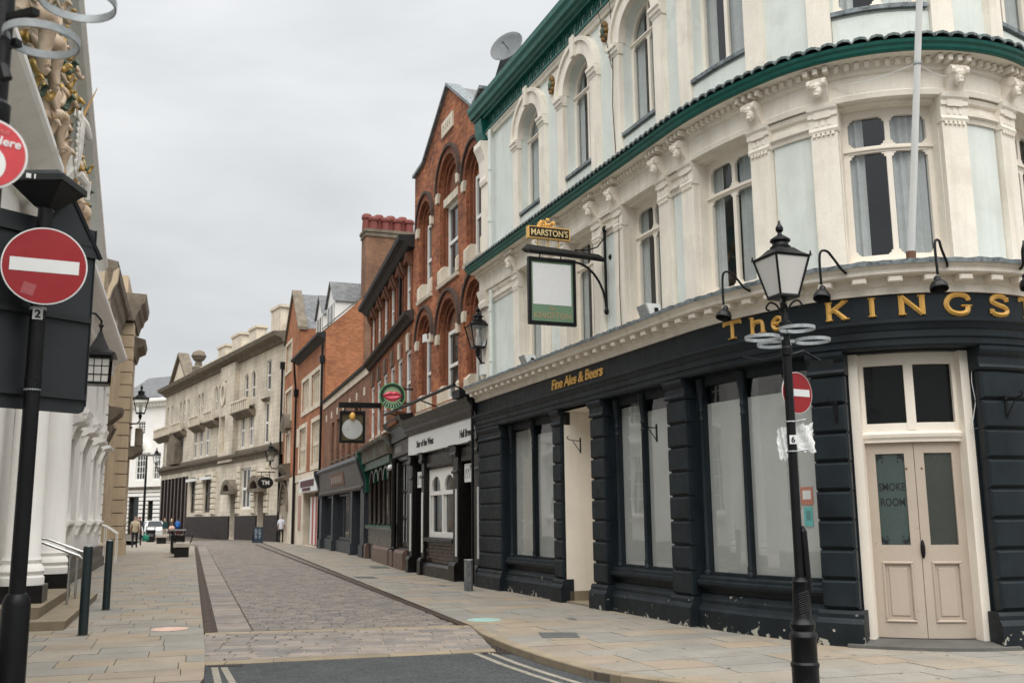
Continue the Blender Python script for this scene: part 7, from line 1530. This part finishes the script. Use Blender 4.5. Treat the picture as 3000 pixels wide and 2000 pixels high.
for k in range(4):
    for j in (-1, -.33, .33, 1):
        a, b = [(j, 1.0), (1.0, j), (j, -1.0), (-1.0, j)][k]; P0 = lambda w_, z: (c[0]+w_*(math.cos(rot_)*a-math.sin(rot_)*b), c[1]+w_*(math.sin(rot_)*a+math.cos(rot_)*b), z); m = MB(); m.tube([P0(hw_*.95, zB+.03), P0(hw_*1.01, zTp)], .02 if abs(j) == 1 else .011, 5); part('glazing_bar', m, IRON, bl)
for t in (.36, .68): m = MB(); z = zB+(zTp-zB)*t; m.rings(rbox(*c, z-.012, z+.012, hw_*.99, hw_*1.0)); part('glazing_bar', m, IRON, bl)
m = MB(); R = rbox(*c, zTp+.05, zTp+.12, hw_*1.5, hw_*1.45)+[rbox(*c, 0, zTp+.22, 1, hw_*.85)[1], rbox(*c, 0, zR+.0, 1, hw_*.32)[1], rbox(*c, 0, zR+.14, 1, hw_*.15)[1]]; m.rings(R); part('lantern_roof', m, IRON, bl)
m = MB(); m.tube([(c[0], c[1], zR+.1), (c[0], c[1], zR+.42), F.P(u, zR+.6, o-.15), F.P(u, zR+.62, o-.35), F.P(u, zR+.45, 0)], .03, 8); m.ell((c[0], c[1], zR+.3), .06, .06, .06, 8, 6); part('bracket', m, IRON, bl, smooth=.6)
# ------------------------------------------------------------ hanging signs further down
F = LIPS; u = F.pix(948, 905, .05)[0]; u = min(u, F.len-.15); o = o_for(F, u, 901, 5.8, .1, 5); z = z_at(F.P(u, 0, o), 909); M_ = hang(F, u, o, z)
ls = thing('round_bar_sign', 'round black bar sign with red lips and green neon ring', 'hanging sign', F.P(u, z, o)); r = abs(z_at(F.P(u, 0, o), 880)-z); part('sign_disc', tdisc(M_, r, -.06, .05), mat('bottle_black', (.014, .03, .02), .5), ls); part('pale_field', tdisc(M_, r*.66, .05, .053), mat('mint_field', (.26, .36, .22), .6), ls)
def tring(M_, r0, r1, z0, z1, n=40):
    m = MB(); m.rings([[tuple(M_ @ Vector((q*math.cos(2*math.pi*i/n), q*math.sin(2*math.pi*i/n), d))) for q, d in ((r0, z0), (r1, z0), (r1, z1), (r0, z1))] for i in range(n)], close=True); return m
part('green_ring', tring(M_, r*.95, r*1.01, .04, .065), mat('green_tube', (.10, .42, .16), .4), ls); part('inner_ring', tring(M_, r*.60, r*.70, .045, .056), mat('pale_green', (.16, .30, .14), .5), ls)
LIPR = mat('lip_red', (.62, .07, .11), .35, .15, 6); m = MB(); n = 24; U1 = [(-.68+1.36*i/n) for i in range(n+1)]; r *= 1.12
top = [(x*r, r*(.34*(1-(x/.68)**2)-.10*math.exp(-(x/.12)**2)+.02)) for x in U1]; mid = [(x*r, r*.02*math.sin(x*4)) for x in U1]; bot = [(x*r, -r*.40*(1-(x/.68)**2)) for x in U1]
for A_, B_ in ((mid, top), (bot, mid)):
    R = [[tuple(M_ @ Vector((*a, .055))), tuple(M_ @ Vector(((a[0]+b[0])/2, (a[1]+b[1])/2, .09))), tuple(M_ @ Vector((*b, .055)))] for a, b in zip(A_, B_)]
    for p, q in zip(R[:-1], R[1:]): m.quad(p[0], q[0], q[1], p[1]); m.quad(p[1], q[1], q[2], p[2])
part('red_lips', m, LIPR, ls, smooth=True); r /= 1.12
for i in range(8): 
    t = math.pi*(1.22+.56*i/7); m = tbox(M_ @ Matrix.Translation((r*.82*math.cos(t), r*.82*math.sin(t), .05)) @ Matrix.Rotation(t+math.pi/2, 4, 'Z'), -r*.035, r*.035, -r*.09, r*.09, 0, .01); part('letter', m, mat('neon_mint', (.45, .62, .5), .5), ls)
for dz in (-.28, .28): m = MB(); m.tube([M_ @ Vector((r*.9, dz*r/.5, 0)), F.P(u, z+dz*r/.5, 0)], .03, 6); part('arm', m, IRON, ls)
u = F.pix(872, 930, .05)[0]; oa, ob = o_for(F, u, 779, 4.6, .1, 7), o_for(F, u, 838, 4.6, .1, 7); oc = (oa+ob)/2; wz = (oa-ob)/2; P0 = F.P(u, 0, oc); z0, z1 = z_at(P0, 1017), z_at(P0, 944); M_ = hang(F, u, oc, 0)
fs_ = thing('framed_hanging_sign', 'black framed hanging sign with a large pale disc under a long dark beam', 'hanging sign', F.P(u, z0, oc)); m = tbox(M_, -wz, -wz+.09, z0, z1, -.07, .07); m.join(tbox(M_, wz-.09, wz, z0, z1, -.07, .07)); m.join(tbox(M_, -wz+.09, wz-.09, z0, z0+.1, -.07, .069)); m.join(tbox(M_, -wz+.09, wz-.09, z1-.1, z1, -.07, .069)); part('frame', m, IRON, fs_)
part('board', tbox(M_, -wz+.09, wz-.09, z0+.1, z1-.1, -.03, .02), mat('dull_gold_board', (.07, .055, .02), .6, .5, 3), fs_); rz = min(wz*.80, (z1-z0)*.40); zc3 = z0+(z1-z0)*.44; MD = hang(F, u, oc, zc3)
part('pale_disc', tdisc(MD, rz, .02, .05), mat('worn_picture', (.42, .43, .42), .6, .15, 2, mottle=((.22, .23, .24), 2.6)), fs_); m = MB(); m.ell(tuple(MD @ Vector((0, rz*1.22, .05))), .12, .12, .16, 10, 8); part('gilt_orb', m, GOLD, fs_, smooth=True)
zb_ = z_at(F.P(u, 0, oa), 930); part('beam', tbox(M_, -wz-.05, oc-.02, zb_-.09, zb_+.10, -.12, .12), IRON, fs_)
for x in (-wz*.6, wz*.6): part('hanger', ttube(M_, [(x, z1, 0), (x, zb_, 0)], .025, 6), IRON, fs_)
# flower box on the bar cornice
fu, fz = LIPS.pix(893, 985, .5); fz = 4.5; fx = thing('planter_box', 'rusty planter of straggly plants on the bar cornice', 'planter', LIPS.P(fu, fz, .3)); m = MB(); m.fprof(LIPS, fu-.9, fu+1.1, [(.12, 4.5), (.42, 4.5), (.46, 4.85), (.1, 4.85)]); part('box', m, mat('rusty_box', (.22, .085, .035), .8, .3, 5), fx)
m = MB(); rr = random.Random(9)
for k in range(160):
    u = fu+rr.uniform(-.95, 1.1); o = .28+rr.uniform(-.15, .25); z = 4.85+rr.random()**1.5*.75-max(0, o-.4)*1.2; a = rr.random()*6.3; s_ = rr.uniform(.04, .09); p = np.array(LIPS.P(u, z, o)); d = np.array([math.cos(a), math.sin(a), rr.uniform(-.5, .6)])*s_; e = np.array([-math.sin(a), math.cos(a), rr.uniform(-.3, .3)])*s_*.4
    m.quad(p-d, p+e, p+d, p-e)
part('foliage', m, mat('dry_leaf', (.07, .055, .02), .8, .5, 9, island=.5), fx, kind='stuff')
# oval TM sign by the arch
bu = BANK.len-1.2; o = o_for(BANK, bu, 610, 4.6, .2, 6); P0 = BANK.P(bu, 0, o); z = z_at(P0, 1108); M_ = hang(BANK, bu, o, z); os_ = thing('oval_sign', 'black oval hanging sign lettered TM by the arched doorway', 'hanging sign', BANK.P(bu, z, o)); part('board', tdisc(M_, .42, -.05, .05, 32, 0, 0, 1.35), BLK, os_); part('lettering', text_at('TM', M_ @ Matrix.Translation((0, -.14, .055)), .42, .01, .005), SIGNW, os_); part('arm', ttube(M_, [(-.6, .75, 0), (o, .75, 0)], .04, 6), IRON, os_)
for x in (-.3, .3): part('hanger', ttube(M_, [(x, .35, 0), (x, .75, 0)], .025, 6), IRON, os_)
# ------------------------------------------------------------ bollards, posts, bins, benches
DKG = mat('dark_green_enamel', (.014, .024, .026), .35, .15, 8)
def bollard(x, y, label):
    p = gpt(x*K, y*K); b = thing('bollard', label, 'bollard', (float(p[0]), float(p[1]), 0), 'plain bollards on the left pavement'); m = MB(); m.lathe([(.066, 0), (.066, 1.20), (.064, 1.225), (.056, 1.235)], (0, 0, 0), 20); part('post', m, DKG, b, smooth=.5, local=True); m = MB(); m.lathe([(.056, 1.232), (.052, 1.246), (.02, 1.25)], (0, 0, 0), 20); part('cap', m, GALV, b, smooth=.5, local=True); m = MB(); m.lathe([(.085, .001), (.085, .006), (.067, .01)], (0, 0, 0), 20); part('collar', m, JOINT, b, local=True)
bollard(190, 1458, 'plain dark bollard nearest the sign post, in line with the stone steps'); bollard(243, 1400, 'plain dark bollard farther from the sign post, beyond the stone steps')
p = gpt(1077*K, 1356*K); gp_ = thing('marker_post', 'short grey galvanised marker post against the black pub front', 'post', (float(p[0]), float(p[1]), 0)); m = MB(); a_ = STAR.rot(3); R = Matrix.Rotation(a_, 3, 'Z')
for z0, z1, w_, d_ in ((0, .66, .13, .07),):
    m.rings([[tuple(Vector((p[0], p[1], z))+R @ Vector((x, y, 0))) for x, y in ((-w_, -d_), (w_, -d_), (w_, d_*.2), (w_*.6, d_), (-w_*.6, d_), (-w_, d_*.2))] for z in (z0, z1)])
part('post', m, mat('dull_zinc', (.12, .13, .135), .5, .3, 6, mottle=((.2, .21, .21), 5)), gp_); m = MB(); m.rings([[tuple(Vector((p[0], p[1], z))+R @ Vector((x*k, y*k, 0))) for x, y in ((-.135, -.075), (.135, -.075), (.135, .015), (.08, .075), (-.08, .075), (-.135, .015))] for z, k in ((.66, 1), (.675, .95))]); part('cap', m, GALV, gp_)
p = gpt(352, 1612); bp = thing('black_post', 'slim tall black post beside the banded stone pier', 'post', (float(p[0]), float(p[1]), 0)); m = MB(); h = z_at(p, 1432/K); m.lathe([(.12, 0), (.12, .4), (.085, .46), (.075, h-.05), (.05, h)], (0, 0, 0), 12); part('shaft', m, IRON, bp, smooth=.5, local=True); m = MB(); m.lathe([(.15, 0), (.15, .05), (.12, .06)], (0, 0, 0), 12); part('foot', m, IRON, bp, local=True)
sa = math.atan2(ts[1], ts[0])
def bin_(px, py, label):
    p = gpt(px, py); b = thing('litter_bin', label, 'litter bin', (float(p[0]), float(p[1]), 0), 'black litter bins on the left pavement', sa-math.pi/2)
    m = MB(); m.cbox(0, 0, .06, .62, .62, .82, 1.06); part('body', m, BLACKP, b, local=True); m = MB(); m.cbox(0, 0, 0, .5, .5, .06); part('base', m, IRON, b, local=True)
    for x in (-.28, .28):
        for y in (-.28, .28): m = MB(); m.cbox(x, y, .88, .05, .05, .2); part('hood_post', m, IRON, b, local=True)
    m = MB(); m.cbox(0, 0, 1.08, .72, .72, .07, .92); part('hood', m, mat('bin_top', (.1, .105, .11), .35), b, local=True); m = MB(); m.box(-.2, .2, -.335, -.32, .4, .6); part('plate', m, mat('bin_plate', (.08, .085, .09), .5), b, local=True)
bin_(519, 1621, 'black hooded litter bin standing directly behind the pale stone bench end'); bin_(440, 1587, 'black hooded litter bin next to the walking man in beige')
def bench(px, py, L_, label, arms):
    p = gpt(px, py); b = thing('bench', label, 'bench', (float(p[0]), float(p[1]), 0), 'block benches on the left pavement', sa-math.pi/2)
    m = MB(); m.box(-.30, .30, .02, L_, 0, .42); part('plinth', m, BLACKP, b, local=True); n = 4
    for k in range(n): m = MB(); x0 = -.35+k*.70/n; m.box(x0+.004, x0+.70/n-.004, -.02, L_+.02, .43, .60); part('seat_slat', m, mat('bleached_timber', (.42, .38, .32), .75, .15, 5, bump=.2), b, local=True)
    if arms:
        for y in (.25, L_-.2): m = MB(); m.tube([(.33, y, .6), (.40, y, .72), (.42, y, .95), (.30, y, .98), (-.1, y, .90)], .022, 6); part('arm_rest', m, IRON, b, local=True)
        m = MB(); m.tube([(-.28, .1, .6), (-.36, .1, 1.02), (-.36, L_-.1, 1.02), (-.28, L_-.1, .6)], .022, 6); m.tube([(-.33, .1, .82), (-.33, L_-.1, .82)], .018, 6); part('back_rail', m, IRON, b, local=True)
bench(531, 1632, 1.9, 'bench with pale timber top on black plinth beside the slot channel', True); bench(472, 1592, 1.2, 'low bench with timber top between the bin and the group of people', False)
# A-board
gp = GAB.P(.6, 0, 1.6); ab = thing('chalk_board', 'dark blue folding chalk board outside the arched doorway', 'board', gp); M_ = facing((gp[0], gp[1], 0), .2)
m = MB()
for s_ in (-1, 1): q = [tuple(M_ @ Vector((x, y, s_*(.30-.26*y/1.05)))) for x, y in ((-.32, 0), (.32, 0), (.32, 1.05), (-.32, 1.05))]; q2 = [tuple(Vector(v)+M_.to_3x3() @ Vector((0, 0, -.02*s_))) for v in q]; m.rings([q2, q]) if s_ > 0 else m.rings([q, q2])
part('panels', m, mat('chalk_blue', (.018, .035, .055), .6, .2, 4), ab); m = MB(); rr = random.Random(4)
for r_ in range(6):
    y = .3+r_*.11
    for c_ in range(2): x = -.24+c_*.26; w_ = rr.uniform(.1, .2); q = [tuple(M_ @ Vector((X, Y, .305-.26*Y/1.05))) for X, Y in ((x, y), (x+w_, y), (x+w_, y+.05), (x, y+.05))]; m.add(q, [(0, 1, 2, 3)])
part('chalk_marks', m, mat('chalk', (.3, .36, .4), .9), ab)
# far street light with a T head
p = ydep(330*K, 1180*K, 92.0); tl = thing('street_light', 'slim black street light with flat T head before the striped white building', 'street light', (float(p[0]), float(p[1]), 0)); ht = z_at(p, 1046); m = MB(); m.lathe([(.2, 0), (.2, 1.2), (.13, 1.3), (.09, ht)], (0, 0, 0), 10); part('shaft', m, IRON, tl, smooth=.5, local=True); m = MB(); m.box(-.95, .95, -.12, .12, ht-.05, ht+.12); part('head', m, mat('lamp_head_grey', (.12, .12, .115), .5), tl, local=True)
p = ydep(428*K, 1210*K, 84.0); sg = thing('slim_pole', 'slim black pole in front of the stone bank plinth', 'pole', (float(p[0]), float(p[1]), 0)) if False else None
# ------------------------------------------------------------ white car
cpx = ydep(447, 1560, 86.0); car = thing('parked_car', 'white car standing beyond the bin and the group of people', 'car', (float(cpx[0]), float(cpx[1]), 0), None, math.radians(118))
WC_ = mat('white_car_paint', (.68, .70, .70), .25, .03, 3, spec=.6, fine=0); prof = [(-2.1, .35), (-2.12, .75), (-1.95, .95), (-1.5, 1.02), (-.75, 1.50), (.55, 1.55), (1.25, 1.30), (1.75, 1.02), (2.05, .92), (2.1, .5), (2.05, .3)]
m = MB(); ws = [.55 if z > 1.2 else .86 for x, z in prof]
m.rings([[(x, -w_, z), (x, w_, z)] for (x, z), w_ in zip(prof, ws)], cap=False); 
R = [[(x, s_*w_, z) for (x, z), w_ in zip(prof, ws)] for s_ in (-1, 1)]; m.add(R[0], [tuple(range(11))]); m.add(R[1], [tuple(range(10, -1, -1))]); part('body', m, WC_, car, local=True)
for q, nm in (([(-1.46, -.66, 1.06), (-1.46, .66, 1.06), (-.80, .5, 1.485), (-.80, -.5, 1.485)], 'windscreen'), ([(1.70, -.66, 1.08), (1.70, .66, 1.08), (1.22, .5, 1.35), (1.22, -.5, 1.35)], 'rear_window')): m = MB(); m.add([(x*1.005+(-.02 if x < 0 else .02), y, z+.012) for x, y, z in q], [(0, 1, 2, 3)]); part(nm, m, PANE, car, local=True, smooth='keep')
for s_ in (-1, 1):
    m = MB(); m.add([(-1.2, s_*.80, 1.05), (1.35, s_*.80, 1.08), (.9, s_*.64, 1.42), (-.7, s_*.62, 1.45)], [(0, 1, 2, 3)]); part('side_window', m, PANE, car, local=True, smooth='keep')
    for x in (-1.35, 1.3): m = MB(); m.lathe([(.2, -.1), (.32, -.1), (.33, 0), (.32, .1), (.2, .1)], (x, s_*.80, .33), 16, (0, 1, 0)); wl_ = part('wheel', m, BLK, car, local=True, smooth=.6); m = MB(); m.lathe([(.02, -.105), (.2, -.105), (.2, .105), (.02, .105)], (x, s_*.80, .33), 12, (0, 1, 0)); part('rim', m, GALV, wl_, local=True)
    m = MB(); m.ell((-2.06, s_*.62, .74), .07, .17, .09, 8, 6); part('headlight', m, OPAL, car, local=True, smooth=True)
# ------------------------------------------------------------ people
def person(p, rotz, label, shirt, trouser, hair, h=1.76, stride=.0, arm=(0, 0), long=False, group=None, skin=(.45, .28, .2), bald=False):
    k = h/1.78; V = []; E = []; Rr = []
    def v(x, y, z, r, par=None, r2=None):
        V.append((x*k, y*k, z*k)); Rr.append((r*k, (r2 or r)*k)); i = len(V)-1
        if par is not None: E.append((par, i))
        return i
    pel = v(0, 0, .95, .145, None, .11); sp_ = v(0, 0, 1.14, .14, pel, .105); ch = v(0, .0, 1.36, .165, sp_, .115); nk = v(0, .01, 1.50, .062, ch); hb = v(0, .02, 1.59, .075, nk, .08); hd = v(0, .025, 1.68, .082, hb, .098); v(0, .02, 1.755, .05, hd, .055); v(0, .115, 1.645, .018, hb)
    for s_ in (-1, 1):
        y = stride*s_; hp = v(s_*.095, 0, .88, .098, pel); kn = v(s_*.10, y*.45+.03, .49, .066, hp); an = v(s_*.10, y, .10, .045, kn); v(s_*.105, y+.17, .04, .04, an, .03); v(s_*.10, y-.06, .05, .04, an)
        sh = v(s_*.185, 0, 1.41, .068, ch); f = arm[0] if s_ < 0 else arm[1]; el = v(s_*.235, -.03+f*.4, 1.13, .05, sh); wr = v(s_*.235, .06+f*1.0, .90+abs(f)*.2, .034, el); pm_ = v(s_*.235, .075+f*1.1, .83+abs(f)*.2, .034, wr, .018)
        for j in range(4): v(s_*(.222+.010*j), .075+f*1.15+.02*(j-1.5), .75+abs(f)*.2, .009, pm_)
        v(s_*.215, .11+f*1.1, .80+abs(f)*.2, .010, pm_)
    me = bpy.data.meshes.new('person'); me.from_pydata(V, E, []); ob = bpy.data.objects.new('person', me); COL.objects.link(ob)
    md = ob.modifiers.new('skin', 'SKIN'); md.use_smooth_shade = True
    for i, q in enumerate(me.skin_vertices[0].data): q.radius = Rr[i]; q.use_root = (i == 0)
    sb = ob.modifiers.new('sub', 'SUBSURF'); sb.levels = 1; sb.render_levels = 1
    dg = bpy.context.evaluated_depsgraph_get(); ev = bpy.data.meshes.new_from_object(ob.evaluated_get(dg)); bpy.data.objects.remove(ob)
    for c_ in (shirt, trouser, skin, hair, (.015, .014, .013)): ev.materials.append(mat('cloth_%.2f_%.2f_%.2f' % c_, c_, .85, .15, 8))
    for f in ev.polygons:
        c_ = f.center/k; f.use_smooth = True
        if c_.z > 1.53: i = 3 if (not bald and (c_.z > 1.70 or (c_.y < .0 and c_.z > 1.56))) else 2
        elif abs(c_.x) > .19 and c_.z < (1.0 if long else 1.18): i = 2 if c_.z < (.93 if long else 1.18) else 0
        elif c_.z > .92: i = 0
        elif c_.z > .09: i = 1
        else: i = 4
        f.material_index = i
    root = thing('person', label, 'person', (float(p[0]), float(p[1]), 0), group, rotz); o = bpy.data.objects.new('body', ev); COL.objects.link(o); o.parent = root; return root
pp = ydep(393, 1600, 58.5); a = person(pp, .3, 'person in beige top and dark trousers walking with a green bag', (.40, .34, .24), (.012, .013, .018), (.25, .16, .12), 1.84, .16, (.12, -.1))
pb_ = (pp[0]+.55, pp[1]+.25); bg = thing('carrier_bag', 'green carrier bag held by the person in beige', 'bag', (float(pb_[0]), float(pb_[1]), .45)); m = MB(); R = []
for z, w_, d_ in ((.40, .16, .07), (.45, .2, .1), (.62, .19, .09), (.76, .12, .03)): R.append([(pb_[0]+w_*math.cos(t), pb_[1]+d_*math.sin(t), z) for t in np.linspace(0, 2*math.pi, 12, endpoint=False)])
m.rings(R); part('sack', m, mat('green_plastic', (.01, .19, .12), .4, .2, 8), bg, smooth=True); m = MB(); m.tube([(pb_[0]-.08, pb_[1], .75), (pb_[0]-.06, pb_[1], .86), (pb_[0]+.06, pb_[1], .86), (pb_[0]+.08, pb_[1], .75)], .012, 5); part('handle', m, MATS['green_plastic'], bg)
person(ydep(405, 1590, 63.5), .2, 'person in black jacket walking close beside the person in beige', (.02, .02, .024), (.015, .015, .018), (.2, .06, .05), 1.86, .12, (0, .1), True)
person(ydep(481, 1590, 78.0), 2.6, 'person in dark green jacket and pale trousers beside the low bench', (.012, .045, .045), (.3, .25, .2), (.16, .08, .06), 1.76, .05, (0, 0), True)
person(ydep(500, 1590, 77.0), .4, 'person with blonde hair in black jacket carrying a pink bag', (.012, .012, .014), (.05, .04, .05), (.55, .42, .24), 1.72, .08, (0, 0), True)
pk_ = ydep(503, 1550, 76.6); hb_ = thing('shoulder_bag', 'pale pink bag on the blonde person', 'bag', tuple(pk_)); m = MB(); m.ell((pk_[0], pk_[1], .95), .24, .12, .2, 12, 8); part('bag_body', m, mat('pale_pink_leather', (.55, .36, .3), .6), hb_, smooth=True); m = MB(); m.tube([(pk_[0]-.15, pk_[1], 1.08), (pk_[0]-.05, pk_[1], 1.42), (pk_[0]+.12, pk_[1], 1.08)], .015, 6); part('strap', m, MATS['pale_pink_leather'], hb_)
pb2 = ydep(520, 1590, 77.5); person(pb2, .2, 'person in dark clothes wearing a bright blue rucksack', (.03, .03, .05), (.12, .03, .04), (.03, .02, .02), 1.72, .06, (0, 0), True)
rk = thing('rucksack', 'bright blue rucksack on a person near the bank plinth', 'rucksack', (float(pb2[0]), float(pb2[1])-.2, 1.0)); m = MB(); m.ell((pb2[0], pb2[1]-.2, 1.2), .23, .14, .3, 12, 9); part('bag_body', m, mat('blue_nylon', (.01, .10, .36), .6), rk, smooth=True); m = MB(); m.ell((pb2[0], pb2[1]-.31, 1.1), .15, .06, .12, 10, 7); part('pocket', m, MATS['blue_nylon'], rk, smooth=True)
gm = GAB.P(2.3, 0, 1.3); mp_ = ydep(823, 1570, gm[1]); person(mp_, -.2, 'person in white shirt and black trousers standing at the arched stone doorway', (.62, .63, .68), (.012, .012, .014), (.4, .36, .33), 1.84, .03, (.0, .0), False)
